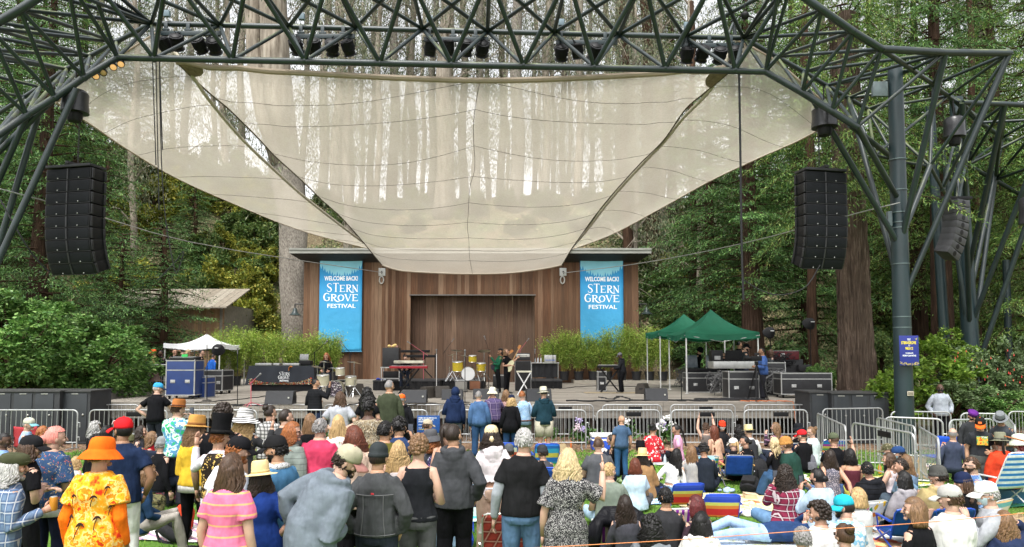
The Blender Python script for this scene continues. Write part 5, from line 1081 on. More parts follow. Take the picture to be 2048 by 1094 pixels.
def keyb(c,w_,mats,lab,hgt=.8,nm='keyboard',kk=26,two=None):
 e=empty(nm,c,0,lab,'keyboard'); m=MB()
 m.cbox(c+Vector((0,.15,hgt)),(w_,.34,.09),.015); bd=m.build('body',mats[0],e); m=MB()
 for q in range(kk): m.cbox(c+Vector((-w_*.45+w_*.9*q/(kk-1),.23,hgt+.05)),(w_*.9/kk*.8,.14,.012),.002)
 m.build('keys',M('ivory_keys',(.7,.7,.66),.3,var=0),bd)
 if two:
  m=MB(); m.cbox(c+Vector((0,.2,hgt+.2)),(w_*.78,.3,.10),.015); b2=m.build('upper_keyboard',two,e); m=MB()
  for q in range(9): m.cbox(c+Vector((-w_*.36+w_*.03*q,.046,hgt+.2)),(w_*.02,.006,.03),.001)
  m.build('black_keys',M_BLK,b2)
 m=MB()
 for dy in(.05,.25):
  for s_ in(-1,1): m.tube(c+Vector((-s_*.35,dy+.01*s_,.02)),c+Vector((s_*.4,dy+.01*s_,hgt-.05)),.022,8)
 for s_ in(-1,1): m.tube(c+Vector((s_*.35,-.1,.02)),c+Vector((s_*.35,.4,.02)),.022,8); m.tube(c+Vector((s_*.4,-.0,hgt-.06)),c+Vector((s_*.4,.34,hgt-.06)),.02,8)
 m.build('crossed_stand',M_BLK,e); return e
keyb(dk(816,787),1.45,(M('red_plastic',(.28,.015,.025),.35),),'red keyboard with a cream one stacked on it in front of the sunglasses player',1.0,two=M('cream_plastic',(.55,.53,.42),.5))
keyb(dk(1221,785),.95,(M_BLK,),'black keyboard on a crossed stand played by the man in the grey cap',1.02)
road_case(dk(1203,782),(.36,.4,.80),'slim silver edged case left of the right keyboard',0,None,False,1,lid=False)
m=MB(); c=dk(1195,786); m.grid(lambda u,v:(c.x-.5+2.9*u,c.y-.3+.9*v+.05*math.sin(u*9),DECK+.008+.004*math.sin(u*30)),20,4); tag(m.build('rug',M('tan_rug',(.32,.26,.17),.9,var=.35,vs=8),loc=c),'flat tan rug under the right keyboard','rug')
c=onz(1090,757,DECK+.36); e=empty('side_table',c,0,'black cloth covered side table with a rack unit right of the amplifier','table'); m=MB(); m.cbox(c+Vector((0,.3,.72)),(1.35,.55,.04),.01)
for sx in(-1,1): m.tube(c+Vector((sx*.62,.1,0)),c+Vector((sx*.62,.1,.7)),.02,8); m.tube(c+Vector((sx*.62,.5,0)),c+Vector((sx*.62,.5,.7)),.02,8)
m.build('top',M_ALU,e); m=MB(); m.grid(lambda u,v:(c.x-.6+1.2*u,c.y+.12+.02*math.sin(u*25),c.z+.05+.64*v),30,2); m.build('black_drape',M_BLKM,e)
e2=empty('rack_unit',c+Vector((.25,.3,.74)),0,'silver rack unit with blue lights on the side table','rack unit'); m=MB(); m.cbox(c+Vector((.25,.3,.92)),(.55,.35,.34),.01); m.build('body',M_ALU,e2); m=MB()
for q in range(10): m.cbox(c+Vector((.05+.045*q,.12,.85)),(.02,.012,.05),.002)
m.build('blue_display',M('blue_display',(.03,.12,.5),.3,var=0),e2)
for q,(dx,lb) in enumerate(((-.45,'clear bottle at the left on the side table'),(-.32,'clear bottle in the middle of the side table'),(-.18,'clear bottle nearest the rack on the side table'))): m=MB(); m.lathe([(.032,0),(.034,.02),(.034,.16),(.012,.21),(.012,.24),(.001,.24)],c+Vector((dx,.15,.742)),12); tag(m.build('water_bottle',M('clear_plastic',(.5,.53,.55),.15),loc=c+Vector((dx,.15,.742))),lb,'bottle')
m=MB(); c=onz(760,760,DECK+.42); m.lathe([(.05,0),(.05,.18),(.02,.24),(.001,.24)],c+Vector((.2,-.0,0)),12); tag(m.build('water_jug',M('clear_plastic',(.5,.53,.55),.15),loc=c),'clear water jug at the left corner of the keyboard riser','jug')
pile(c+Vector((0,0,-.02)),6,.2,.06,((.05,.08,.4),),'crumpled blue towel at the left corner of the keyboard riser','towel','towel')
for k,(P,lb) in enumerate((([dk(390,806),dk(470,800),dk(540,792),dk(600,783),dk(640,772)],'black cable running back past the DJ table'),([dk(430,815),dk(470,810),dk(520,812),dk(545,806)],'loose cable looped around the microphone stands'),([dk(1130,802),dk(1200,803),dk(1260,802),dk(1340,801),dk(1420,803)],'thick cable bundle along the right stage edge'),([dk(1120,778),dk(1160,774),dk(1220,772),dk(1320,775),dk(1400,772)],'black cable crossing the stage floor behind the right keyboard'),([dk(1200,795),dk(1225,799),dk(1240,793),dk(1262,800)],'tangled cable at the feet of the right keyboard'),([dk(690,812),dk(740,806),dk(800,811),dk(860,808)],'cable lying before the keyboard riser'),([dk(860,808),dk(930,810),dk(1000,806),dk(1050,809)],'cable lying behind the fence group at the stage edge'))):
 pts=[p+Vector((0,0,.015)) for p in P]; m=MB(); Q=[poly_t(pts,i/60)+Vector((.06*math.sin(i*1.1+k),.10*math.sin(i*.7+k*2),0)) for i in range(61)]; m.loft(Q,.016,5)
 if k==2: m.loft([q+Vector((0,.05+.03*math.sin(i*.5),.01)) for i,q in enumerate(Q)],.018,5); m.loft([q+Vector((0,-.05,.01)) for q in Q],.015,5)
 tag(m.build('cable',M_BLKM,loc=pts[0]),lb,'cable')
m=MB(); q=dk(1500,803); m.loft([q+Vector((-.3+.055*i,.12*math.sin(i*1.2),.02)) for i in range(28)],.014,5); m.loft([q+Vector((1.1,0,.02)),q+Vector((1.25,-.3,.02)),q+Vector((1.27,-.36,-.3)),q+Vector((1.3,-.38,-.9))],.012,5); tag(m.build('cable',M('orange_cable',(.6,.16,.05),.6),loc=q),'orange cable on the deck at the camera operator','cable')
m=MB(); q=dk(1405,776); m.cbox(q+Vector((0,0,.03)),(.6,.25,.05),.02,(0,0,R(-25))); tag(m.build('cable_ramp',M('yellow_plastic',(.6,.52,.02),.5),loc=q),'flat yellow cable ramp before the green tent','cable ramp')
#  green tents
def tent(corn,px_peak,py_peak,Y0,d_,eave_py,val,mt,lab,nm='canopy_tent',leg_px=None,legm=None):
 x0=at(corn[0],eave_py,Y0).x; x1=at(corn[1],eave_py,Y0).x; ze=at(corn[0],eave_py,Y0).z; pk=at(px_peak,py_peak,Y0+d_/2); xc=(x0+x1)/2; e=empty(nm,Vector((xc,Y0+d_/2,DECK)),0,lab,'tent'); P=Vector((xc,Y0+d_/2,pk.z))
 cs=[Vector((x0,Y0,ze)),Vector((x1,Y0,ze)),Vector((x1,Y0+d_,ze)),Vector((x0,Y0+d_,ze))]
 m=MB()
 for i in range(4):
  a,b=cs[i],cs[(i+1)%4]
  m.grid(lambda u,v,a=a,b=b:(lambda t:(a.lerp(b,u)*(1-v)+P*v)+Vector((0,0,-.22*math.sin(PI*v)*.9-.10*math.sin(PI*u)*(1-v)**1.5+.0)))(0),20,14)
  out=((a+b)/2-P); out.z=0; out.normalize(); vh=val
  m.grid(lambda u,v,a=a,b=b:a.lerp(b,u)+Vector((0,0,-.10*math.sin(PI*u)*1.0-vh*v))+out*(.015*math.sin(u*30)*v+.02*v),30,3)
 m.build('roof',mt,e)
 for q,c in enumerate(cs):
  inn=Vector(((.05 if c.x<xc else -.05),(.05 if c.y<P.y else -.05),0)); m=MB(); m.box(Vector((c.x+inn.x,c.y+inn.y,(DECK+ze)/2-.05)),(.045,.045,ze-DECK-.06)); m.cbox(Vector((c.x+inn.x,c.y+inn.y,DECK+.012)),(.12,.12,.02),.004); m.build('leg',legm or M('white_pole',(.6,.6,.58),.4,.2),e)
 m=MB()
 for i in range(4):
  a,b=cs[i]+Vector((0,0,-.12)),cs[(i+1)%4]+Vector((0,0,-.12)); mid=(a+b)/2
  m.tube(a,mid+Vector((0,0,-.25)),.012,6); m.tube(mid+Vector((0,0,-.25)),b,.012,6)
 m.tube(P-Vector((0,0,.1)),P-Vector((0,0,.6)),.02,6); m.build('truss_bar',M_ALU,e); return e
tent((1370,1519),1424,619,26.6,3.0,664,.22,M_GRN,'front green pop up tent over the monitor desk')
tent((1318,1452),1384,628,30.2,3.0,662,.22,M_GRN,'second green pop up tent partly behind the front one')
tent((327,441),392,668,31.0,3.0,686,.2,M_WT,'white pop up tent over the crew left of the stage')
road_case(dk(1482,796),(1.05,.7,.92),'large black flight case carrying the silver monitor desk',0,None,False,2)
c=dk(1472,790); e=empty('mixing_desk',Vector((c.x,c.y-.1,DECK+.95)),0,'long silver monitor desk on the large black flight case','mixing desk'); m=MB(); m.cbox((0,0,.16),(1.9,.8,.26),.02); m.build('body',M_ALU,e,local=True); m=MB()
for q in range(44): m.cbox((-.85+.08*(q%22),-.1+.25*(q//22),.31),(.03,.08,.02),.004)
m.build('fader',M_BLK,e,local=True); m=MB(); m.cbox((-.75,.0,.5),(.42,.4,.4),.02); m.build('side_unit',M_BLK,e,local=True); m=MB(); m.cbox((-.75,-.21,.42),(.22,.012,.14),.004); m.build('vent',M('vent_grey',(.2,.2,.2)),e,local=True); m=MB(); m.cbox((-.05,.15,.5),(.62,.03,.4),.01,(R(15),0,0)); m.build('screen',M_BLK,e,local=True)
road_case(dk(1403,784),(1.3,.7,.78),'black flight case under the left screens of the front green tent',0,None,False,2)
c=dk(1403,784); e=empty('lighting_desk',Vector((c.x,c.y,DECK+.79)),0,'black lighting desk with two tilted screens under the green tent','desk'); m=MB(); m.cbox((0,0,.08),(1.2,.6,.14),.02); m.build('body',M_BLK,e,local=True)
for dx in(-.35,.5): m=MB(); m.cbox((dx,.15,.42),(.5,.04,.5),.01,(R(-8),0,R(5 if dx<0 else -15))); m.build('screen',M('grey_screen',(.08,.095,.11),.25),e,local=True)
road_case(dk(1605,795),(1.75,.75,.74),'long black trunk with a worn lid right of the camera operator',0,None,True,2)
road_case(dk(1545,790),(.75,.7,1.2),'tall silver framed amplifier rack behind the camera operator',0,None,False,2)
c=dk(1600,783); e=empty('red_case',Vector((c.x-.55,c.y+.3,DECK+1.3)),0,'dark red equipment case on top of the stacked racks','case'); m=MB(); m.cbox((0,0,.16),(1.15,.5,.36),.02); m.build('body',M('dark_red_case',(.09,.012,.016),.5),e,local=True); m=MB(); m.cbox((-.1,-.255,.16),(.18,.012,.14),.004); m.box((0,-.252,.33),(1.15,.012,.02)); m.build('latch',M_ALU,e,local=True)
m=MB(); m.cbox(Vector((c.x-.55,c.y+.4,DECK+.65)),(1.5,.6,1.28),.02); m.cbox(Vector((c.x+.2,c.y+.1,DECK+.95)),(.5,.3,.25),.02); tag(m.build('equipment_rack',M_CASE,loc=Vector((c.x-.5,c.y+.3,DECK))),'black stacked equipment rack carrying the dark red case','rack')
m=MB(); rr2=random.Random(8)
def snarl(c,n,s_,lab,mt=None,r=.012):
 m=MB()
 for k in range(n):
  P=[c+Vector((rr2.uniform(-s_[0],s_[0]),rr2.uniform(-s_[1],s_[1]),rr2.uniform(0.02,s_[2]))) for _ in range(6)]; m.loft([poly_t(P,i/24) for i in range(25)],r,4)
 return tag(m.build('cable_tangle',mt or M('grey_cable',(.10,.10,.10),.6),loc=c),lab,'cables')
snarl(dk(1440,792),12,(.5,.2,.9),'tangle of grey cables hanging left of the large black flight case'); snarl(dk(1372,778),14,(.45,.3,1.0),'dense tangle of cables and stands under the left tent leg',None,.014); snarl(dk(1545,792),12,(.5,.1,1.0),'pale cables spilling from the tall rack'); snarl(dk(1460,800),16,(1.2,.4,.05),'flat mess of black cables on the deck before the desk',M_BLKM); snarl(dk(1560,783)+Vector((0,0,.9)),10,(.6,.1,.7),'cables hanging from the rack by the red case',M_BLKM); snarl(dk(895,772),8,(.5,.2,.3),'cables and small gear left of the drum riser')
for px,py,Y,lb in ((1540,663,28,'covered black lamp head on a stand right of the green tent'),(1620,645,27,'black lamp head with a pale label near the big redwood'),(436,697,27.5,'black parabolic lamp head left of the bamboo')):
 c=at(px,py,Y); e=empty('stand_lamp',Vector((c.x,c.y,DECK)),0,lb,'lamp'); m=MB(); m.lathe([(.05,.16),(.12,.14),(.22,0),(.25,-.14),(.23,-.15),(.05,-.05)],c,16,Euler((R(50),R(20),0)).to_matrix()); m.build('head',M_BLKM,e); m=MB(); m.tube(Vector((c.x,c.y,DECK)),c,.018,6)
 for q in range(3): a=q*2.09; m.tube(Vector((c.x,c.y,DECK+.5)),Vector((c.x+.4*math.cos(a),c.y+.4*math.sin(a),DECK+.02)),.014,6)
 m.build('stand',M_BLK,e); m=MB(); m.cbox(c+Vector((.02,-.2,.02)),(.14,.012,.03),.003); m.build('label',M('pale_label',(.6,.6,.6)),e)
c=dk(1508,802); e=empty('camera_tripod',c,0,'camera tripod in front of the operator in the blue sweatshirt','tripod'); m=MB(); t_=c+Vector((.1,0,1.15))
for k in range(3): a=k*2.09+2.2; b=c+Vector((.1+.36*math.cos(a),.36*math.sin(a),.01)); m.tube(b,t_,.018,6); m.tube(b+Vector((.04,0,0)),t_+Vector((.03,0,0)),.01,5)
m.build('legs',M_BLK,e); m=MB(); m.cbox(t_+Vector((0,0,.06)),(.1,.1,.12),.02); m.tube(t_+Vector((0,0,.05)),t_+Vector((.45,-.1,-.05)),.012,6); m.build('head',M_BLK,e)
e=empty('video_camera',t_+Vector((0,0,.12)),0,'black video camera on the tripod aimed at the band','video camera'); m=MB(); m.cbox(t_+Vector((0,0,.22)),(.34,.12,.16),.02); m.build('body',M_BLK,e); m=MB(); m.loft([t_+Vector((-.17,0,.22)),t_+Vector((-.33,0,.22)),t_+Vector((-.40,0,.22))],[.05,.055,.07],14); m.build('lens',M_BLK,e); m=MB(); m.cbox(t_+Vector((.02,.0,.36)),(.14,.08,.08),.01); m.build('viewfinder',M_BLKM,e)
#  cabinets (subs) on lawn edge left and right
def subs(x0,x1,yt,Y,nd,lab,ends=None):
 a=at(x0,yt,Y); b=at(x1,yt,Y); H_=a.z; e=empty('speaker_locker',Vector(((a.x+b.x)/2,Y,0)),0,lab,'cabinet row'); m=MB(); W=(b.x-a.x)
 m.bbox(a.x,b.x,Y,Y+1.1,.02,H_-.04); m.build('body',M('charcoal_locker',(.032,.034,.037),.6,0,.3,2),e,smooth=False); m=MB(); m.bbox(a.x-.03,b.x+.03,Y-.04,Y+1.13,H_-.038,H_); m.build('lid',M('charcoal_lid',(.05,.05,.05),.6,0,.3,2),e,smooth=False)
 for k in range(nd):
  xa_=a.x+W*k/nd*.95+.06; xb_=a.x+W*(k+1)/nd*.95-.04; m=MB(); m.cbox(((xa_+xb_)/2,Y-.012,(H_-.04)/2+.03),(xb_-xa_,.022,H_-.2),.005); d_=m.build('door',M('charcoal_door',(.028,.032,.036),.55,0,.25,2),e)
  m=MB(); m.lathe([(.03,0),(.03,.02),(.012,.035),(.001,.035)],(xb_-.1,Y-.023,H_*.55),12,Euler((R(90),0,0)).to_matrix()); m.cbox(((xa_+xb_)/2,Y-.026,H_-.1),(.2,.012,.03),.003); m.build('handle',M('steel_knob',(.3,.3,.28),.4,.5),d_)
subs(-60,120,781,20.7,4,'row of charcoal doored cabinets behind the left barriers'); subs(123,181,781,20.9,1,'charcoal end cabinet next to the planter wall')
subs(1619,1660,783,21.2,1,'charcoal end cabinet at the right corner of the stage'); subs(1663,1777,785,21.0,3,'row of charcoal doored cabinets before the big redwood')
#  sign on column
c=at(1818,701,18.85); e=empty('column_sign',c,0,'dark blue sign with yellow lettering hung on the near column','sign'); w_=.50; h_=.80
m=MB(); m.cbox(c,(w_,.02,h_),.004,(0,0,R(-4))); m.build('board',M('navy_board',(.02,.03,.20),.5,var=.05),e); Ps=lambda u,v,d:c+Vector((u,-.0115-d-.0*u,v))+Vector((0,-.004,0))
def Ps(u,v,d): return c+Euler((0,0,R(-4))).to_matrix()@Vector((u,-.0125-d,v))
m=MB(); text_mesh(m,'TEXT',-.045,.27,.09,.05,Ps,.002,.02); text_mesh(m,'TO',-.02,.11,.045,.04,Ps,.002,.02); text_mesh(m,'TO DONATE',-.1,-.09,.2,.035,Ps,.002,.02); text_mesh(m,'FROM YOUR PHONE',-.17,-.16,.34,.045,Ps,.002,.02); m.build('white_lettering',M_WHT,e,smooth=False)
M_YL=M('yellow_print',(.75,.6,.03),.6,var=0); m=MB(); text_mesh(m,'STERNGROVE',-.2,.17,.38,.08,Ps,.002,.03); text_mesh(m,'96512',-.1,.02,.2,.075,Ps,.002,.03); m.build('yellow_lettering',M_YL,e,smooth=False)
m=MB()
for k in range(70): x=rp.uniform(-w_/2+.01,w_/2-.01); v=-h_/2+.01+rp.uniform(0,.05+.04*abs(x)/.25); r_=.012; q=[Ps(x-r_,v,.002),Ps(x,v-r_,.002),Ps(x+r_,v,.002),Ps(x,v+r_,.002)]; m.add(q,[(0,1,2,3)])
q=[Ps(.14,.33,.002),Ps(.2,.28,.002),Ps(.22,.35,.002),Ps(.18,.31,.002)]; m.add(q,[(0,1,2,3)]); m.build('gold_print',M('gold_print',(.5,.4,.12),.6),e,smooth=False)
c=at(1821,787,18.92); e=empty('small_plate',c,0,'small pale framed plaque low on the near column','plaque'); m=MB(); m.cbox(c,(.17,.02,.12),.004); m.build('frame',M('plaque_pale',(.42,.38,.3)),e); m=MB(); m.cbox(c+Vector((0,-.012,0)),(.13,.006,.08),.002); m.build('face',M('plaque_dark',(.16,.14,.10)),e); m=MB()
for k in range(4): m.box(c+Vector((0,-.017,.025-.017*k)),(.1,.002,.004))
m.build('text_line',M('plaque_pale',(.42,.38,.3)),e)
#  BARRIERS
M_GALV=M('galvanised_tube',(.40,.41,.41),.38,.55,.2,5,0,20,.5)
def barrier(p0,p1,lab,grp,nb=14,tagc=False):
 p0=Vector(p0);p1=Vector(p1); L=(p1-p0).length; ang=math.atan2(p1.y-p0.y,p1.x-p0.x); z=gz((p0.y+p1.y)/2); e=empty('crowd_barrier',((p0.x+p1.x)/2,(p0.y+p1.y)/2,z),ang,lab,'barrier',grp)
 h=1.1; b=.2; r_=.13; x=L/2-.05; m=MB(); pts=[]
 for cx,cz,a0 in ((x-r_,h-r_,0),(-x+r_,h-r_,90)): pts+=[Vector((cx+r_*math.cos(R(a0+q)),0,cz+r_*math.sin(R(a0+q)))) for q in (0,22,45,67,90)]
 m.loft([Vector((x,0,.04))]+pts+[Vector((-x,0,.04))],.021,8); m.loft([Vector((x,0,b)),Vector((-x,0,b))],.017,8); m.build('frame',M_GALV,e,local=True)
 m=MB()
 for k in range(nb): q=-x+2*x*(k+1)/(nb+1); m.tube((q,0,b),(q,0,h),.008,6)
 m.build('bars',M_GALV,e,local=True)
 for s_ in(-1,1): m=MB(); m.loft([(s_*(x-.12),-.3,.02),(s_*(x-.12),-.25,.035),(s_*(x-.12),.25,.035),(s_*(x-.12),.3,.02)],.018,6); m.tube((s_*(x-.12),0,.03),(s_*(x-.12),0,b),.018,6); m.build('foot',M_GALV,e,local=True)
 m=MB(); m.loft([(x,0,.75),(x+.07,0,.75),(x+.07,0,.62)],.012,6); m.loft([(x,0,.35),(x+.07,0,.35),(x+.07,0,.25)],.012,6); m.build('hook',M_GALV,e,local=True)
 if tagc: m=MB(); m.cbox((tagc,0,h-.12),(.42,.035,.12),.006); m.build('name_plate',M_BLK,e,local=True)
 return e
YF=19.75; YK=21.75
nthL=['first','second','third','fourth','fifth','sixth','seventh','eighth','ninth','tenth','eleventh']
def X(px,Y): return (px-CX)/F*Y*1.0/ (math.cos(TH)-((CY-830)/F)*math.sin(TH))*1.0
fr=[-20,167,345,525,700,866,1024,1183,1331,1477,1627]
for i,(a,b) in enumerate(zip(fr[:-1],fr[1:])):
 barrier((X(a+8,YF),YF+.02*(i%2),0),(X(b-8,YF),YF+.03*((i*3)%2),0),'front row crowd barrier, %s from the left'%nthL[i],'front row of barriers along the lawn',15,.15 if i in(1,7,8,9) else False)
bk=[-30,128,286,455,640,790,950,1052,1196,1332,1480,1625]
for i,(a,b) in enumerate(zip(bk[:-1],bk[1:])):
 barrier((X(a+6,YK),YK,0),(X(b-6,YK),YK+.03*((i*3)%2),0),'rear row crowd barrier before the stage, %s from the left'%nthL[i],'rear row of barriers against the stage',15,.1 if i in(7,8,9) else False)
def gp(px,py): return ong(px,py)
def topp_(px,pyt):
 z=1.1
 for _ in range(8): p=onz(px,pyt,z); z=1.1+gz(p.y)
 return Vector((p.x,p.y,0))
for (a,b,lb) in (((1634,828),(1692,850),'short angled barrier turning toward the lawn by the right cabinets'),((1642,818),(1768,816),'barrier in front of the right charcoal cabinets'),((1778,823),(1905,824),'barrier in front of the security guard'),((1752,836),(1832,852),'angled barrier before the near column foot'),((1765,834),(1890,838),'barrier right behind the angled one near the column foot'),((1702,846),(1832,866),'near barrier running toward the masked pair'),((1838,855),(1878,876),'barrier turned end on beside the blue camp chair'),((1895,840),(1990,838),'barrier behind the purple beret'),((1917,826),(2010,828),'rear barrier behind the grey fedora'),((2008,828),(2030,850),'barrier corner at the right behind the grey fedora'),((2013,823),(2110,824),'barrier leaving the view at the right')):
 barrier(topp_(*a),topp_(*b),lb,'barriers around the right side gate',12,.1 if 'near barrier' in lb else False)
c=at(857,848,YF-.12); e=empty('fence_sign',c,0,'blue sponsor sign on the front barrier behind the denim vest','sign'); m=MB(); m.cbox(c,(.63,.015,.47),.004); m.build('board',M('blue_board',(.015,.07,.25),.5,var=.05),e)
P=lambda u,v,d:c+Vector((u,-.0085-d,v)); m=MB(); text_mesh(m,'STERN GROVE FESTIVAL IS',-.28,.15,.5,.035,P,.002,.02); text_mesh(m,'FREE BECAUSE OF OUR',-.28,.10,.42,.035,P,.002,.02); text_mesh(m,'DONORS.',-.28,.05,.16,.035,P,.002,.02)
text_mesh(m,'SUPPORT THE FESTIVAL & MAKE A',-.28,-.03,.40,.02,P,.002,.01); text_mesh(m,'TEXT STERNGROVE TO',-.28,-.12,.28,.02,P,.002,.01); m.build('lettering',M_WHT,e,smooth=False); m=MB(); m.box(c+Vector((-.08,-.0105,-.15)),(.4,.004,.006)); m.build('underline',M('yellow_print',(.75,.6,.03),.6,var=0),e)
M_HL=leafmat('hydrangea_leaf',[(.04,.10,.02),(.08,.17,.04)],.5,.2,2)
for k,(px,col,w_) in enumerate(((1097,(.75,.77,.8),'white'),(1158,(.62,.50,.55),'dusty pink'),(1172,(.45,.38,.62),'lilac'),(1258,(.8,.8,.78),'white'),(1315,(.8,.78,.78),'white'),(1328,(.45,.38,.62),'lilac'),(1335,(.75,.75,.72),'white'),(655,(.6,.5,.3),'dry'))):
 c=onz(px,885,0); c.y=21.0; c.x=X(px,21.0); e=empty('hydrangea',c,0,'%s flowered hydrangea in the mulch %s'%(w_,['by the tall felt hat man','left of the bald man','beside the dusty pink one','right behind the bald man','behind the red floral shirt, leftmost','behind the red floral shirt, in the middle','behind the red floral shirt, rightmost','behind the front barriers at the left'][k]),'flowering plant'); r=np.random.default_rng(k)
 P_=r.normal(0,.16,(160,3))*[1,.8,.7]+[0,0,.3]; V=diamonds(P_,r.normal(size=(160,3)),r.normal(size=(160,3))+[0,0,1],.13,.08); np_obj('foliage',V,qf(160),M_HL,e)
 m=MB()
 for q in range(3): h0=Vector(r.normal(0,.1,3))+Vector((0,0,.48)); [m.ball(h0+Vector(r.normal(0,.045,3)),.025,6,4) for _ in range(26)]
 m.build('flower_head',M('petal',col,.8,var=.1),e,local=True)
#  LAWN FURNITURE
M_TUBE=M('chair_tube',(.55,.55,.53),.3,.6,0);
def chair(px,py,rz,fab,lab,tube=None,w_=.50,seat=.16,back=.40,wood=False,tilt=25,grp=None,head=None):
 """px,py: photo position of the top of the backrest; rz 0 = seat faces the stage"""
 a=R(tilt); zt=seat+back*math.cos(a); z=zt
 for _ in range(8): p=onz(px,py,z); z=zt+gz(p.y)
 p.z=0; by=back*math.sin(a); c=Vector((p.x-math.sin(rz)*-by*-1*0,p.y,gz(p.y))); off=Vector((0,-by,0)); off.rotate(Euler((0,0,rz))); c=Vector((p.x-off.x,p.y-off.y,gz(p.y)))
 e=empty('folding_chair',c,rz,lab,'lawn chair',grp); tb=tube or M_TUBE; hw=w_/2
 B=lambda s_,v:Vector((s_*hw,-back*v*math.sin(a),seat+back*v*math.cos(a)))
 m=MB(); m.loft([B(-1,-.1),B(-1,.85),B(-.92,.97),B(-.75,1.0),B(.75,1.0),B(.92,.97),B(1,.85),B(1,-.1)],.0125,8); m.build('back_frame',tb,e,local=True)
 m=MB(); m.loft([Vector((-hw,-.02,seat)),Vector((-hw,.46,seat+.02)),Vector((hw,.46,seat+.02)),Vector((hw,-.02,seat))],.0125,8); m.build('seat_frame',tb,e,local=True)
 m=MB(); m.grid(lambda u,v:B(-1+2*u,.02+.95*v)+Vector((0,-.03*math.sin(PI*u)*(1-v*.6)-.01,0)),10,12); o=m.build('backrest',fab,e,local=True); sm=o.modifiers.new('t','SOLIDIFY'); sm.thickness=.008
 m=MB(); m.grid(lambda u,v:Vector((-hw+w_*u,.0+.46*v,seat-.05*math.sin(PI*u)*math.sin(PI*v)+.012)),8,8); o=m.build('seat',fab,e,local=True); sm=o.modifiers.new('t','SOLIDIFY'); sm.thickness=.008
 for s_ in(-1,1):
  m=MB(); m.loft([Vector((s_*(hw+.02),.40,seat+.02)),Vector((s_*(hw+.02),-.12,.015)),Vector((s_*(hw+.02),-.3,.015))],.012,8); m.build('leg',tb,e,local=True)
  m=MB(); m.loft([Vector((s_*(hw+.035),-.08,seat+.1)),Vector((s_*(hw+.035),.42,.015))],.012,8); m.build('leg',tb,e,local=True)
  m=MB(); m.tube(Vector((s_*(hw+.02),.34,seat+.02)),Vector((s_*(hw+.03),.36,seat+.2)),.011,6); m.cbox(Vector((s_*(hw+.03),.14,seat+.21)),(.04,.44,.022),.008); m.build('armrest',M('wood_arm',(.5,.27,.09),.4) if wood else tb,e,local=True)
 if head: m=MB(); m.cbox(B(0,.86)+Vector((0,-.04,0)),(w_*.6,.05,.14),.02,(-a,0,0)); m.build('head_pillow',head,e,local=True)
 return e
BLUE=cloth((.02,.07,.30),'blue_sling',.2,.7); NAVY=cloth((.012,.05,.16),'navy_sling',.2,.7); BT=M('blue_tube',(.02,.07,.42),.3,.2,0)
RB=cloth((.5,.1,.1),'striped_sling',.15,.7,('multi',.40,((.03,.07,.45),(.05,.10,.5),(.03,.07,.45),(.65,.2,.04),(.5,.03,.03),(.5,.03,.03),(.6,.2,.04),(.55,.55,.12)),2))
PS=cloth((.5,.42,.36),'purple_striped_sling',.2,.7,('stripe',(.16,.02,.22),.075,.5,0)); GS=cloth((.1,.3,.5),'green_blue_sling',.2,.7,('multi',.22,((.02,.08,.3),(.25,.4,.05),(.04,.3,.4),(.55,.6,.5),(.02,.08,.3)),2))
chair(1378,967,R(6),RB,'blue and red striped chair back behind the dark red hair, left of its twin',BT); chair(1446,989,R(-4),RB,'blue and red striped low chair on the straw mat, right of its twin',BT)
chair(1357,1018,R(8),PS,'chair with upright purple and beige stripes behind the short haired man',M('white_tube',(.7,.7,.7),.3,.1),.52,.16,.46,tilt=16); chair(1235,1040,R(-5),PS,'purple striped chair under the draped black puffer jacket',M('white_tube',(.7,.7,.7),.3,.1),.52,.14,.36)
chair(1412,912,R(10),GS,'blue and green banded beach chair with a pale head pillow',M_TUBE,.55,.18,.50,head=cloth((.3,.6,.75),'pillow_cloth')); chair(1480,911,R(-6),BLUE,'plain blue folding chair with wooden arms before the white cap',M('grey_tube',(.2,.2,.22),.4,.4),.52,.2,.46,True)
chair(1602,887,R(-5),NAVY,'blue chair with yellow trim behind the brown fuzzy cap',M_TUBE,.5,.2,.45); chair(1669,880,R(-8),cloth((.1,.2,.4),'rainbow_sling',.2,.7,('multi',.3,((.03,.08,.35),(.6,.2,.05),(.1,.3,.1),(.5,.4,.1),(.3,.05,.3),(.03,.2,.4)),2)),'rainbow banded beach chair under the olive cap',M_TUBE,.5,.2,.5)
chair(1833,1020,R(-6),NAVY,'dark blue sling chair of the blonde woman, left of its twin',BT,.5,.17,.42); chair(1912,1018,R(4),NAVY,'dark blue sling chair of the man in the white tee, right of its twin',BT,.54,.17,.42)
chair(2048,905,R(12),cloth((.7,.75,.8),'sky_striped_sling',.2,.7,('stripe',(.04,.2,.55),.09,.5,2)),'white and blue banded tall chair at the right edge',M('white_tube',(.7,.7,.7),.3,.1),.6,.35,.7)
chair(1745,1003,R(20),cloth((.7,.7,.66),'fruit_sling',.2,.7,('spots',((.65,.2,.02),(.7,.45,.03),(.05,.25,.12),(.5,.05,.2)),9,.38)),'white chair printed with oranges and leaves behind the short blonde hair',M_TUBE,.52,.16,.42)
chair(2010,1000,R(30),cloth((.6,.3,.3),'candy_sling',.2,.7,('multi',.28,((.6,.3,.35),(.7,.65,.5),(.2,.5,.5),(.7,.4,.2)),2)),'candy banded chair beside the masked man in the white cap',M_TUBE,.45,.16,.4)
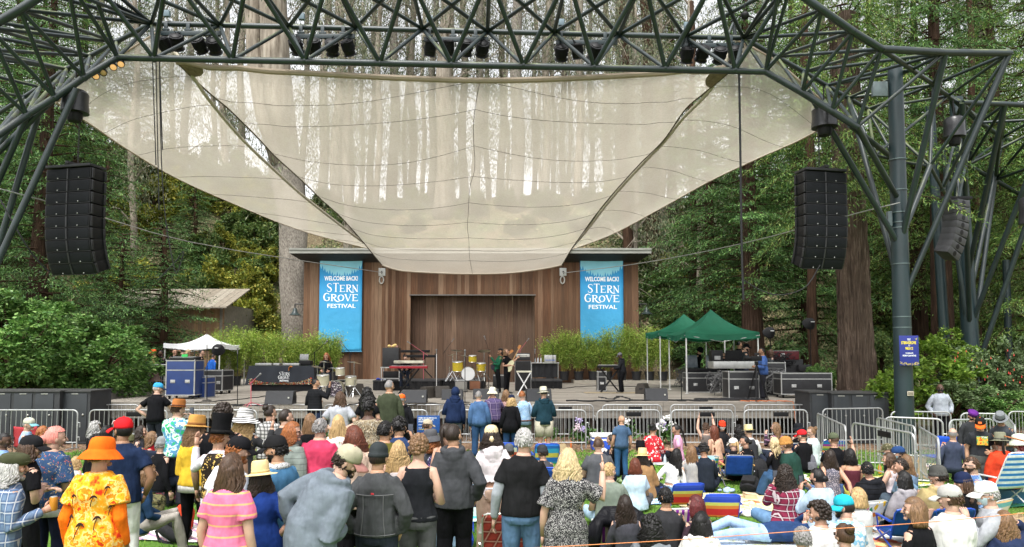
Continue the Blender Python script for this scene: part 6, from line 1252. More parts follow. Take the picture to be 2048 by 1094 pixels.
chair(1115,936,R(-8),BLUE,'blue chair back showing behind the man in the black tee',BT,.5,.3,.6); chair(985,945,R(5),BLUE,'blue chair hidden behind the white hooded woman',BT,.5,.3,.6); chair(1095,888,R(4),cloth((.05,.2,.5),'aqua_sling',.2,.7,('multi',.3,((.03,.15,.5),(.6,.5,.1),(.05,.35,.6)),2)),'aqua and yellow chair at the beanies near the paper bag',BT,.52,.25,.5); chair(1012,886,R(0),cloth((.4,.1,.1),'beach_sling',.2,.7,('multi',.3,((.03,.1,.5),(.6,.1,.05),(.7,.7,.6)),2)),'red white and blue chair right of the white hood',BT,.5,.25,.5)
def camp(px,py,fab,lab,rz=0,back=.5,seat=.42,w_=.6):
 zt=seat+back; z=zt
 for _ in range(8): p=onz(px,py,z); z=zt+gz(p.y)
 c=Vector((p.x,p.y+.1,gz(p.y))); e=empty('camp_chair',c,rz,lab,'camp chair'); hw=w_/2; m=MB(); m.grid(lambda u,v:Vector((-hw+w_*u,-.12-.06*math.sin(PI*u)+.06*(1-v),seat-.05+back*v+.02*abs(2*u-1)*v)),10,8); o=m.build('backrest',fab,e,local=True); o.modifiers.new('t','SOLIDIFY').thickness=.01
 m=MB(); m.grid(lambda u,v:Vector((-hw+w_*u,-.08+.5*v,seat-.06*math.sin(PI*u)*math.sin(PI*v))),8,8); o=m.build('seat',fab,e,local=True); o.modifiers.new('t','SOLIDIFY').thickness=.01
 m=MB()
 for s_ in(-1,1): m.tube((s_*hw,-.12,.0),(s_*hw,-.12,seat+back),.011,6); m.tube((s_*hw,.4,0),(s_*hw,.4,seat+.2),.011,6); m.tube((s_*hw,-.12,0),(s_*hw,.4,seat),.009,6); m.tube((s_*hw,.4,0),(s_*hw,-.12,seat),.009,6); m.cbox((s_*hw,.14,seat+.2),(.07,.55,.02),.008)
 m.tube((-hw,-.12,0),(hw,-.12,seat),.009,6); m.tube((hw,-.12,0),(-hw,-.12,seat),.009,6); m.build('frame',M('dark_tube',(.04,.04,.045),.4,.4),e,local=True); return e
camp(1897,868,cloth((.02,.08,.45),'blue_nylon',.3,.6),'blue and black camp chair by the end on barrier',R(6)); camp(52,850,cloth((.35,.04,.05),'maroon_nylon',.3,.6),'maroon camp chair of the man in the beige cap at the left',0); camp(316,895,cloth((.02,.025,.045),'dark_nylon',.3,.6),'dark camp chair in front of the grey beanie at the left',R(-5))
def blanket(px,py,w_,d_,rz,mt,lab):
 c=ong(px,py); e=None; m=MB(); ra=random.Random(int(px)); ph=ra.uniform(0,6)
 def f(u,v):
  x=(u-.5)*w_+.04*math.sin(v*7+ph); y=(v-.5)*d_+.04*math.sin(u*6+ph); X_=c.x+x*math.cos(rz)-y*math.sin(rz); Y_=c.y+x*math.sin(rz)+y*math.cos(rz); return (X_,Y_,gz(Y_)+.03+.014*math.sin(x*9+ph)*math.sin(y*8+ph*2)+.002*(int(px)%5))
 m.grid(f,26,20); o=m.build('blanket',mt,loc=c,smooth='all'); o.modifiers.new('t','SOLIDIFY').thickness=.012; return tag(o,lab,'blanket')
cl=cloth
blanket(300,985,2.2,1.6,.1,cl((.25,.02,.06),'maroon_blanket',.5,.9,('blotch',((.25,.02,.06),(.4,.1,.15)),30)),'maroon tufted blanket under the black jeans woman at the left'); blanket(330,1062,2.0,1.2,-.1,cl((.7,.7,.7),'flag_blanket',.4,.9,('plaid',(.5,.03,.05),(.03,.05,.35),.12)),'red white and blue checked blanket at the bottom left')
blanket(250,945,1.6,1.2,.2,cl((.05,.35,.6),'aqua_towel',.4,.9,('stripe',(.7,.75,.8),.3,.4,0)),'aqua and white towel behind the orange hat'); blanket(640,1045,1.3,1.2,.1,cl((.7,.72,.75),'blue_striped_towel',.4,.9,('stripe',(.04,.12,.35),.12,.5,1)),'blue and white striped towel beside the grey hooded man'); blanket(1180,985,2.4,1.5,.05,cl((.10,.15,.06),'camouflage_cloth',.4,.9,('blotch',((.18,.24,.10),(.07,.12,.05),(.3,.3,.16)),6)),'camouflage cloth under the man in the green grey polo')
blanket(1545,1010,3.2,1.7,-.12,cl((.62,.55,.25),'straw_mat',.3,.9,('blotch',((.62,.55,.25),(.7,.62,.35),(.45,.12,.06)),4)),'yellow straw mat with red pattern under the plaid shirt'); blanket(1480,955,2.6,1.1,.05,cl((.55,.45,.3),'woven_mat',.3,.9,('multi',.5,((.6,.55,.3),(.45,.1,.08),(.6,.5,.2),(.1,.25,.3)),0)),'multicoloured woven mat behind the striped chairs')
blanket(1290,1000,2.0,1.0,.1,cl((.3,.45,.6),'blue_pale_cloth',.4,.9,('blotch',((.5,.6,.7),(.25,.4,.6),(.7,.72,.7)),5)),'pale blue patterned cloth in front of the black puffer jacket'); blanket(1500,1090,3.0,.9,.0,cl((.5,.6,.75),'lemon_cloth',.4,.9,('blotch',((.55,.65,.8),(.65,.75,.85),(.7,.72,.4)),4)),'light blue cloth with yellow print under the lying person')
blanket(1730,965,2.2,1.2,.1,cl((.6,.6,.15),'yellow_cloth',.4,.9,('blotch',((.65,.6,.1),(.6,.6,.5)),2)),'pale yellow cloth behind the bare backed girl'); blanket(1900,1085,2.4,1.0,-.1,cl((.4,.25,.15),'patchwork_cloth',.4,.9,('spots',((.5,.1,.05),(.1,.2,.4),(.6,.5,.2)),6,.5)),'patterned dark cloth at the bottom right'); blanket(1890,935,1.8,.9,.2,cl((.7,.3,.35),'pink_towel',.4,.9,('multi',.5,((.75,.5,.55),(.7,.7,.65),(.8,.6,.3)),0)),'pink and orange towel beneath the blue camp chair')
blanket(1380,925,2.4,1.0,0,cl((.5,.5,.48),'grey_blanket',.4,.9,('blotch',((.5,.5,.48),(.35,.38,.42)),4)),'grey blanket between the straw hat and the banded chair'); blanket(950,1000,1.8,.7,.05,cl((.6,.4,.35),'rose_mat',.4,.9,('stripe',(.6,.58,.5),.1,.4,1)),'rose striped mat under the grey hooded youth'); blanket(1560,905,2.4,1.0,0,cl((.35,.3,.3),'mixed_rug',.4,.9,('blotch',((.35,.3,.3),(.5,.45,.4),(.2,.25,.3)),3)),'brown grey rug among the seated people by the right fence'); blanket(120,965,2.4,1.4,0,cl((.6,.62,.65),'white_sheet',.5,.9),'white sheet behind the pink haired woman'); blanket(1640,1075,2.4,.9,.1,cl((.7,.72,.72),'white_cloth',.5,.9),'white cloth behind the grey haired man at the bottom')
blanket(2020,1000,1.4,1.2,.1,cl((.03,.14,.09),'dark_green_cloth',.5,.9),'dark green cloth at the right behind the paper bag')
def backpack(px,py,mt,lab,s_=1.0,rz=0,lie=False,nm='backpack'):
 c=ong(px,py); c.z+=.02; e=empty(nm,c,rz,lab,'bag'); rot=Euler((R(-70) if lie else R(-8),0,0)).to_matrix(); o_=Vector((0,0,.14*s_ if lie else .22*s_)); m=MB()
 m.loft([o_+rot@Vector((0,0,z*s_)) for z in (-.22,-.21,-.12,.05,.16,.22,.245)],[(.09*s_,.06*s_),(.15*s_,.10*s_),(.17*s_,.12*s_),(.165*s_,.12*s_),(.15*s_,.10*s_),(.10*s_,.07*s_),(.03*s_,.02*s_)],16,True,(1,0,0)); bd=m.build('body',mt,e,local=True)
 m=MB(); m.cbox(o_+rot@Vector((0,-.13*s_,-.07*s_)),(.24*s_,.07*s_,.2*s_),.03*s_,rot); m.build('front_pocket',mt,bd,local=True); m=MB()
 for q in(-1,1): m.loft([o_+rot@Vector((q*.08*s_,.09*s_,.2*s_)),o_+rot@Vector((q*.1*s_,.17*s_,.08*s_)),o_+rot@Vector((q*.11*s_,.12*s_,-.18*s_))],(.02*s_),6)
 m.loft([o_+rot@Vector((-.04*s_,0,.235*s_)),o_+rot@Vector((0,0,.29*s_)),o_+rot@Vector((.04*s_,0,.235*s_))],.01*s_,6); m.build('strap',mt,bd,local=True); return e
BKb=cl((.02,.02,.022),'black_nylon',.6,.6)
backpack(308,1030,cl((.06,.06,.03),'camo_bag',.5,.8,('blotch',((.03,.03,.02),(.12,.11,.05),(.05,.06,.03)),9)),'camouflage and black backpack lying at the left of the white trousers',1.0,.3,True); backpack(345,1083,BKb,'black flat backpack on the checked blanket at the bottom left',1.0,1.2,True); backpack(305,985,BKb,'black backpack with red piping behind the camouflage bag',.9,.4); backpack(367,1062,cl((.5,.05,.02),'red_bag'),'red cooler bag beside the white tee man',.8); backpack(950,1042,cl((.03,.03,.035),'grey_bag'),'black school backpack between the grey hoodie and the beige trousers',.95,.1); backpack(1520,965,BKb,'black backpack left of the plaid shirt woman',1.0,.2); backpack(1500,985,BKb,'large black bag just below the other one on the straw mat',1.0,-.5,True); backpack(1620,945,cl((.12,.12,.14),'grey_bag2'),'grey backpack under the blue yellow trimmed chair',.85)
backpack(1030,1088,cl((.45,.02,.04),'red_jacket_bag'),'red bundled jacket on the bag behind the jeans',.9,.5); backpack(1010,1085,BKb,'black bag standing behind the right leg of the jeans man',1.0); backpack(1175,960,BKb,'dark grey bundle right of the polo shirt man',.8,.3,True); backpack(1975,1085,cl((.25,.6,.6),'mint_bag'),'mint cloth bag in front of the navy sleeved woman',1.1,.2,True,'tote_bag'); backpack(1875,1092,BKb,'black soft bag at the foot of the blue sling chairs',1.0,.2,True); backpack(1690,965,cl((.6,.58,.55),'cream_bag'),'cream tote bag behind the denim jacket woman',.9,.3,True,'tote_bag'); backpack(2020,975,cl((.7,.68,.6),'canvas_tote'),'white canvas tote behind the right chair',1.0,.1,False,'tote_bag'); backpack(920,1094,cl((.03,.08,.5),'blue_bag'),'blue bag under the mint hat at the bottom',1.0,.2,True)
c=ong(1205,900); e=empty('cooler',c,R(4),'white and blue cooler box behind the bald man','cooler'); m=MB(); m.cbox((0,0,.2),(.62,.38,.36),.04); m.build('body',M('cooler_blue',(.03,.09,.5),.4),e,local=True); m=MB(); m.cbox((0,0,.42),(.66,.42,.09),.03); m.cbox((0,0,.3),(.635,.395,.05),.01); m.build('lid',M('cooler_white',(.75,.75,.75),.4),e,local=True)
c=ong(2008,1005); e=empty('cooler',c,R(-4),'teal cooler box with a white lid at the tall grey pole','cooler'); m=MB(); m.cbox((0,0,.18),(.62,.38,.34),.04); m.build('body',M('cooler_teal',(.02,.08,.14),.4),e,local=True); m=MB(); m.cbox((0,0,.38),(.66,.42,.07),.03); m.build('lid',M('cooler_white',(.75,.75,.75),.4),e,local=True)
for px,py,rz,lb in ((1118,918,.2,'brown paper bag beside the aqua chair'),(1835,950,-.1,'small brown paper bag beside the mustard hoodie'),(2030,1090,.2,'brown paper bag at the lower right corner')):
 c=ong(px,py); e=empty('paper_bag',c,rz,lb,'paper bag'); m=MB(); m.grid(lambda u,v:(.16*max(-1,min(1,1.4*math.cos(2*PI*u)))+.008*math.sin(v*9+u*20),.09*max(-1,min(1,1.4*math.sin(2*PI*u))),.38*v+.01*math.sin(u*25)*v),28,8); m.build('body',M('kraft_paper',(.45,.33,.2),.8,0,.15,5,.5,10),e,local=True); m=MB(); m.loft([(-.05,-.09,.36),(-.04,-.09,.44),(.04,-.09,.44),(.05,-.09,.36)],.006,5); m.build('handle',M('kraft_paper',(.45,.33,.2),.8,0,.15,5,.5,10),e,local=True)
c=ong(945,1092)+Vector((0,0,.36)); m=MB(); m.lathe([(.20,0),(.19,.012),(.115,.02),(.11,.10),(.09,.13),(.03,.135),(.001,.115)],c,24,None,1,.85); h=m.build('fedora',M('mint_felt',(.55,.75,.70),.9),loc=c); tag(h,'mint fedora with a turquoise band resting on the bags at the bottom','hat'); m=MB(); m.lathe([(.117,.022),(.114,.05)],c,24,None,1,.85); m.build('hat_band',M('turquoise',(.1,.55,.6),.7),h)
chair(1010,1028,R(0),cl((.35,.05,.04),'red_webbing',.2,.7,('plaid',(.12,.02,.02),(.5,.3,.25),.06)),'red woven web chair behind the beige trousers and orange jacket',M_TUBE,.5,.3,.5)
pile(ong(1003,1055)+Vector((-.15,0,.35)),7,.16,.12,((.75,.16,.02),),'bright orange jacket hung over the red woven chair','jacket'); pile(ong(1035,1075)+Vector((.2,0,.05)),6,.15,.1,((.5,.02,.04),),'crumpled red jacket right of the blue jeans'); pile(ong(1460,985),6,.25,.05,((.35,.45,.6),),'pale denim jacket lying on the straw mat'); pile(ong(1300,960),6,.3,.05,((.35,.3,.33),(.6,.58,.55)),'rumpled mauve blanket right of the straw hat'); pile(ong(1290,1010),5,.2,.06,((.7,.68,.66),),'white crumpled cloth beside the short haired man'); pile(ong(285,985),5,.25,.06,((.03,.1,.3),),'navy blanket heap near the black backpack'); pile(ong(1570,1010),6,.2,.05,((.55,.52,.5),),'pale clothes heap behind the plaid shirt'); pile(ong(2030,985),6,.25,.08,((.03,.03,.04),(.3,.3,.3)),'dark clothes heap by the tall chair at the right'); pile(ong(1340,960)+Vector((0,0,0)),5,.2,.06,((.5,.03,.05),(.02,.02,.02)),'red and black checked throw behind the red floral shirt'); pile(ong(1715,1050),6,.3,.08,((.02,.08,.3),(.5,.5,.5)),'blue and grey clothes heap in front of the blue cap')
for px,py,lb in ((1850,1085,'pair of blue slippers, the left one'),(1866,1083,'pair of blue slippers, the right one')): c=ong(px,py); m=MB(); m.loft([c+Vector((-.1,0,.03)),c+Vector((0,0,.035)),c+Vector((.11,0,.03))],[(.03,.012),(.045,.014),(.04,.012)],10,True,(0,1,0)); tag(m.build('slipper',M('blue_rubber',(.02,.1,.45),.6),loc=c),lb,'slipper')
zt=.66; c=onz(1238,1034,zt); e=empty('puffer_jacket',Vector((c.x,c.y,zt)),0,'shiny black puffer jacket draped over the purple striped chair','jacket'); m=MB(); PUF=cl((.008,.008,.010),'black_puffer',.7,.28)
for k in range(6): t_=k/5; m.loft([c+Vector((-.42+.1*t_,-.13-.02*k,-.42+.02*k+.0)),c+Vector((-.34+.07*t_,-.1-.05*t_,-.12+.02*k)),c+Vector((-.16,.02-.08*t_,.06-.1*t_)),c+Vector((.15,.02-.08*t_,.07-.1*t_)),c+Vector((.33,-.1-.05*t_,-.04-.09*t_)),c+Vector((.36,-.15,-.22-.06*t_))],[.05,.07,.075,.075,.07,.05],10)
m.build('quilted_body',PUF,e,smooth='all')
def pole(px,pyb,pyt,lb):
 b=ong(px,pyb); t=at(px,pyt,b.y); m=MB(); m.tube(b-Vector((0,0,.1)),t,.014,8); return tag(m.build('rope_pole',M('grey_pole',(.22,.22,.22),.4,.5),loc=b),lb,'pole'),t
_,t1=pole(1885,960,885,'short stake with an orange top by the barrier end'); _,t2=pole(1993,990,868,'tall thin grey stake before the red shirt')
OR=M('orange_rope',(.62,.22,.08),.7);
cable([t1,(t1+t2)/2-Vector((0,0,.12)),t2-Vector((0,0,.02))],.012,'thin orange rope between the two grey stakes',OR,'rope','rope'); cable([t2,at(2060,885,9.5)],.012,'thin orange rope leaving the tall stake to the right',OR,'rope','rope')
cable([at(1060,1096,5.6),at(1350,1080,5.6),at(1600,1062,5.7),at(1850,1045,5.9),at(2060,1025,6.0)],.0035,'long thin orange rope crossing the lower right in front of the seated crowd',OR,'rope','rope')
for px,py,lb in ((1159,877,'orange marker stake left of the cooler'),(1142,890,'orange marker stake nearer the paper bag'),(1092,885,'orange marker stake by the felt hat man legs')): b=ong(px,py+8); m=MB(); m.cbox(b+Vector((0,0,.1)),(.04,.01,.24),.003); tag(m.build('marker_stake',M('orange_plastic',(.7,.17,.03),.6),loc=b),lb,'stake')
def bottle(px,py,lb,col=(.45,.5,.55),nm='water_bottle',r=.034,h=.21):
 c=ong(px,py)+Vector((0,0,.035)); m=MB(); m.lathe([(r,0),(r*1.03,.01),(r*1.03,h*.66),(r*.4,h*.86),(r*.4,h),(.001,h)],c,12); tag(m.build(nm,M('bottle_side',col,.2),loc=c),lb,'bottle')
for q in ((430,1010,'clear bottle on the blanket beside the black jeans'),(1148,1000,'clear bottle behind the speckled dress'),(1330,930,'clear bottle by the lounging woman in white'),(1462,1086,'clear bottle at the hip of the lying person'),(1545,950,'green bottle among the seated group at right',(.02,.12,.04)),(1760,950,'orange juice bottle on the yellow cloth',(.6,.25,.02)),(1890,1000,'blue flask beside the blue sling chair',(.02,.1,.3)),(1650,1000,'steel flask near the white tee man',(.3,.3,.3)),(1420,965,'tall clear bottle on the woven mat'),(1070,1010,'white flask near the jeans man',(.6,.6,.6))): bottle(*q)
def foodbox(px,py,col,lb,s_=(.22,.16,.07),rz=.3):
 c=ong(px,py)+Vector((0,0,.035+s_[2]/2)); e=empty('food_box',c,rz,lb,'box'); m=MB(); m.cbox((0,0,0),s_,.012); m.build('tray',M('box_side',col,.6),e,local=True); m=MB(); m.cbox((.01,0,s_[2]/2+.008),(s_[0]*1.04,s_[1]*1.04,.014),.005,(0,R(6),0)); m.build('lid',M('box_lid',mul(col,1.2),.6),e,local=True)
for k,q in enumerate(((1500,1000,(.5,.38,.25),'cardboard food box on the straw mat'),(1600,960,(.65,.65,.62),'white takeaway box near the denim jacket woman'),(1270,1005,(.6,.1,.08),'red snack box on the pale blue cloth'),(1385,950,(.6,.6,.55),'white carton on the grey blanket'),(1740,975,(.1,.3,.5),'blue snack box on the yellow cloth'),(1850,960,(.55,.42,.3),'cardboard tray by the mustard hoodie'),(250,980,(.6,.58,.5),'cream carton on the aqua towel'),(1555,1045,(.7,.7,.68),'white carton beside the crimson plaid shirt'),(985,1010,(.3,.05,.06),'maroon lunch box near the beige trousers'),(1690,940,(.5,.5,.1),'yellow carton behind the bare backed girl'))): foodbox(*q,rz=.4*k)
for k,(px,py,col,lb) in enumerate(((1320,915,(.04,.05,.07),'dark jumper dropped near the floral dress'),(1440,930,(.45,.1,.12),'red hoodie dropped by the blue wooden armed chair'),(1640,980,(.1,.12,.3),'blue sweater dropped on the lawn behind the white tee'),(1590,925,(.5,.48,.42),'cream jumper dropped in the seated group'),(1790,985,(.3,.32,.3),'grey throw between the fruit chair and the blue chair'),(1140,950,(.03,.03,.035),'black jacket dropped beside the paper bag'),(1240,965,(.15,.2,.1),'green throw on the camouflage cloth'),(1970,1040,(.35,.5,.45),'pale green cloth by the masked man'),(1480,1030,(.55,.5,.5),'pale towel on the straw mat'),(200,1010,(.5,.52,.55),'white shirt heap behind the orange hat'))): pile(ong(px,py),6,.24,.07,(col,mul(col,1.5)),lb)
#  PEOPLE
SK={'l':(.46,.265,.185),'p':(.50,.31,.23),'t':(.42,.24,.15),'m':(.27,.145,.085),'d':(.085,.045,.03),'b':(.05,.028,.02)}
HC={'blk':(.008,.007,.007),'dk':(.022,.014,.010),'br':(.06,.032,.018),'lb':(.16,.09,.045),'bl':(.42,.28,.13),'pb':(.50,.38,.21),'gr':(.20,.19,.185),'sl':(.34,.33,.32),'gi':(.25,.085,.025),'au':(.11,.03,.015),'rd':(.09,.015,.015),'pk':(.62,.22,.18)}
def hairmat(c):
 key=('hair',c)
 if key in _mc: return _mc[key]
 t=NT('hair'); g=t.n('NewGeometry'); nz=t.noise(t.co('Object',(30,30,4)),3,4); a=t.ramp(g.outputs['Random Per Island'],[(0,mul(c,.8)),(1,mul(c,1.22))]); t.col(t.mix(1.0,a,t.ramp(nz,[(.3,(.6,)*3),(.7,(1.3,)*3)]),'MULTIPLY')); t.bump(nz,.5,.01); _mc[key]=t.done(.45,0,.3); return _mc[key]
def skinmat(c):
 key=('skin',c)
 if key in _mc: return _mc[key]
 t=NT('skin'); n=t.noise(t.co('Object'),12,4); t.col(t.ramp(n,[(.3,mul(c,.85)),(.6,c),(.8,(min(1,c[0]*1.12),c[1]*.95,c[2]*.9))])); t.b.inputs['Subsurface Weight'].default_value=.0; _mc[key]=t.done(.5,0,.3); return _mc[key]
M_EYE=M('dark_eye',(.02,.015,.012),.2,0,0); M_LIP={}
ARM={'down':((.032,-.02,-.165),(.045,.035,-.31)),'pocket':((.062,-.045,-.155),(.03,.03,-.262)),'front':((.035,.0,-.168),(-.035,.14,-.15)),'fold':((.03,.02,-.165),(-.13,.115,-.125)),
'phone':((.03,.10,-.11),(-.03,.155,.035)),'up':((.05,.04,.13),(.03,.07,.28)),'wave':((.10,.03,-.07),(.11,.07,.08)),'hip':((.105,-.04,-.13),(.0,.01,-.235)),'rail':((.05,.09,-.13),(.03,.22,-.19)),
'back':((.05,-.10,-.135),(.06,-.16,-.27)),'lap':((.035,.05,-.155),(-.04,.17,-.20)),'hair':((.12,.06,.04),(.03,.05,.13)),'can':((.03,.0,-.165),(.02,.145,-.09)),'keys':((.04,.06,-.15),(-.01,.20,-.15)),'chin':((.03,.11,-.14),(-.05,.14,.0)),'strum':((.05,-.02,-.15),(-.06,.11,-.17)),'neck':((.06,.06,-.12),(.12,.17,-.03)),'back_clasp':((.075,-.06,-.15),(-.06,-.085,-.24))}
TORSO_M=[(-.055,.097,.066),(0,.097,.068),(.06,.090,.064),(.12,.088,.061),(.18,.098,.065),(.222,.104,.065),(.246,.098,.058),(.266,.078,.050),(.284,.056,.044),(.300,.042,.040),(.316,.036,.037)]
TORSO_F=[(-.055,.103,.070),(0,.101,.070),(.06,.082,.060),(.11,.074,.054),(.18,.088,.066),(.222,.092,.061),(.246,.086,.054),(.266,.067,.046),(.284,.048,.040),(.300,.036,.035),(.316,.031,.033)]
def head_pt(u,v,rx,ry,rz):
 z=v; r=math.sqrt(max(0,1-z*z)); x=r*math.cos(u); y=r*math.sin(u)
 if z<0: k=1-.30*z*z-.12*(-z); x*=k; y*=(1-.10*z*z) if y>0 else (1-.42*z*z)
 if y<0: y*=1.06
 if y>0: y*=.95
 return Vector((x*rx,y*ry,z*rz))
def blobpath(m,pts,rad,n=10,ref=None): m.loft(pts,rad,n,True,ref)
NP=[0]
def person(lab,px,py,h=None,Y=None,z=None,pose='stand',yaw=0,hy=0,hp=0,lean=3,side=0,L='down',Rr='down',sex='m',b=1.0,skin='l',top=(.1,.1,.1),pat=None,sl='long',bot=(.02,.025,.04),bpat=None,bt='pants',hair=('short','br'),hat=None,face=False,fit=.007,loose=0,seat=.26,shoe=(.03,.03,.03),hem=-.055,hood=False,armskin=False,mask=None,legs='cross',jacket=None,extra=None,tw=0,fold=.6,back=None,shape=None,grp='people in the audience',glasses=False,beard=None,topname=None):
 b=1+(b-1)*.75; fit*=.72
 NP[0]+=1; rs=random.Random(NP[0]*7+1); hh=h or (1.76 if sex=='m' else 1.65); hat_h={'cap':.012,'tcap':.012,'bucket':.025,'wide':.05,'fedora':.045,'beanie':.022,'tophat':.11,'flat':.010,'beret':.03,'sun':.05}.get(hat[0] if hat else '',0.008)
 hr='bun' if False else None
 def solve(hh):
  lf=R(lean); ls=R(side)
  pz={'stand':.53,'sit':.078,'chair':seat/hh+.05,'kneel':.30,'stool':.42}.get(pose,.53); pel=Vector((0,-.18*math.sin(lf) if pose=='stand' else 0,pz))
  def spine(s):
   if s<=0: return pel+Vector((0,0,s)),0.0
   n_=8; p=pel.copy(); tl=0
   for i in range(n_):
    q=s*(i+.5)/n_; tl=min(1,q/.12); p+=Vector((math.sin(ls*tl)*1.0,math.sin(lf*tl),math.cos(lf*tl)*math.cos(ls*tl)))*(s/n_)
   return p,min(1,s/.12)
  return spine,pel,lf,ls
 if side==0: side=rs.uniform(-3.5,3.5)
 lean+=rs.uniform(-2,3) if lean==3 else 0
 if hy==0: hy=rs.uniform(-18,18)
 spine,pel,lf,ls=solve(hh); nb,_=spine(.30); hdir=Vector((math.sin(ls*.6),math.sin(lf*.45)+.18,1)).normalized(); hc=nb+hdir*.082
 topz=hc.z+.069+hat_h
 base=(z if z is not None else None)
 if Y is not None and (pose in('stand','kneel') or z is not None):
  w_=at(px,py,Y); g=base if base is not None else gz(Y);
  if h is None or pose=='stool': hh=(w_.z-g)/topz
 else:
  zz=topz*hh+(base or 0)
  for _ in range(10): p=onz(px,py,zz); zz=topz*hh+(base if base is not None else gz(p.y))
  w_=p
 Yh=w_.y; g=base if base is not None else gz(Yh); px_m=F/max(1,Yh); near=px_m>105; hi=px_m>150
 if pose not in('stand','kneel') and Y is not None: g=w_.z-topz*hh if z is None and False else g
 yw=R(yaw); rot=Matrix.Rotation(yw,3,'Z'); off=rot@Vector((hc.x,hc.y,0))*hh; loc=Vector((w_.x-off.x,w_.y-off.y,g))
 e=empty('person',loc,yw,lab,'person',grp); S_=hh; V3=lambda v:Vector(v)*S_
 TOR=TORSO_M if sex=='m' else TORSO_F; ncirc=22 if hi else 16 if near else 12
 ext=lambda s,ex:None
 def ring(s,rx,ry,ex):
  p,t=spine(s); by=1+(b-1)*1.2; return p*S_,((rx*b+ex)*S_,(ry*by+ex)*S_)
 def tframe(v):
  a=lf; v=Vector(v); M1=Matrix.Rotation(-a,3,'X')@Matrix.Rotation(ls,3,'Y'); return M1@v
 sp,_=spine(.244); sw=(.094 if sex=='m' else .081)*(.55+.45*b); joints={}
 for s_,nm in((-1,L),(1,Rr)):
  A=ARM[nm] if isinstance(nm,str) else nm; sh=sp+tframe((s_*sw,0,0)); el=sh+tframe((s_*(A[0][0]*(1+.4*(b-1)*3)+rs.uniform(-.004,.014)),A[0][1]+rs.uniform(-.012,.012),A[0][2])); wr=sh+tframe((s_*A[1][0]*(1+(b-1)),A[1][1],A[1][2])); joints[s_]=(sh,el,wr)
 P=pel; LG={}
 for s_ in(-1,1):
  hp_=P+Vector((s_*.052,0,-.015))
  if pose=='stand': st=.055+rs.uniform(0,.02); fy=rs.uniform(-.02,.03)*s_; an=Vector((s_*st,fy,.045)); kn=(hp_+an)/2+Vector((0,.02+.10*math.sin(lf),0)); toe=an+Vector((s_*.02,.105,-.028))
  elif pose in('sit',):
   if legs=='cross': kn=P+Vector((s_*.19,.17,.03)); an=P+Vector((-s_*.04,.20,-.03)); toe=an+Vector((-s_*.08,.04,-.01))
   elif legs=='up': kn=P+Vector((s_*.07,.17,.20)); an=P+Vector((s_*.07,.27,-.03)); toe=an+Vector((0,.10,-.02))
   elif legs=='side': kn=P+Vector((.13+s_*.05,.16,.02)); an=P+Vector((.27+s_*.03,.02,-.03)); toe=an+Vector((.07,-.06,0))
   else: kn=P+Vector((s_*.06,.25,.03)); an=P+Vector((s_*.07,.49,-.02)); toe=an+Vector((s_*.02,.03,.10))
  elif pose=='chair': kn=P+Vector((s_*.08,.24,.05)); an=Vector((s_*.08,P.y+.30,.045)); toe=an+Vector((0,.10,-.02))
  elif pose=='stool': kn=P+Vector((s_*.09,.21,-.04)); an=Vector((s_*.09,P.y+.20,.045)); toe=an+Vector((0,.10,-.02))
  else: kn=Vector((s_*.07,P.y+.02,.035)); an=Vector((s_*.07,P.y-.22,.04)); toe=an+Vector((0,-.09,-.0))
  LG[s_]=(hp_,kn,an,toe)
 sc_=skinmat(SK[skin]); RX,RY,RZ=.0475*S_,.0585*S_,.069*S_
 hrot=Matrix.Rotation(R(hy),3,'Z')@Matrix.Rotation(R(-lean*.35-hp),3,'X')@Matrix.Rotation(ls*.5,3,'Y'); C=hc*S_; Hf=lambda v:C+hrot@Vector(v)
#  body: one mesh (skin) : trunk, neck, head, arms, hands, legs
 m=MB(); rings=[ring(s,rx,ry,-.004) for s,rx,ry in TOR]; m.loft([r[0] for r in rings],[r[1] for r in rings],12,True,(1,0,0))
 n0,_=spine(.285); m.loft([n0*S_,(n0*.45+hc*.55)*S_+Vector((0,-.006*S_,0)),hc*S_+hrot@Vector((0,-.012*S_,-.02*S_))],[.036*S_*(.9+.1*b),.032*S_,.033*S_],12)
 nu,nv=(20,14) if near else (12,9); vs=[]; fs=[]
 for j in range(nv+1):
  for i in range(nu): vs.append(Hf(head_pt(2*PI*i/nu,-math.cos(PI*j/nv),RX,RY,RZ)))
 for j in range(nv):
  for i in range(nu): fs.append((j*nu+i,j*nu+(i+1)%nu,(j+1)*nu+(i+1)%nu,(j+1)*nu+i))
 m.add(vs,fs)
 m.loft([Hf((0,RY*.90,RZ*.12)),Hf((0,RY*1.06,-RZ*.12)),Hf((0,RY*1.16,-RZ*.27)),Hf((0,RY*.92,-RZ*.33))],[.005*S_,.007*S_,.0095*S_,.006*S_],7)
 m.ball(Hf((0,RY*.80,-RZ*.78)),(RX*.42,RY*.22,RZ*.17),9,6,hrot); m.ball(Hf((0,RY*.80,RZ*.16)),(RX*.72,RY*.16,RZ*.10),9,5,hrot)
 for s_ in(-1,1): m.ball(Hf((s_*RX*1.0,-RY*.08,-RZ*.10)),(.006*S_,.013*S_,.018*S_),8,6,hrot); m.ball(Hf((s_*RX*.55,RY*.66,-RZ*.22)),(RX*.28,RY*.22,RZ*.2),8,5,hrot)
 n_=10 if near else 7
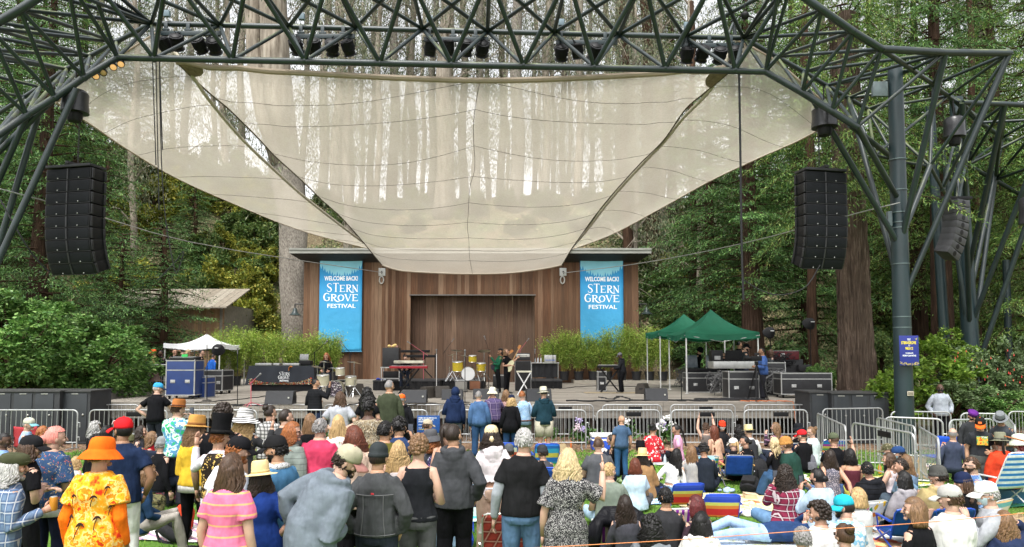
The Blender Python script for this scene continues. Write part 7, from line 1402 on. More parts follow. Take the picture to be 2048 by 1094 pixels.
 for s_ in(-1,1):
  sh,el,wr=joints[s_]; af=1+.5*(b-1)
  m.loft([(sh+Vector((-s_*.02,0,.004)))*S_,sh*S_,(sh*.55+el*.45)*S_,el*S_,(el*.6+wr*.4)*S_,wr*S_],[.028*S_*af,.030*S_*af,.027*S_*af,.0225*S_*af,.0225*S_*af,.0150*S_],n_)
  d=(wr-el).normalized(); fwd=Vector((0,1,0)); th=fwd-d*fwd.dot(d)
  if abs(fwd.dot(d))>.75: th=Vector((-s_*.4,0,1)); th=th-d*th.dot(d)
  th.normalize(); nn=d.cross(th).normalized();
  if nn.dot(Vector((-s_,0,0)))<0: nn=-nn
  W=wr*S_; m.loft([W,W+d*.022*S_,W+d*.055*S_],[(.016*S_,.012*S_),(.021*S_,.011*S_),(.023*S_,.009*S_)],8,True,th)
  curl=.9 if nm!='up' else .25
  nm_=(L if s_<0 else Rr); curl={'up':.15,'wave':.15,'back':.1,'can':1.5,'phone':1.2,'down':.55,'rail':1.1,'keys':.9}.get(nm_ if isinstance(nm_,str) else 'x',.8)
  for q,(o_,ln) in enumerate(((-.0165,.034),(-.0055,.042),(.0055,.046),(.0165,.040))):
   r0=.0052*S_; b0=W+d*.052*S_+th*o_*S_; a1=curl*.5; a2=curl*1.3; p1=b0+(d*math.cos(a1)+nn*math.sin(a1))*ln*.5*S_; p2=p1+(d*math.cos(a2)+nn*math.sin(a2))*ln*.3*S_; p3=p2+(d*math.cos(a2*1.3)+nn*math.sin(a2*1.3))*ln*.2*S_
   m.loft([b0,p1,p2,p3],[r0,r0*.92,r0*.8,r0*.55],6 if hi else 4)
  b0=W+d*.016*S_+th*.018*S_; p1=b0+(d*.75+th*.62+nn*.25).normalized()*.022*S_; p2=p1+(d*.9+th*.25+nn*.4).normalized()*.020*S_; m.loft([b0,p1,p2],[.0068*S_,.0060*S_,.0042*S_],6 if hi else 4)
  hp_,kn,an,toe=LG[s_]
  m.loft([hp_*S_,(hp_*.5+kn*.5)*S_,kn*S_,(kn*.65+an*.35)*S_,an*S_],[.047*S_*af,.042*S_*af,.031*S_*af,.030*S_*af,.020*S_],n_)
 mats=[sc_]; m.cur=1; mats.append(skinmat(mul(SK[skin],.62))); m.loft([Hf((-RX*.36,RY*.86,-RZ*.50)),Hf((0,RY*.97,-RZ*.49)),Hf((RX*.36,RY*.86,-RZ*.50))],[.0025*S_,.0045*S_,.0025*S_],6)
 bd=m.build('body',mats,e,local=True,smooth='all')
 if not mask or mask!='all':
  if not glasses:
   m=MB();
   for s_ in(-1,1): m.ball(Hf((s_*RX*.40,RY*.845,RZ*.02)),(.0085*S_,.005*S_,.0055*S_),8,5,hrot); m.loft([Hf((s_*RX*.18,RY*.93,RZ*.21)),Hf((s_*RX*.45,RY*.90,RZ*.25)),Hf((s_*RX*.66,RY*.76,RZ*.19))],.0028*S_,5)
   m.build('eyes',M_EYE,bd,local=True)
 tx=TXW
 def soft(o,vox,amp=.010,it=3):
  if near:
   r=o.modifiers.new('r','REMESH'); r.mode='VOXEL'; r.voxel_size=vox; r.use_smooth_shade=True; s__=o.modifiers.new('s','SMOOTH'); s__.factor=.5; s__.iterations=it
   if amp: d_=o.modifiers.new('d','DISPLACE'); d_.texture=tx; d_.strength=amp; d_.mid_level=.5; d_.texture_coords='LOCAL'; d_=o.modifiers.new('d2','DISPLACE'); d_.texture=TXF; d_.strength=amp*.3; d_.mid_level=.5; d_.texture_coords='LOCAL'
 vox=.011 if hi else .016
#  lower clothing
 if bt in('pants','shorts','leggings'):
  lo=fit if bt!='leggings' else .002; lo=lo+(loose if loose else 0); bm_=cloth(bot,'trousers',fold,.85,bpat) ; m=MB(); q=[ring(s,rx,ry,lo*.7) for s,rx,ry in ((-.075,.080,.058),(-.05,.095,.066),TOR[1],(.03,TOR[2][1]*1.0,TOR[2][2]))]; m.loft([r[0] for r in q],[r[1] for r in q],ncirc,True,(1,0,0)); af=1+.5*(b-1)
  for s_ in(-1,1):
   hp_,kn,an,toe=LG[s_]; hp2=hp_+Vector((0,0,.01))
   if bt=='shorts': e2=hp_*.12+kn*.88; m.loft([hp2*S_,(hp_*.5+kn*.5)*S_,e2*S_],[(.053*af+lo)*S_,(.050*af+lo)*S_,(.046*af+lo)*S_],n_+2)
   else: m.loft([hp2*S_,(hp_*.55+kn*.45)*S_,kn*S_,(kn*.6+an*.4)*S_,(kn*.12+an*.88)*S_,(an+Vector((0,0,-.012)))*S_],[(.051*af+lo)*S_,(.046*af+lo)*S_,(.035*af+lo)*S_,(.033*af+lo)*S_,(.026*af+lo*1.3)*S_,(.027*af+lo*1.3)*S_],n_+2)
  o=m.build({'pants':'trousers','shorts':'shorts','leggings':'leggings'}[bt],bm_,e,local=True,smooth='all'); soft(o,vox,.008)
 elif bt=='skirt':
  m=MB(); q=[];
  hemz=.12
  for s,k in ((.10,.92),(.03,1.05),(-.05,1.15),(-.15,1.25),(-.27,1.4),(-.40,1.55)):
   p,_=spine(max(s,0)) if s>0 else (pel+Vector((0,0,s)),0); q.append((p*S_,(TOR[1][1]*b*k*S_,TOR[1][2]*b*k*1.1*S_)))
  m.loft([r[0] for r in q],[r[1] for r in q],24,True,(1,0,0)); o=m.build('skirt',cloth(bot,'skirt',fold,.85,bpat),e,local=True,smooth='all'); soft(o,vox,.014)
#  upper clothing
 if top is not None:
  tm=top if isinstance(top,bpy.types.Material) else cloth(top,'shirt',fold,.85,pat); m=MB(); ex=fit
  T=[t_ for t_ in TOR]; T=[(hem,)+T[0][1:]]+T[1:]; q=[ring(s,rx,ry,ex*(1.3 if s<.1 else 1)) for s,rx,ry in T[:10]]
  if sl=='none': q=[ring(s,rx*(1 if s<.2 else .80),ry,ex*.6) for s,rx,ry in T[:8]]
  if sl=='tube': q=[ring(s,rx,ry,ex*.5) for s,rx,ry in T[1:6]]
  m.loft([r[0] for r in q],[r[1] for r in q],ncirc,True,(1,0,0)); af=1+.5*(b-1)
  if sl in('long','short','wide'):
   for s_ in(-1,1):
    sh,el,wr=joints[s_]; a0=(sh+tframe((-s_*.035,0,-.012)))*S_
    if sl=='long': m.loft([a0,(sh+tframe((-s_*.004,0,-.002)))*S_,(sh*.5+el*.5)*S_,el*S_,(el*.5+wr*.5)*S_,(el*.06+wr*.94)*S_],[(.028+ex*.8)*S_*af,(.031+ex)*S_*af,(.028+ex)*S_*af,(.025+ex)*S_*af,(.022+ex)*S_*af,(.018+ex*.8)*S_],n_+2)
    else: k=.62 if sl=='short' else .8; m.loft([a0,(sh+tframe((-s_*.004,0,-.002)))*S_,(sh*.6+el*.4)*S_,(sh*(1-k)+el*k)*S_],[(.028+ex*.8)*S_*af,(.031+ex)*S_*af,(.031+ex)*S_*af,(.031+ex*1.1+(.01 if sl=='wide' else 0))*S_*af],n_+2)
  if sl=='none':
   for s_ in(-1,1):
    p0,_=spine(.21); m.loft([(p0+tframe((s_*.05,.05,0)))*S_,(sp+tframe((s_*.058,.02,.022)))*S_,(sp+tframe((s_*.058,-.02,.022)))*S_,(p0+tframe((s_*.05,-.05,0)))*S_],[(.02*S_,.008*S_)]*4,8)
  if hood: hb=nb+tframe((0,-.035,-.012)); m.loft([(nb+tframe((0.062*math.cos(a),-.012+.052*math.sin(a)-.01,-.006-.012*math.sin(a)*-1)))*S_ for a in np.linspace(0,2*PI,15)[:-1]],[.020*S_]*14,8,close=True); m.ball((hb+tframe((0,-.022,-.030)))*S_,(.066*S_,.034*S_,.058*S_),12,8); m.ball((hb+tframe((0,-.030,-.075)))*S_,(.036*S_,.022*S_,.03*S_),12,8)
  o=m.build(topname or {'none':'tank_top','tube':'top'}.get(sl,'hoodie' if hood else 'shirt'),tm,e,local=True,smooth='all'); soft(o,vox,.012 if fit<.012 else .018)
  if hood=='up': m=MB(); m.ball(Hf((0,-RY*.10,RZ*.06)),(RX*1.32,RY*1.18,RZ*1.16),16,12,hrot); m.loft([Hf((0,-RY*.5,-RZ*.6)),(nb+Vector((0,-.01,.0)))*S_],[RX*1.15,.06*S_],14); o=m.build('hood',tm,e,local=True,smooth='all'); soft(o,vox,.008)
  if sl in('short','long') and px_m>60 and not hood and sl=='short': pass
 if extra:
  for ek in extra:
   if ek[0]=='sleeves':
    for s_ in(-1,1): m=MB(); sh,el,wr=joints[s_]; m.loft([(sh*.5+el*.5)*S_,el*S_,(el*.5+wr*.5)*S_,(el*.08+wr*.92)*S_],[.034*S_,.032*S_,.028*S_,.023*S_],12); o=m.build('undershirt_sleeve',cloth(ek[1],'sleeves',.6),e,local=True,smooth='all'); soft(o,vox,.008)
   if ek[0]=='undershirt': m=MB(); q=[ring(s,rx,ry,fit*1.0) for s,rx,ry in ((hem-.045,TOR[0][1]*1.02,TOR[0][2]*1.02),(hem,TOR[0][1],TOR[0][2]),(.05,TOR[2][1]*.9,TOR[2][2]*.9))]; m.loft([r[0] for r in q],[r[1] for r in q],ncirc,True,(1,0,0)); m.build('undershirt',cloth(ek[1],'undershirt',.6),e,local=True,smooth='all')
   if ek[0]=='vest': m=MB(); q=[ring(s,rx*(1 if s<.2 else .86),ry,fit*2.1) for s,rx,ry in TOR[1:9]]; m.loft([r[0] for r in q],[r[1] for r in q],ncirc,True,(1,0,0)); o=m.build('waistcoat',ek[1],e,local=True,smooth='all'); soft(o,vox,ek[2] if len(ek)>2 else .006)
   if ek[0]=='fur':
    r_=np.random.default_rng(3); Cc=[];Dd=[]; Nn=[]
    for k in range(5200):
     s=r_.uniform(-.03,.27); a=r_.uniform(0,2*PI); j=max(i for i in range(len(TOR)-1) if TOR[i][0]<=s); rx,ry=TOR[j][1]*b+.012,TOR[j][2]*b+.012; p,_=spine(s); nrm=np.array([math.cos(a),math.sin(a),0]); Cc.append(np.array(p*S_)+np.array([rx*math.cos(a)*S_,ry*math.sin(a)*S_,0])); Dd.append(nrm*.7+np.array([0,0,-.8])+r_.normal(0,.35,3)); Nn.append(nrm+r_.normal(0,.3,3))
    np_obj('fur',diamonds(np.array(Cc),np.array(Dd),np.array(Nn),.065,.012),qf(len(Cc)),ek[1],e)
   if ek[0]=='belt': m=MB(); q=[ring(s,TOR[1][1],TOR[1][2],.013) for s in(.0,.018)]; m.loft([r[0] for r in q],[r[1] for r in q],20,True,(1,0,0)); m.build('belt',M('brown_leather',(.12,.04,.02),.5),e,local=True,smooth='all')
   if ek[0]=='pack':
    m=MB(); c_=(spine(.15)[0]+Vector((0,-.11,0)))*S_; m.loft([c_+Vector((0,0,q*S_)) for q in(-.10,-.09,-.02,.06,.10,.115)],[(.05*S_,.03*S_),(.075*S_,.045*S_),(.085*S_,.055*S_),(.08*S_,.05*S_),(.055*S_,.035*S_),(.02*S_,.012*S_)],16,True,(1,0,0)); m.build('backpack',ek[1],e,local=True,smooth='all')
   if ek[0]=='scarf': m=MB(); m.loft([(nb+tframe((.05*math.cos(a),.046*math.sin(a),-.012+.004*math.sin(3*a))))*S_ for a in np.linspace(0,2*PI,15)[:-1]],.020*S_,8,close=True); m.build('scarf',ek[1],e,local=True,smooth='all')
   if ek[0] in('patch','print'): m=MB(); c_=ring(ek[2],TOR[4][1],TOR[4][2],fit*1.6); m.cbox(c_[0]+Vector((0,(-c_[1][1]-.004)*(1 if ek[0]=='patch' else -1),0)),(ek[3]*S_,.006,ek[4]*S_),.002); m.build('back_patch',ek[1],e,local=True)
   if ek[0] in('palms','seams'):
    def sf(a,s,o=.014):
     j=max(i for i in range(len(TOR)-1) if TOR[i][0]<=s); q=(s-TOR[j][0])/(TOR[j+1][0]-TOR[j][0]); rx=TOR[j][1]*(1-q)+TOR[j+1][1]*q; ry=TOR[j][2]*(1-q)+TOR[j+1][2]*q; p,_=spine(s); return Vector((p.x+(rx*b+fit+o)*math.sin(a),p.y-(ry*b+fit+o)*math.cos(a),p.z))*S_
    m=MB()
    if ek[0]=='palms':
     for a0,s0,k_ in ((-.9,.05,1),(-.35,.0,1.3),(.3,.04,1.1),(.85,.10,.9),(-.6,.16,.8),(.15,.15,.9),(.6,.20,.7)):
      tp=(a0+.10*k_,s0+.05*k_); m.loft([sf(a0+.10*k_*t*t,s0+.05*k_*t-.0) for t in (0,.35,.7,1)],.0022*S_,4)
      for q in range(7): f_=.4+q*.42; m.loft([sf(tp[0]+.16*k_*t*math.cos(f_),tp[1]+.020*k_*(t*math.sin(f_)*1.2-.9*t*t)) for t in (0,.4,.75,1)],[.0012*S_,.0036*S_,.003*S_,.0006*S_],4)
    else:
     for L_ in ([(x/8,.195) for x in range(-8,9)],[(-.45-.1*(1-t/6),-.02+.036*t) for t in range(7)],[(.45+.1*(1-t/6),-.02+.036*t) for t in range(7)],[(x/8,-.015) for x in range(-9,10)]): m.loft([sf(a,s,.006) for a,s in L_],.0022*S_,4)
    m.build('palm_print' if ek[0]=='palms' else 'seam',M('dark_print' if ek[0]=='palms' else 'pale_seam',ek[1],.9),e,local=True)
   if ek[0]=='straps':
    m=MB()
    for s_ in(-1,1): p0,_=spine(.20); m.loft([(p0+tframe((s_*.035,-.058,0)))*S_,(sp+tframe((s_*.055,-.02,.020)))*S_,(sp+tframe((s_*.055,.03,.015)))*S_],.004*S_,5)
    m.build('strap',M('black_strap',(.01,.01,.01)),e,local=True)
#  shoes
 if pose!='none':
  m=MB()
  for s_ in(-1,1):
   hp_,kn,an,toe=LG[s_]; dn=(toe-an).normalized(); heel=an-dn*.02+Vector((0,0,-.02)); m.loft([heel*S_,(an*.7+toe*.3+Vector((0,0,-.018)))*S_,(an*.3+toe*.7+Vector((0,0,-.008)))*S_,(toe+dn*.012)*S_],[(.024*S_,.024*S_),(.027*S_,.025*S_),(.029*S_,.018*S_),(.016*S_,.010*S_)],10,True,(1,0,0))
  m.build('shoes',M('shoe',shoe,.6),e,local=True,smooth='all')
#  hair
 if hair and hair[0]!='bald':
  st=hair[0]; hcx=HC[hair[1]]; hm=hairmat(hcx); m=MB(); r_=np.random.default_rng(NP[0]); n1,m1=(24,16) if near else (16,11)
  thin=1.05 if st in('short','thin','buzz') else 1.11; ok=lambda u:((u.y<.12 and u.z>-.40) or (u.z>.42-(.0)) or (st in('long','wavy','bob','curlylong') and u.y<.35 and u.z>-.5))
  vs=[];keep=[]
  for j in range(m1+1):
   for i in range(n1):
    zz=-math.cos(PI*j/m1); u=Vector((math.cos(2*PI*i/n1)*math.sqrt(max(0,1-zz*zz)),math.sin(2*PI*i/n1)*math.sqrt(max(0,1-zz*zz)),zz)); k=thin+(.03*r_.normal() if st not in('thin','buzz') else 0); q=head_pt(2*PI*i/n1,zz,RX,RY,RZ)*k; vs.append(Hf(q)); keep.append(u)
  fs=[(j*n1+i,j*n1+(i+1)%n1,(j+1)*n1+(i+1)%n1,(j+1)*n1+i) for j in range(m1) for i in range(n1)]
  fs=[f for f in fs if all(ok(keep[q]) for q in f)]
  if st!='thin' or True: m.add(vs,fs)
  if st=='thin': m=MB(); m.add(vs,[f for f in fs if all(keep[q].z<.55 for q in f)])
  N1=(330 if hi else 200 if near else 60)
  ln=hair[2] if len(hair)>2 else None
  if st in('long','wavy','curlylong','bob','straight'):
   Ln=(ln or {'bob':.075,'long':.20,'straight':.24,'wavy':.24,'curlylong':.2}[st])*S_; wv={'wavy':.020,'curlylong':.028,'long':.008}.get(st,.004)*S_; r0=(.0042 if st!='curlylong' else .0048)*S_*(1.0 if near else 1.7)
   for k in range(N1):
    a=R(-90)+R(r_.uniform(-112,112)); zz=r_.uniform(-.05,.75); rr_=math.sqrt(1-zz*zz); s0=Vector((math.cos(a)*rr_*RX*1.08,math.sin(a)*rr_*RY*1.10,zz*RZ*1.08)); s1=Vector((math.cos(a)*RX*1.22,math.sin(a)*RY*1.15,-RZ*.45)); s2=Vector((math.cos(a)*RX*1.35+r_.normal(0,.006)*S_,min(math.sin(a)*RY*1.05,RY*.3)-.004*S_,-RZ*1.0)); L_=Ln*r_.uniform(.8,1.05)
    s3=Vector((math.cos(a)*RX*(1.5),-.03*S_+math.sin(a)*RY*.45-.012*S_-.45*max(0,lf)*0,-RZ*1.0-L_*.5)); s4=Vector((math.cos(a)*RX*1.45+r_.normal(0,.01)*S_,-.035*S_+math.sin(a)*RY*.42-.010*S_,-RZ*1.0-L_)); pts=[poly_t([Hf(s0),Hf(s1),Hf(s2),C+Matrix.Rotation(R(hy)*.8,3,'Z')@s3,C+Matrix.Rotation(R(hy)*.6,3,'Z')@s4],i/9) for i in range(10)]
    if st=='bob': pts=[poly_t([Hf(s0),Hf(s1),Hf(s2),Hf(s2+Vector((-s2.x*.15,0,-Ln*.35)))],i/6) for i in range(7)]
    ph=r_.uniform(0,6); pts=[p+Vector((math.sin(i*1.5+ph),math.cos(i*1.3+ph)*.6,0))*wv*min(1,i/3) for i,p in enumerate(pts)]
    K_=len(pts); m.loft(pts,[(r0*1.5*(1-.75*(i/(K_-1))**2),r0*.7*(1-.6*(i/(K_-1))**2)) for i in range(K_)],5,True,(math.sin(a)+.01,-math.cos(a),0))
  if st in('curly','afro','curlylong','curlyshort'):
   kk={'afro':1.28,'curly':1.14,'curlylong':1.12,'curlyshort':1.07}[st]; nb_=(170 if near else 80)
   for k in range(nb_):
    a=r_.uniform(0,2*PI); zz=r_.uniform(-.45,1); rr_=math.sqrt(1-zz*zz); u=Vector((math.cos(a)*rr_,math.sin(a)*rr_,zz))
    if not ok(u): continue
    m.ball(Hf((u.x*RX*kk,u.y*RY*kk,u.z*RZ*kk)),(.013*S_*r_.uniform(.6,1.2)*(1.5 if st=='afro' else 1)),6,4)
  if st=='bun': m.ball(Hf((0,-RY*.95,RZ*.75)),(.030*S_,.028*S_,.027*S_),12,8); [m.loft([Hf((.026*S_*math.cos(a+q),-RY*.95+.010*S_*math.sin(q*3),RZ*.75+.024*S_*math.sin(a+q))) for a in np.linspace(0,4,7)],.009*S_,5) for q in (0,1.5,3)]
  if st=='lowbun': m.ball(Hf((0,-RY*1.12,-RZ*.05)),(.030*S_,.026*S_,.028*S_),12,8)
  if st in('pony','braid'):
   Ln=(ln or .2)*S_; pts=[Hf((0,-RY*1.0,RZ*.45)),Hf((0,-RY*1.35,RZ*.2)),Hf((0,-RY*1.35,-RZ*.9)),Hf((0.01*S_,-RY*1.2,-RZ*.9-Ln*.6)),Hf((0,-RY*1.1,-RZ*.9-Ln))];
   for q in range(7): o_=Vector((r_.normal(0,.006),r_.normal(0,.006),0))*S_; m.loft([poly_t(pts,i/9)+o_*(i/9) for i in range(10)],[.013*S_*(1-.6*i/9) for i in range(10)],6)
  if st=='short' and near:
   for k in range(170):
    a=r_.uniform(0,2*PI); zz=r_.uniform(-.3,1); rr_=math.sqrt(1-zz*zz); u=Vector((math.cos(a)*rr_,math.sin(a)*rr_,zz))
    if not ok(u): continue
    p=Hf((u.x*RX*1.05,u.y*RY*1.05,u.z*RZ*1.05)); q_=Hf((u.x*RX*1.12,u.y*RY*1.09-.008*S_,u.z*RZ*1.08-.012*S_)); m.loft([p,(p+q_)/2+Vector((0,0,.002)),q_],[.0065*S_,.0055*S_,.001*S_],4)
  m.build('hair',hm,e,local=True,smooth='all')
 if beard:
  m=MB(); hm=hairmat(HC[beard]);
  vs=[];kp=[]; n1,m1=24,18
  for j in range(m1+1):
   for i in range(n1): zz=-math.cos(PI*j/m1); q=head_pt(2*PI*i/n1,zz,RX,RY,RZ)*1.06; vs.append(Hf(q)); kp.append((math.sin(2*PI*i/n1),zz))
  fs=[(j*n1+i,j*n1+(i+1)%n1,(j+1)*n1+(i+1)%n1,(j+1)*n1+i) for j in range(m1) for i in range(n1)]; fs=[f for f in fs if all(kp[q][0]>-.12 and -.98<kp[q][1]<-.30 for q in f)]; m.add(vs,fs); m.ball(Hf((0,RY*.74,-RZ*.86)),(RX*.5,RY*.26,RZ*.24),10,6,hrot); m.build('beard',hm,e,local=True,smooth='all')
 if glasses:
  m=MB()
  for s_ in(-1,1): m.cbox(Hf((s_*RX*.42,RY*.97,RZ*.02)),(RX*.6,.006,RZ*.30),.003,hrot); m.tube(Hf((s_*RX*.75,RY*.95,RZ*.06)),Hf((s_*RX*1.04,0,RZ*.02)),.0025*S_,5)
  m.build('glasses',M('glasses_black',(.012,.012,.012),.15),e,local=True)
 if mask:
  m=MB(); n1,m1=22,16; vs=[];kp=[]
  for j in range(m1+1):
   for i in range(n1): zz=-math.cos(PI*j/m1); q=head_pt(2*PI*i/n1,zz,RX,RY,RZ)*1.10; q.y+=.006*S_*max(0,q.y)/RY; vs.append(Hf(q)); kp.append((math.sin(2*PI*i/n1),zz))
  fs=[(j*n1+i,j*n1+(i+1)%n1,(j+1)*n1+(i+1)%n1,(j+1)*n1+i) for j in range(m1) for i in range(n1)]; fs=[f for f in fs if all(kp[q][0]>.25 and -.93<kp[q][1]<-.08 for q in f)]; m.add(vs,fs)
  for s_ in(-1,1): m.tube(Hf((s_*RX*.95,RY*.25,-RZ*.3)),Hf((s_*RX*1.04,-RY*.12,-RZ*.05)),.002*S_,4)
  m.build('face_mask',M('mask_cloth',mask,.8),e,local=True,smooth='all')
#  hats
 if hat:
  k=hat[0]; c1=hat[1]; c2=hat[2] if len(hat)>2 else c1; m=MB(); hm=c1 if isinstance(c1,bpy.types.Material) else cloth(c1,'hat_cloth',.25,.8); hm2=c2 if isinstance(c2,bpy.types.Material) else cloth(c2,'hat_cloth',.2,.8); tl=Matrix.Rotation(R(8),3,'X'); hr_=hrot@tl
  hrad=1.045
  def dome(prof,c=(0,0,0),n=22): m.lathe([(r*hrad,z*RZ) for r,z in prof],Hf(c),n,hrot@Matrix.Rotation(R(-6),3,'X')@Matrix.Diagonal((RX,RY,1)))
  if k in('cap','tcap'):
   dome([(1.04,.22),(1.05,.38),(1.02,.62),(.88,.92),(.60,1.10),(.25,1.18),(.001,1.19)]); o=m.build('cap',hm,e,local=True,smooth='all')
   bw=hat[3] if len(hat)>3 else 0; m=MB(); br=hrot@Matrix.Rotation(R(bw),3,'Z')@Matrix.Rotation(R(-6),3,'X')
   def bf(u,v): a=R(-62+124*u); r0=(math.sin(a)*RX*1.12,math.cos(a)*RY*1.12); rr_=v*.052*S_*math.cos(a)**.6; return C+br@Vector((r0[0]*(1+.12*v),r0[1]+rr_,RZ*.26-.018*S_*v*v-.012*S_*(abs(math.sin(a))**2)*v-.004*S_*math.sin(a)**2))
   m.grid(bf,12,5); o2=m.build('visor',hm2,o,local=True,smooth='all'); o2.modifiers.new('t','SOLIDIFY').thickness=.004; m=MB(); m.ball(C+hrot@Matrix.Rotation(R(-6),3,'X')@Vector((0,0,1.19*RZ)),.006*S_,8,5); m.build('button',hm2,o,local=True)
   if len(hat)>4 and hat[4] is not None:
    m=MB(); br2=hrot@Matrix.Rotation(R(bw),3,'Z'); m.cbox(C+br2@Vector((0,RY*1.17,RZ*.62)),(.035*S_,.006,.026*S_),.003,br2@Matrix.Rotation(R(22),3,'X')); m.build('badge',M('cap_badge',hat[4],.6),o,local=True)
  elif k in('beanie','beret'):
   if k=='beanie': dome([(1.03,.05),(1.07,.08),(1.08,.32),(1.03,.36),(1.03,.62),(.90,.95),(.62,1.16),(.25,1.26),(.001,1.27)])
   else: dome([(1.03,.2),(1.05,.4),(1.30,.7),(1.28,.98),(.9,1.18),(.3,1.26),(.001,1.26)])
   o=m.build('beanie' if k=='beanie' else 'beret',hm,e,local=True,smooth='all')
   if k=='beanie': m=MB(); dome([(1.09,.04),(1.12,.06),(1.12,.33),(1.08,.35)]); m.build('cuff',hm,o,local=True,smooth='all')
  elif k=='flat':
   dome([(1.03,.22),(1.10,.40),(1.18,.66),(1.05,.98),(.6,1.12),(.001,1.15)]); m.ball(Hf((0,RY*.75,RZ*.42)),(RX*.95,RY*.62,RZ*.16),14,8,hrot); m.build('flat_cap',hm,e,local=True,smooth='all')
  elif k=='bucket':
   w2=hat[3] if len(hat)>3 else 1.72; dome([(w2*.97,-.34),(w2,-.30),(1.42,.12),(1.09,.36),(1.06,.70),(1.0,.96),(.86,1.14),(.6,1.24),(.001,1.27)],n=26); o=m.build('bucket_hat',hm,e,local=True,smooth=True);
   m=MB(); dome([(1.065,.42),(1.055,.52)]); m.build('hat_band',hm2,o,local=True,smooth='all')
  elif k=='bandana': dome([(1.05,.0),(1.06,.3),(.98,.7),(.75,1.0),(.4,1.13),(.001,1.15)]); m.loft([Hf((0,-RY*1.05,RZ*.0)),Hf((0,-RY*1.2,-RZ*.3)),Hf((0,-RY*1.15,-RZ*.7))],[.012*S_,.02*S_,.004*S_],6); m.build('bandana',hm,e,local=True,smooth='all')
  elif k in('wide','fedora','sun'):
   bwid={'wide':2.1,'fedora':1.62,'sun':2.3}[k] if len(hat)<4 else hat[3]; ch={'wide':1.45,'fedora':1.42,'sun':1.35}[k]; dr={'wide':-.12,'fedora':.0,'sun':-.55}[k]
   dome([(bwid,.30+dr),(bwid+.01,.32+dr),(bwid*.75,.30+dr*.4),(1.08,.36),(1.04,.60),(1.0,ch-.24),(.90,ch-.06),(.72,ch),(.5,ch-.03),(.2,ch-.10),(.001,ch-.12)],n=28); o=m.build('hat',hm,e,local=True,smooth=True); m=MB(); dome([(1.10,.37),(1.055,.60)],n=28); m.build('hat_band',hm2,o,local=True,smooth='all')
  elif k=='tophat':
   dome([(1.75,.42),(1.76,.45),(1.5,.34),(1.06,.36),(1.0,.9),(1.05,1.6),(1.16,2.25),(1.14,2.32),(.001,2.33)],n=30); o=m.build('top_hat',hm,e,local=True,smooth=True); m=MB(); dome([(1.075,.37),(1.035,.72)],n=30); m.build('hat_band',hm2,o,local=True,smooth='all')
 Rz=Matrix.Rotation(yw,3,'Z'); e_info={'e':e,'hand':{s_:loc+Rz@(((joints[s_][2])+(joints[s_][2]-joints[s_][1]).normalized()*.05)*S_) for s_ in(-1,1)},'yaw':yw,'C':loc+Rz@C,'h':S_,'loc':loc}
 if Yh<13 or not (1.35<hh<2.05): pass
 PLOG.append((lab[:40],round(Yh,1),round(hh,2),round(F/Yh)))
 return e_info
PLOG=[]
TXW=bpy.data.textures.new('folds','CLOUDS'); TXW.noise_scale=.16; TXW.noise_depth=2
TXF=bpy.data.textures.new('creases','CLOUDS'); TXF.noise_scale=.055; TXF.noise_depth=1
def phone(inf,s_,lab):
 p=inf['hand'][s_]+Vector((0,.01,.05)); m=MB(); m.cbox(p,(.075,.010,.15),.006,(0,0,inf['yaw'])); o=m.build('phone',M('phone_black',(.01,.01,.012),.25),loc=p); tag(o,lab,'phone'); m=MB(); m.cbox(p+Matrix.Rotation(inf['yaw'],3,'Z')@Vector((0,-.006,0)),(.066,.004,.135),.003,(0,0,inf['yaw'])); m.build('screen',M('phone_screen',(.08,.09,.11),.1,var=0),o)
BK=(.007,.007,.0085); DK=(.035,.037,.042)
P=person
#  standing, nearest row (left to right)
a=P('older man in olive flat cap and blue grey plaid shirt holding a can, left edge',28,905,Y=6.3,yaw=-38,hy=-20,top=(.13,.19,.29),pat=('plaid',(.04,.07,.16),(.5,.52,.55),.042),fit=.014,L='down',Rr='can',hair=('wavy','sl',.03),hat=('flat',(.06,.065,.035)),beard='sl',b=1.08,bot=(.03,.03,.04))
m=MB(); hd=a['hand'][1]; m.lathe([(.028,-.06),(.033,-.05),(.033,.05),(.028,.062),(.027,.058),(.001,.056)],hd+Vector((0,0,.02)),18); o=tag(m.build('drink_can',M('orange_can',(.55,.24,.03),.35,.2),loc=hd),'orange drink can held by the man in the plaid shirt','can'); m=MB(); m.lathe([(.0285,.061),(.027,.064),(.001,.058)],hd+Vector((0,0,.021)),18); m.build('can_lid',M_ALU,o)
P('tattooed man in black cap and black tee with long brown hair behind the plaid shirt',62,870,Y=7.4,yaw=-35,hy=-30,top=BK,sl='short',L='fold',Rr='fold',hair=('wavy','br',.06),hat=('cap',(.014,.014,.016)),b=1.1,skin='p',bot=BK,glasses=True)
P('pink haired woman in a navy floral blouse over a grey top',112,852,Y=7.9,yaw=-8,hy=-35,sex='f',b=1.22,top=(.035,.075,.16),pat=('spots',((.5,.3,.08),(.4,.12,.10),(.45,.42,.36)),26,.28),fit=.018,sl='wide',L='front',Rr='front',hair=('lowbun','pk'),bt='leggings',bot=(.012,.014,.035),extra=[('undershirt',(.55,.53,.52))],skin='p')
P('person in an orange bucket hat and orange palm print beach shirt, seen from behind',204,870,Y=6.2,yaw=4,hy=-18,sex='f',b=1.12,top=(.75,.30,.03),pat=('blotch',((.55,.03,.01),(.70,.12,.012),(.78,.30,.015),(.72,.36,.03),(.74,.50,.16),(.75,.20,.012),(.78,.40,.03),(.60,.05,.01)),8),fit=.026,sl='short',L='down',Rr='down',hair=('short','lb'),hat=('bucket',(.78,.13,.01),(.70,.11,.01),1.85),bot=(.78,.16,.01),loose=.008,extra=[('sleeves',(.80,.16,.01)),('palms',(.03,.012,.008))],hem=-.10)
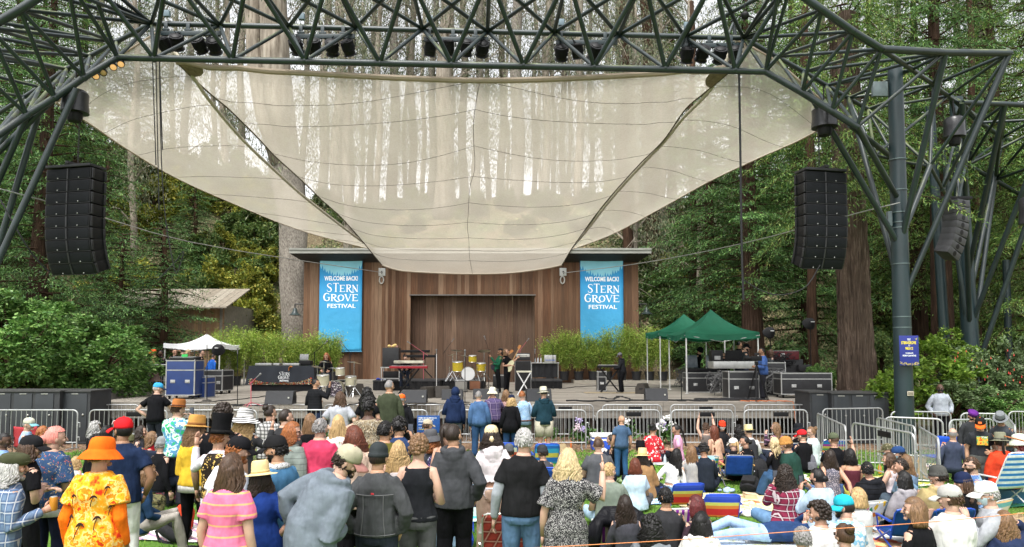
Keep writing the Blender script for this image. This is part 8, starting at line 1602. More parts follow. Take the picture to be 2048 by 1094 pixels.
P('man in a red cap, navy tee and white trousers with a hand in his pocket',248,834,Y=8.0,yaw=14,hy=38,hp=-8,top=(.012,.022,.055),sl='short',skin='m',L='down',Rr='pocket',b=1.14,hair=('buzz','blk'),hat=('cap',(.55,.015,.02),(.55,.015,.02),25,(.8,.75,.75)),bot=(.68,.68,.66),fit=.010)
a=P('man in a bright blue cap and black tee leaning on the front barrier at left',316,765,Y=18.2,yaw=-5,hy=-40,top=BK,sl='short',L='hip',Rr='rail',b=1.15,skin='p',hair=('thin','sl'),hat=('cap',(.05,.33,.62),(.03,.04,.08)),bot=(.02,.022,.03),fit=.012,lean=10)
a=P('man in a brown felt hat and green tie dye shirt filming with a phone',357,794,Y=12.0,yaw=-6,hy=-25,top=(.05,.38,.18),pat=('blotch',((.03,.30,.12),(.55,.75,.65),(.08,.22,.38),(.03,.32,.14)),9),sl='short',L='phone',Rr='phone',b=1.2,skin='p',hair=('short','br'),hat=('fedora',(.32,.12,.035),(.10,.04,.02)),bot=(.03,.03,.04),fit=.02); phone(a,1,'black phone held up by the man in the brown felt hat')
P('woman in a mustard yellow top, brown wide hat and black jeans',393,824,Y=9.0,yaw=-6,hy=-28,sex='f',top=(.62,.40,.035),fit=.018,hem=-.02,L='front',Rr='down',hair=('wavy','lb',.14),hat=('wide',(.42,.22,.06),(.2,.09,.03),1.75),bt='leggings',bot=BK,extra=[('undershirt',(.7,.68,.66))])
P('curly dark haired man in a black tee left of the top hat',446,806,Y=8.6,yaw=8,top=BK,sl='short',L='down',Rr='down',hair=('curly','dk'),bot=BK,b=1.05)
P('man in a black top hat and gold embroidered waistcoat',441,820,Y=8.0,yaw=-10,hy=-25,top=(.65,.62,.68),sl='long',L='wave',Rr='down',hair=('short','gi'),hat=('tophat',(.008,.008,.009),(.012,.012,.012)),bot=(.03,.02,.02),extra=[('vest',cloth((.02,.014,.01),'brocade',.2,.6,('spots',((.60,.42,.14),(.55,.36,.10)),20,.36)))])
P('woman in a black and white striped sun hat and charcoal top',490,809,Y=9.6,yaw=6,hy=-30,sex='f',top=(.035,.036,.038),L='front',Rr='wave',hair=('wavy','bl',.12),hat=('sun',cloth((.75,.74,.72),'striped_straw',.1,.8,('stripe',(.03,.03,.035),.022,.5,2)),(.75,.74,.72)),bot=BK)
P('brown haired woman between the top hat and the striped sun hat',474,850,Y=10.2,yaw=5,hy=-10,sex='f',top=(.06,.06,.07),hair=('bob','br'),bot=BK)
P('woman with a dark bun and a black white woven shawl',541,810,Y=12.0,yaw=-8,hy=-30,sex='f',top=(.45,.44,.43),pat=('plaid',(.02,.02,.02),(.02,.02,.02),.03),fit=.02,hair=('bun','dk'),bot=BK,L='front',Rr='front')
P('broad man in a charcoal tee with short dark hair behind the black cap man',572,816,Y=10.4,yaw=-10,hy=-35,top=(.035,.035,.037),sl='short',b=1.2,skin='p',hair=('buzz','dk'),bot=BK,L='front')
P('ginger haired woman in a pale grey green puffer jacket',585,842,Y=8.8,yaw=-18,hy=-60,sex='f',top=(.20,.23,.21),pat=('stripe',(.12,.14,.13),.07,.12),fit=.024,hair=('wavy','gi',.07),glasses=True,bot=BK,L='front',Rr='front',skin='p')
P('man in white tee, black cap and brown shorts leaning forward',477,872,Y=6.9,yaw=-28,hy=-25,lean=17,side=6,top=(.60,.60,.63),sl='short',bt='shorts',bot=(.11,.085,.065),L='front',Rr='front',b=1.12,hair=('short','gi'),hat=('cap',(.010,.010,.012)),skin='p',fit=.012,beard='gi',loose=.01)
P('woman with long straight brown hair in a pink striped woven blouse',464,905,Y=5.9,yaw=-12,hy=-6,sex='f',b=1.1,top=(.62,.15,.26),pat=('stripe',(.60,.34,.15),.085,.16),fit=.018,sl='short',hair=('straight','br',.12),L='down',Rr='down',hem=-.10,bot=(.05,.03,.05),skin='p')
P('woman in a cream straw hat and royal blue dress',522,914,Y=6.5,yaw=10,hy=25,sex='f',b=1.05,top=(.012,.035,.17),sl='wide',fit=.022,bt='skirt',bot=(.012,.035,.17),hair=('long','dk',.06),hat=('wide',(.68,.52,.27),(.62,.46,.22),2.0),L='hip',Rr='hip',hem=-.12)
P('man in a black cap, bandana and blue denim shirt looking left',553,870,Y=6.9,yaw=60,hy=25,top=(.055,.15,.27),fit=.014,L='front',Rr='down',hair=('short','blk'),beard='blk',hat=('cap',(.012,.012,.013),(.012,.012,.013),0,(.6,.6,.6)),extra=[('scarf',cloth((.5,.5,.5),'bandana',.4,.8,('spots',((.02,.02,.03),),40,.35)))],bot=(.03,.05,.09),skin='t',b=1.1)
P('man in a pale blue grey hoodie and cream trucker cap leaning right',694,888,Y=6.1,yaw=-32,hy=-45,hp=12,lean=24,side=22,top=(.14,.165,.195),hood=True,fit=.030,b=1.18,L='pocket',Rr='front',hair=('short','dk'),beard='dk',hat=('cap',(.36,.33,.24),(.36,.17,.15)),bot=(.02,.045,.09),hem=-.09,skin='p')
P('man in a grey denim jacket and dark knit beanie, hands in pockets',757,882,Y=6.6,yaw=-4,hy=-6,top=(.055,.057,.060),fit=.022,b=1.08,L='pocket',Rr='pocket',hair=('buzz','dk'),hat=('beanie',(.030,.035,.037)),bot=(.02,.025,.035),hem=-.03,skin='t',extra=[('patch',M('red_tab',(.5,.03,.04)),.205,.016,.010),('seams',(.12,.12,.125))],fold=.9)
P('grey haired man in a crimson tee, seen from behind',641,835,Y=8.9,yaw=-4,hy=-12,top=(.50,.045,.10),sl='short',b=1.22,fit=.014,hair=('short','gr'),L='front',Rr='front',bot=(.04,.04,.05),skin='p',extra=[('sleeves',(.12,.12,.13))])
P('woman with long ombre blonde hair in black left of the crimson tee',621,826,Y=11.0,yaw=-5,sex='f',top=BK,hair=('straight','lb',.16),bot=BK)
P('woman with straight golden hair and a white floral top right of the crimson tee',677,829,Y=10.4,yaw=2,sex='f',top=(.62,.60,.56),pat=('spots',((.35,.12,.12),(.2,.25,.1)),22,.25),hair=('straight','bl',.15),bot=(.05,.06,.1))
P('woman with long chestnut waves and a beige fleece behind the trucker cap man',708,850,Y=7.9,yaw=12,hy=40,sex='f',top=(.42,.31,.24),fold=1.2,fit=.028,hair=('wavy','au',.16),bot=BK,L='front')
P('black curly haired woman in a shaggy cream and brown fur vest',737,795,Y=11.6,yaw=0,sex='f',b=1.12,top=(.30,.25,.17),sl='none',fit=.02,hair=('curly','blk'),skin='d',extra=[('fur',leafmat('fur_hair',[(.55,.48,.36),(.30,.20,.09),(.62,.57,.48),(.45,.36,.24)],.8,.2,6))],bot=(.06,.08,.12))
P('long black haired person with pink bunny ear headband near the barrier',735,774,Y=15.6,yaw=3,hy=5,sex='f',top=BK,sl='short',hair=('curlylong','blk',.10),bot=BK,b=1.1)
P('long brown haired person in a pale grey tee, hands clasped behind the back',681,782,Y=15.0,yaw=0,hy=0,top=(.33,.34,.37),sl='short',L='back_clasp',Rr='back_clasp',hair=('long','br',.05),b=1.25,fit=.014,bot=(.03,.035,.05),skin='p')
P('camera operator in a black puffer and headphones raising a hand',632,757,Y=21.1,yaw=-20,hy=-50,top=(.012,.013,.015),pat=('stripe',(.02,.02,.022),.08,.15),fit=.026,hair=('short','blk'),L='front',Rr='wave',bot=(.02,.03,.06),skin='t')
P('grey haired man in an olive green long sleeve tee near the barrier',779,759,Y=16.6,yaw=2,hy=-30,top=(.042,.050,.030),b=1.22,fit=.014,hair=('short','gr'),bot=(.02,.02,.03),skin='t')
P('person in a vivid orange cap and black hoodie at the barrier',804,788,Y=17.2,yaw=-2,hy=6,top=(.012,.012,.015),hood=True,b=1.18,fit=.024,hair=('thin','gr'),hat=('cap',(.80,.13,.02),(.80,.13,.02),0,None),bot=BK,skin='p')
P('dark haired man in a moss green fleece with a high collar',771,840,Y=8.7,yaw=-6,hy=-22,top=(.095,.085,.018),b=1.16,fit=.026,hair=('short','blk'),L='front',Rr='front',bot=BK,skin='t')
a=P('curly black haired man in a navy tee lifting a phone beside the olive fleece',799,834,Y=9.6,yaw=-8,hy=-20,top=(.025,.045,.11),sl='short',L='phone',Rr='phone',hair=('curly','blk'),skin='t',bot=BK); phone(a,1,'phone in the raised hand of the navy tee man')
P('person in a floppy grey hat carrying a patterned backpack',862,856,Y=9.4,yaw=20,hy=40,sex='f',top=(.05,.052,.06),hair=('wavy','gi',.04),hat=('bucket',(.085,.085,.09),(.06,.06,.06),1.6),extra=[('pack',cloth((.03,.03,.06),'print_pack',.3,.8,('spots',((.3,.1,.4),(.4,.4,.5),(.1,.3,.4)),22,.34)))],bot=BK)
P('woman with loose blonde hair and a bare shouldered top beside the beanie man',797,880,Y=8.3,yaw=-6,hy=10,sex='f',top=(.45,.40,.40),sl='tube',hair=('wavy','bl',.16),bt='leggings',bot=BK,skin='p')
P('woman with cropped brown curls in a black tank and grey jeans',838,868,Y=7.1,yaw=-3,hy=-8,sex='f',b=1.16,top=(.014,.015,.018),sl='none',fit=.012,hair=('curlyshort','lb'),bot=(.085,.085,.09),L='down',Rr='front',skin='p',hem=-.03)
P('person in a beige cap and patched denim waistcoat by the blue sign',855,838,Y=12.6,yaw=-20,hy=-30,top=(.35,.03,.07),hat=('cap',(.42,.35,.26)),hair=('short','br'),extra=[('vest',cloth((.035,.05,.09),'denim_vest',.4)),('patch',M('white_patch',(.6,.6,.58)),.18,.06,.03)],bot=(.04,.05,.09))
P('dark ponytailed woman in a strapless cream top behind the grey hoodie youth',893,846,Y=9.2,yaw=0,hy=-20,sex='f',top=(.45,.42,.38),sl='tube',hair=('pony','dk',.12),skin='l',bot=(.2,.3,.42))
P('youth in a dark grey hoodie and slim black jeans, cropped dark hair',907,846,Y=7.9,yaw=-3,hy=-20,top=(.050,.052,.057),hood=True,fit=.024,b=1.06,L='down',Rr='pocket',hair=('buzz','dk'),bot=BK,skin='t',hem=-.06)
P('woman in a white cropped hoodie, beige wide trousers and yellow printed bandana',983,850,Y=8.6,yaw=4,hy=0,sex='f',top=(.68,.62,.64),hood=True,fit=.022,hair=('wavy','dk',.02),hat=('bandana',cloth((.62,.50,.30),'bandana_print',.2,.8,('spots',((.05,.04,.03),),30,.25))),bot=(.42,.30,.23),loose=.012,L='front',Rr='front',hem=.03,b=1.04)
P('silver haired man in black tee with grey sleeves and light blue jeans',1048,854,Y=7.2,yaw=0,hy=-10,top=(.012,.012,.013),sl='short',b=1.15,fit=.013,extra=[('sleeves',(.28,.30,.33))],hair=('short','sl'),bot=(.09,.16,.27),L='down',Rr='down',skin='p',hem=-.03,fold=.8)
P('woman with long pale blonde waves in a speckled black dress, hand raised',1136,895,Y=6.8,yaw=-6,hy=-12,sex='f',b=1.12,top=(.02,.02,.022),pat=('spots',((.50,.48,.47),),48,.36),sl='wide',fit=.02,bt='skirt',bot=(.02,.02,.022),bpat=('spots',((.50,.48,.47),),48,.36),hair=('wavy','pb',.2),L='down',Rr='wave',skin='p')
#  group at the barrier
G='people standing at the front barrier'
P('person with a navy hood pulled up at the front barrier',911,774,Y=18.6,yaw=0,top=(.012,.022,.06),hood='up',fit=.022,b=1.12,hair=None,L='front',Rr='down',bot=(.10,.11,.12),grp=G)
P('grey haired man in a faded blue sweatshirt and jeans at the barrier',957,781,Y=18.3,yaw=0,hy=-10,top=(.06,.12,.24),fit=.02,b=1.1,hair=('short','gr'),bot=(.025,.06,.13),grp=G,skin='p')
P('person in a white bucket hat and purple plaid shirt filming at the barrier',985,773,Y=19.0,yaw=4,top=(.10,.075,.16),pat=('plaid',(.03,.02,.07),(.25,.2,.3),.08),fit=.02,b=1.1,hair=('short','gr'),hat=('bucket',(.60,.58,.47),(.5,.48,.4),1.7),L='phone',Rr='phone',bot=BK,grp=G)
P('light haired woman in dusty pink behind the black cap blonde at the barrier',1012,779,Y=19.3,yaw=3,sex='f',top=(.42,.26,.24),hair=('long','lb',.06),bot=BK,grp=G)
P('blonde person in a black cap, black top and jeans at the barrier',1023,789,Y=18.0,yaw=0,sex='f',b=1.15,top=BK,fit=.016,hair=('wavy','bl',.03),hat=('cap',(.015,.02,.045)),bt='pants',bot=(.02,.05,.12),hem=-.12,grp=G)
P('man in a pale blue patterned shirt and green trousers leaning at the barrier',1044,781,Y=18.5,yaw=15,hy=0,lean=6,side=-6,top=(.26,.42,.62),pat=('spots',((.6,.65,.7),),40,.3),hair=('short','gi'),bot=(.14,.19,.11),extra=[('belt',)],L='front',Rr='front',grp=G,skin='p')
P('man in a felt hat, dark teal hoodie and khaki shorts at the barrier',1087,770,Y=18.2,yaw=8,top=(.012,.035,.05),hood=True,fit=.024,b=1.1,hair=('short','dk'),hat=('wide',(.50,.48,.38),(.1,.1,.09),1.85),bt='shorts',bot=(.40,.37,.29),L='front',Rr='front',grp=G,loose=.01,skin='p')
P('bald man in a slate blue tee with a wave print and jeans',1243,830,Y=15.0,yaw=4,hy=30,top=(.055,.10,.17),sl='short',b=1.1,fit=.012,hair=('bald','br'),bot=(.03,.09,.19),L='down',Rr='down',skin='t')
P('security guard in a silver grey jacket and dark mask beside the bushes',1880,767,Y=20.6,yaw=172,hy=-20,top=(.33,.36,.41),fit=.024,b=1.15,L='pocket',Rr='pocket',hair=('bald','br'),skin='d',mask=(.02,.025,.035),bot=BK,grp=None)
P('young man in black tee with a colourful print and a black orange cap walking',1960,833,Y=12.2,yaw=160,hy=-15,hp=18,lean=10,top=(.03,.032,.036),sl='short',extra=[('print',cloth((.5,.1,.03),'shirt_print',.2,.8,('blotch',((.55,.04,.02),(.7,.4,.05),(.1,.3,.1),(.55,.5,.4)),16)),.19,.11,.10)],hair=('short','blk'),hat=('cap',(.012,.012,.012),(.75,.13,.02),0,(.75,.16,.03)),L='front',Rr='down',bot=(.085,.088,.08),skin='t',fit=.014,loose=.01)
P('masked person in a purple beret and dark jacket behind the black orange cap',1944,818,Y=14.6,yaw=165,hy=10,hp=20,top=(.035,.037,.04),fit=.02,hair=('short','dk'),hat=('beret',(.10,.02,.17)),mask=(.012,.012,.014),bot=BK)
P('man in a grey fedora and dark grey tee bending forward at the right',2000,820,Y=13.4,yaw=120,hy=20,hp=22,lean=18,top=(.05,.055,.065),sl='short',b=1.12,hair=('short','dk'),hat=('fedora',(.16,.17,.18),(.01,.01,.01)),L='front',Rr='front',bot=BK,skin='m')
#  seated at the left
P('man in a light blue shirt at the left edge holding his arms up',10,850,Y=11.5,yaw=-50,hy=-30,pose='chair',seat=.4,top=(.22,.36,.62),L='phone',Rr='phone',skin='d',hair=('buzz','blk'),b=1.15,h=1.8,z=.1)
P('man in a pale cap seated in the maroon camp chair at left',58,835,Y=16.5,yaw=-70,pose='chair',seat=.42,h=1.75,top=(.25,.35,.5),hair=('short','gr'),hat=('cap',(.42,.42,.34),(.2,.45,.55)),L='lap',Rr='front',skin='p')
P('woman with long wavy ginger hair seated at the left barrier',86,851,Y=14.5,yaw=-60,pose='chair',seat=.35,h=1.65,sex='f',top=(.05,.04,.03),hair=('wavy','gi',.10),L='lap',Rr='lap',skin='p')
P('grey curly haired woman in black left of the red cap man',190,842,Y=15.5,yaw=-50,pose='chair',seat=.4,h=1.65,sex='f',top=BK,hair=('curlylong','sl',.06),skin='p')
P('dark haired seated person beneath the grey curly haired woman',193,868,Y=13.0,yaw=-40,pose='chair',seat=.35,h=1.65,top=BK,hair=('curly','blk'),skin='t')
P('person with a black bob seated just left of the red cap',213,850,Y=14.5,yaw=-10,pose='chair',seat=.38,h=1.7,top=(.02,.02,.03),hair=('bob','blk'),skin='t')
P('long dark haired woman in profile seated right of the red cap man',283,850,Y=14.5,yaw=-75,pose='chair',seat=.35,h=1.65,sex='f',top=(.05,.05,.06),hair=('long','dk',.10),skin='p')
P('blonde woman in a red top seated behind the dark camp chair',304,862,Y=12.5,yaw=-60,pose='chair',seat=.32,h=1.62,sex='f',top=(.50,.02,.03),hair=('long','lb',.06),glasses=True,skin='p')
P('person in a light grey knit beanie in the dark camp chair',325,871,Y=11.8,yaw=-30,pose='chair',seat=.32,h=1.7,top=BK,hair=('short','gr'),hat=('beanie',(.20,.21,.215)),skin='p')
P('bald man in black seated right of the light grey beanie',344,865,Y=12.8,yaw=-30,pose='chair',seat=.34,h=1.7,top=(.03,.03,.035),hair=('thin','br'),skin='p')
P('person in beige trousers reading, half hidden by the white trousers man',296,925,Y=9.4,yaw=-60,pose='chair',seat=.35,h=1.65,sex='f',top=(.025,.06,.13),bot=(.40,.37,.33),hair=('bob','lb'),L='lap',Rr='lap',skin='p')
P('child with tousled blonde hair near the pink haired woman',152,912,Y=10.0,yaw=-20,pose='sit',h=1.35,top=(.55,.55,.55),hair=('wavy','bl',.03),skin='p')
P('person in an olive knit hat seated near the left barrier',263,868,Y=14.8,yaw=0,pose='sit',h=1.7,top=(.05,.05,.04),hair=('short','dk'),hat=('beanie',(.08,.08,.04)))
#  seated right half
Q=lambda lab,px,py,**k:P(lab,px,py,**({**dict(pose='sit',h=1.7 if k.get('sex','m')=='m' else 1.62,L='lap',Rr='lap',grp='people sitting on the lawn'),**k}))
Q('person in a white top bending over beside the blonde waves',1196,873,sex='f',yaw=50,lean=35,top=(.65,.62,.58),hair=('wavy','lb',.02),bot=(.4,.38,.33),skin='p')
Q('broad man in a charcoal polo seated behind the speckled dress',1196,875,Y=9.9,h=1.9,b=1.3,yaw=6,top=(.075,.078,.085),sl='short',hair=('buzz','br'),skin='p',fit=.016)
Q('man in sage green polo with sandy hair sitting cross legged',1218,924,h=1.78,b=1.22,yaw=-4,hy=-40,top=(.16,.19,.155),sl='short',hair=('short','bl'),bot=(.35,.48,.62),L='front',Rr='lap',skin='p',fit=.016)
Q('woman with a chestnut bob in a pale blue printed top',1270,915,sex='f',b=1.12,yaw=4,top=(.44,.56,.66),sl='short',hair=('bob','au'),bot=(.10,.10,.11),skin='p',fit=.016)
Q('person in a wide straw hat and tan coat on the lawn',1285,892,sex='f',yaw=-5,b=1.15,top=(.26,.15,.07),fit=.024,hair=('long','dk',.05),hat=('wide',(.62,.48,.24),(.5,.36,.15),1.95))
Q('person in a round black hat just behind the straw hat',1281,877,Y=12.4,yaw=-5,top=BK,hair=('short','blk'),hat=('wide',BK,BK,1.6))
Q('person in dark clothes crouching behind the bald man by the cooler',1222,868,Y=15.3,yaw=60,top=BK,hair=('short','dk'),skin='l',legs='up',lean=20)
Q('woman in a red and white floral dress with a black bun',1306,848,Y=15.2,h=1.75,sex='f',b=1.2,yaw=-20,top=(.50,.025,.035),pat=('spots',((.68,.60,.58),),13,.36),fit=.02,hair=('bun','blk'),skin='l')
Q('woman in a pink tee with a long black braid looking left at her phone',1352,848,Y=15.0,h=1.72,sex='f',yaw=75,hp=15,top=(.62,.32,.46),sl='short',hair=('braid','blk',.2),L='front',Rr='front',bot=BK,skin='l')
Q('brown haired woman with both arms raised clapping',1412,846,Y=15.5,sex='f',yaw=-10,top=(.12,.1,.09),L='up',Rr='up',hair=('curly','br'),armskin=True,sl='none',skin='p')
Q('woman with very long auburn hair beside the clapping woman',1427,850,Y=14.3,h=1.75,sex='f',yaw=20,hy=30,top=(.55,.35,.25),sl='none',hair=('straight','au',.33),L='front',Rr='front',skin='l')
Q('woman with long dark hair in a white long sleeve top lounging',1353,896,sex='f',yaw=-30,side=10,top=(.62,.62,.61),hair=('long','blk',.16),bot=(.10,.2,.36),legs='straight',L='back',Rr='lap',skin='l',hem=.04)
Q('woman with long dark blonde hair left of the banded chair',1383,890,sex='f',yaw=0,top=(.3,.3,.3),hair=('straight','lb',.16),skin='p')
Q('person with short black hair in dark clothes behind the banded chair',1407,886,yaw=0,top=(.015,.02,.03),hair=('curly','blk'))
Q('person in a bright red orange beanie and white mask facing the camera',1444,840,Y=15.4,h=1.7,sex='f',yaw=175,top=(.02,.02,.022),hair=('long','blk',.1),hat=('beanie',(.75,.05,.02)),mask=(.7,.7,.7),skin='t')
Q('person in a white cap with a blonde ponytail and black top',1467,876,sex='f',yaw=-10,hy=35,top=BK,hair=('pony','bl',.05),hat=('cap',(.66,.64,.60)),skin='p')
Q('woman with a black bun and black dress right of the white cap',1489,871,sex='f',h=1.68,yaw=30,hy=40,top=BK,sl='short',hair=('lowbun','blk'),skin='l')
Q('person with loose black curls behind the woven hat man',1478,850,Y=14.8,yaw=-10,sex='f',top=(.02,.02,.022),hair=('curlylong','blk',.1),skin='l')
Q('man in a pale woven trilby and grey vest over white',1497,846,Y=14.0,h=1.78,yaw=-5,hy=20,top=(.60,.60,.60),hair=('short','blk'),hat=('fedora',(.62,.54,.30),(.5,.42,.2)),extra=[('vest',cloth((.035,.035,.04),'grey_vest',.5))],skin='p')
Q('woman with straight blonde hair in a dark patterned jumper clapping',1551,844,Y=14.6,h=1.75,sex='f',yaw=25,hy=35,top=(.03,.02,.03),pat=('stripe',(.22,.12,.18),.1,.3),L='phone',Rr='front',hair=('straight','lb',.16),skin='p')
Q('woman with long pale wavy hair in black, seated low',1548,874,sex='f',yaw=35,hy=10,top=BK,hair=('wavy','pb',.12),legs='up',skin='p')
P('person in a furry brown ear flap cap and dark green fleece',1572,871,h=1.78,pose='chair',seat=.2,yaw=55,hy=-10,lean=10,top=(.015,.045,.035),fit=.028,b=1.2,hair=('short','br'),hat=('beanie',(.38,.19,.055)),bot=(.03,.07,.14),L='lap',Rr='lap',skin='p',grp='people sitting on the lawn')
Q('man in a black bucket hat seated at the right fence',1597,845,Y=14.8,yaw=20,hy=30,top=BK,hair=('short','dk'),hat=('bucket',(.012,.013,.016),(.02,.02,.02),1.5),skin='p')
Q('person in a red cap and black top beside the black bucket hat',1604,859,Y=13.3,h=1.75,yaw=20,hy=15,top=BK,hair=('short','dk'),hat=('cap',(.60,.02,.025)),b=1.15,skin='p')
Q('woman with a light brown bun in a mint white shirt',1622,853,Y=13.8,h=1.75,sex='f',b=1.2,yaw=50,hy=20,top=(.52,.60,.60),fit=.024,hair=('bun','lb'),glasses=True,bot=(.6,.6,.58),skin='p')
P('person in an olive cap lying back in the rainbow chair',1667,865,Y=12.6,h=1.75,pose='chair',seat=.2,yaw=-10,hy=20,top=BK,sl='short',hair=('short','br'),hat=('cap',(.085,.10,.06)),L='lap',Rr='wave',skin='l',grp='people sitting on the lawn')
Q('woman with straight dark hair in a floral strap top',1660,898,sex='f',h=1.66,yaw=0,top=(.09,.09,.12),pat=('spots',((.5,.45,.5),),34,.33),sl='none',hair=('long','dk',.08),L='back',Rr='back',bot=(.08,.15,.3),skin='l')
Q('girl with a black bob and bare back',1700,896,sex='f',h=1.66,yaw=-4,top=(.08,.02,.03),sl='tube',hair=('bob','blk',.1),bot=(.5,.5,.1),skin='t')
Q('masked person in a camouflage cap leaning back by the gate barrier',1776,887,Y=12.6,yaw=50,hy=15,top=(.02,.02,.022),hair=('short','br'),hat=('cap',cloth((.12,.11,.07),'camo_cap',.2,.8,('blotch',((.15,.13,.08),(.06,.06,.03),(.25,.22,.15)),16)),),mask=(.35,.55,.65),legs='straight',L='back',Rr='lap',skin='p')
Q('masked person in a white and navy cap beside the camouflage cap',1797,892,Y=12.6,h=1.75,yaw=60,hy=10,top=(.03,.05,.09),hair=('short','dk'),hat=('cap',(.02,.05,.14),(.6,.6,.6)),mask=(.35,.55,.65),skin='p')
Q('woman with a short brown bob in a pale pink strap top',1778,904,sex='f',h=1.64,yaw=40,hy=15,top=(.62,.54,.56),sl='none',hair=('bob','br',.04),skin='p')
Q('dark haired man in a slate blue tee looking left',1800,915,h=1.78,b=1.1,yaw=55,hy=15,top=(.13,.21,.30),sl='short',hair=('short','dk'),L='lap',Rr='back',skin='l')
Q('woman with straight light brown hair in a denim jacket',1812,908,sex='f',h=1.66,yaw=10,top=(.13,.19,.28),hair=('long','lb',.1),skin='p')
Q('person in a black quilted puffer jacket with the hood down',1734,922,h=1.76,b=1.2,yaw=15,hy=-30,top=(.012,.013,.016),pat=('stripe',(.004,.004,.004),.07,.15),hood=True,fit=.03,hair=('short','blk'),skin='l')
Q('woman with a glossy black bob in a soft grey hoodie',1807,941,sex='f',h=1.66,yaw=10,hy=20,top=(.27,.255,.27),hood=True,fit=.022,hair=('bob','blk',.12),legs='up',bot=(.05,.07,.09),skin='l')
Q('person in a mustard hoodie and charcoal beanie from behind',1876,928,h=1.85,b=1.25,yaw=-10,hy=50,top=(.33,.26,.12),hood=True,fit=.03,hair=('short','dk'),hat=('beanie',(.065,.065,.06)),skin='p')
Q('bearded man with glasses in a blue printed denim shirt',1942,912,h=1.82,yaw=70,hy=10,top=(.10,.19,.36),pat=('blotch',((.07,.14,.30),(.2,.3,.5)),12),hair=('short','br'),beard='br',glasses=True,skin='p')
Q('woman in a navy knit beanie and black top with long hair',1926,942,sex='f',h=1.7,yaw=20,hy=60,top=BK,hair=('long','br',.08),hat=('beanie',(.012,.018,.05)),skin='p')
P('bald grey man low in the blue camp chair',1905,855,Y=13.4,h=1.7,pose='chair',seat=.28,yaw=-20,lean=-8,top=(.05,.06,.1),hair=('thin','gr'),skin='p',grp='people sitting on the lawn')
P('person in a bright red shirt and olive brimmed hat with a dark braid',2000,860,Y=11.4,h=1.72,sex='f',b=1.25,pose='chair',seat=.34,yaw=-10,hy=-10,top=(.60,.055,.02),fit=.02,hair=('braid','dk',.1),hat=('wide',(.20,.20,.14),(.1,.1,.08),1.9),bot=(.02,.04,.1),L='front',Rr='front',grp='people sitting on the lawn')
P('person in a white bucket hat and pink top at the right edge',2038,866,Y=13.0,h=1.66,sex='f',pose='chair',seat=.35,yaw=30,hy=40,top=(.60,.35,.40),hair=('long','rd',.08),hat=('bucket',(.55,.62,.50),(.5,.4,.45),1.6),L='lap',Rr='wave',skin='p',grp='people sitting on the lawn')
P('man in a white cap and pale mask raising a finger to his face',1973,962,Y=8.4,h=1.78,pose='chair',seat=.22,yaw=68,hy=10,top=(.30,.31,.33),fit=.02,b=1.12,hair=('short','sl'),hat=('cap',(.72,.71,.68)),mask=(.55,.68,.74),L='chin',Rr='lap',bot=(.25,.25,.24),skin='p',glasses=True,grp='people sitting on the lawn')
P('man in a grey and white trucker cap and white tee in the blue chair',1900,969,Y=8.2,h=1.8,pose='chair',seat=.26,yaw=10,hy=30,top=(.62,.61,.60),fit=.02,b=1.15,hair=('short','br'),hat=('cap',(.40,.39,.37),(.5,.48,.45)),L='chin',Rr='lap',bot=(.35,.34,.3),skin='p',grp='people sitting on the lawn')
P('blonde woman in black in the left blue chair holding a phone',1828,993,Y=8.0,h=1.66,sex='f',pose='chair',seat=.26,yaw=25,hy=40,top=BK,hair=('bob','lb',.07),L='front',Rr='front',skin='p',grp='people sitting on the lawn')
Q('woman with long light brown hair touching her head at the bottom right',2008,1020,Y=6.7,sex='f',h=1.6,b=1.05,yaw=5,top=(.02,.03,.07),fit=.024,hair=('wavy','lb',.14),L='lap',Rr='hair',skin='p')
Q('person with short tousled blonde hair before the fruit print chair',1716,974,Y=9.2,sex='f',yaw=20,top=(.5,.5,.5),hair=('bob','bl',.03),skin='p',h=1.6)
Q('bearded man in an aqua cap and blue tie dye tee',1688,989,Y=7.9,h=1.72,b=1.15,yaw=15,hy=35,top=(.62,.68,.72),pat=('blotch',((.68,.71,.74),(.70,.72,.72),(.25,.5,.68),(.7,.72,.74)),7),sl='short',hair=('buzz','dk'),beard='dk',hat=('cap',(.02,.36,.45),(.02,.36,.45),50),fit=.02,skin='p')
Q('dark haired man in a plain white tee at lower right',1638,1001,Y=7.6,h=1.74,b=1.12,yaw=20,hy=40,top=(.68,.67,.65),sl='short',hair=('curly','dk'),fit=.018,skin='l')
a=Q('woman with long dark curls in a crimson plaid shirt filming',1570,930,Y=8.5,h=1.76,sex='f',b=1.1,yaw=-4,top=(.20,.025,.055),pat=('plaid',(.05,.008,.02),(.55,.5,.5),.045),fit=.022,hair=('curlylong','dk',.16),L='phone',Rr='down',bot=(.12,.22,.36),skin='p'); phone(a,-1,'phone held up by the crimson plaid shirt woman')
a=Q('woman with a black ponytail and bleached denim jacket filming',1634,936,Y=8.8,h=1.74,sex='f',b=1.12,yaw=20,hy=15,top=(.36,.46,.56),fit=.028,hair=('lowbun','blk'),mask=(.01,.01,.01),L='phone',Rr='phone',bot=(.02,.04,.09),skin='l',legs='side'); phone(a,-1,'phone held up by the bleached denim jacket woman')
Q('grey haired man with only his head showing at the bottom edge',1604,1051,Y=6.1,h=1.6,yaw=-6,top=(.2,.25,.35),hair=('short','gr'),skin='p')
Q('brown haired woman with a loose bun and glasses at the bottom edge',1688,1046,Y=6.2,h=1.6,sex='f',yaw=-10,hy=20,top=(.3,.12,.1),hair=('bun','br'),glasses=True,skin='p')
Q('black haired person in a white hoodie at the bottom',1402,1022,Y=6.6,h=1.62,sex='f',b=1.2,yaw=-20,hy=-15,top=(.66,.64,.60),hood=True,fit=.03,hair=('long','blk',.05))
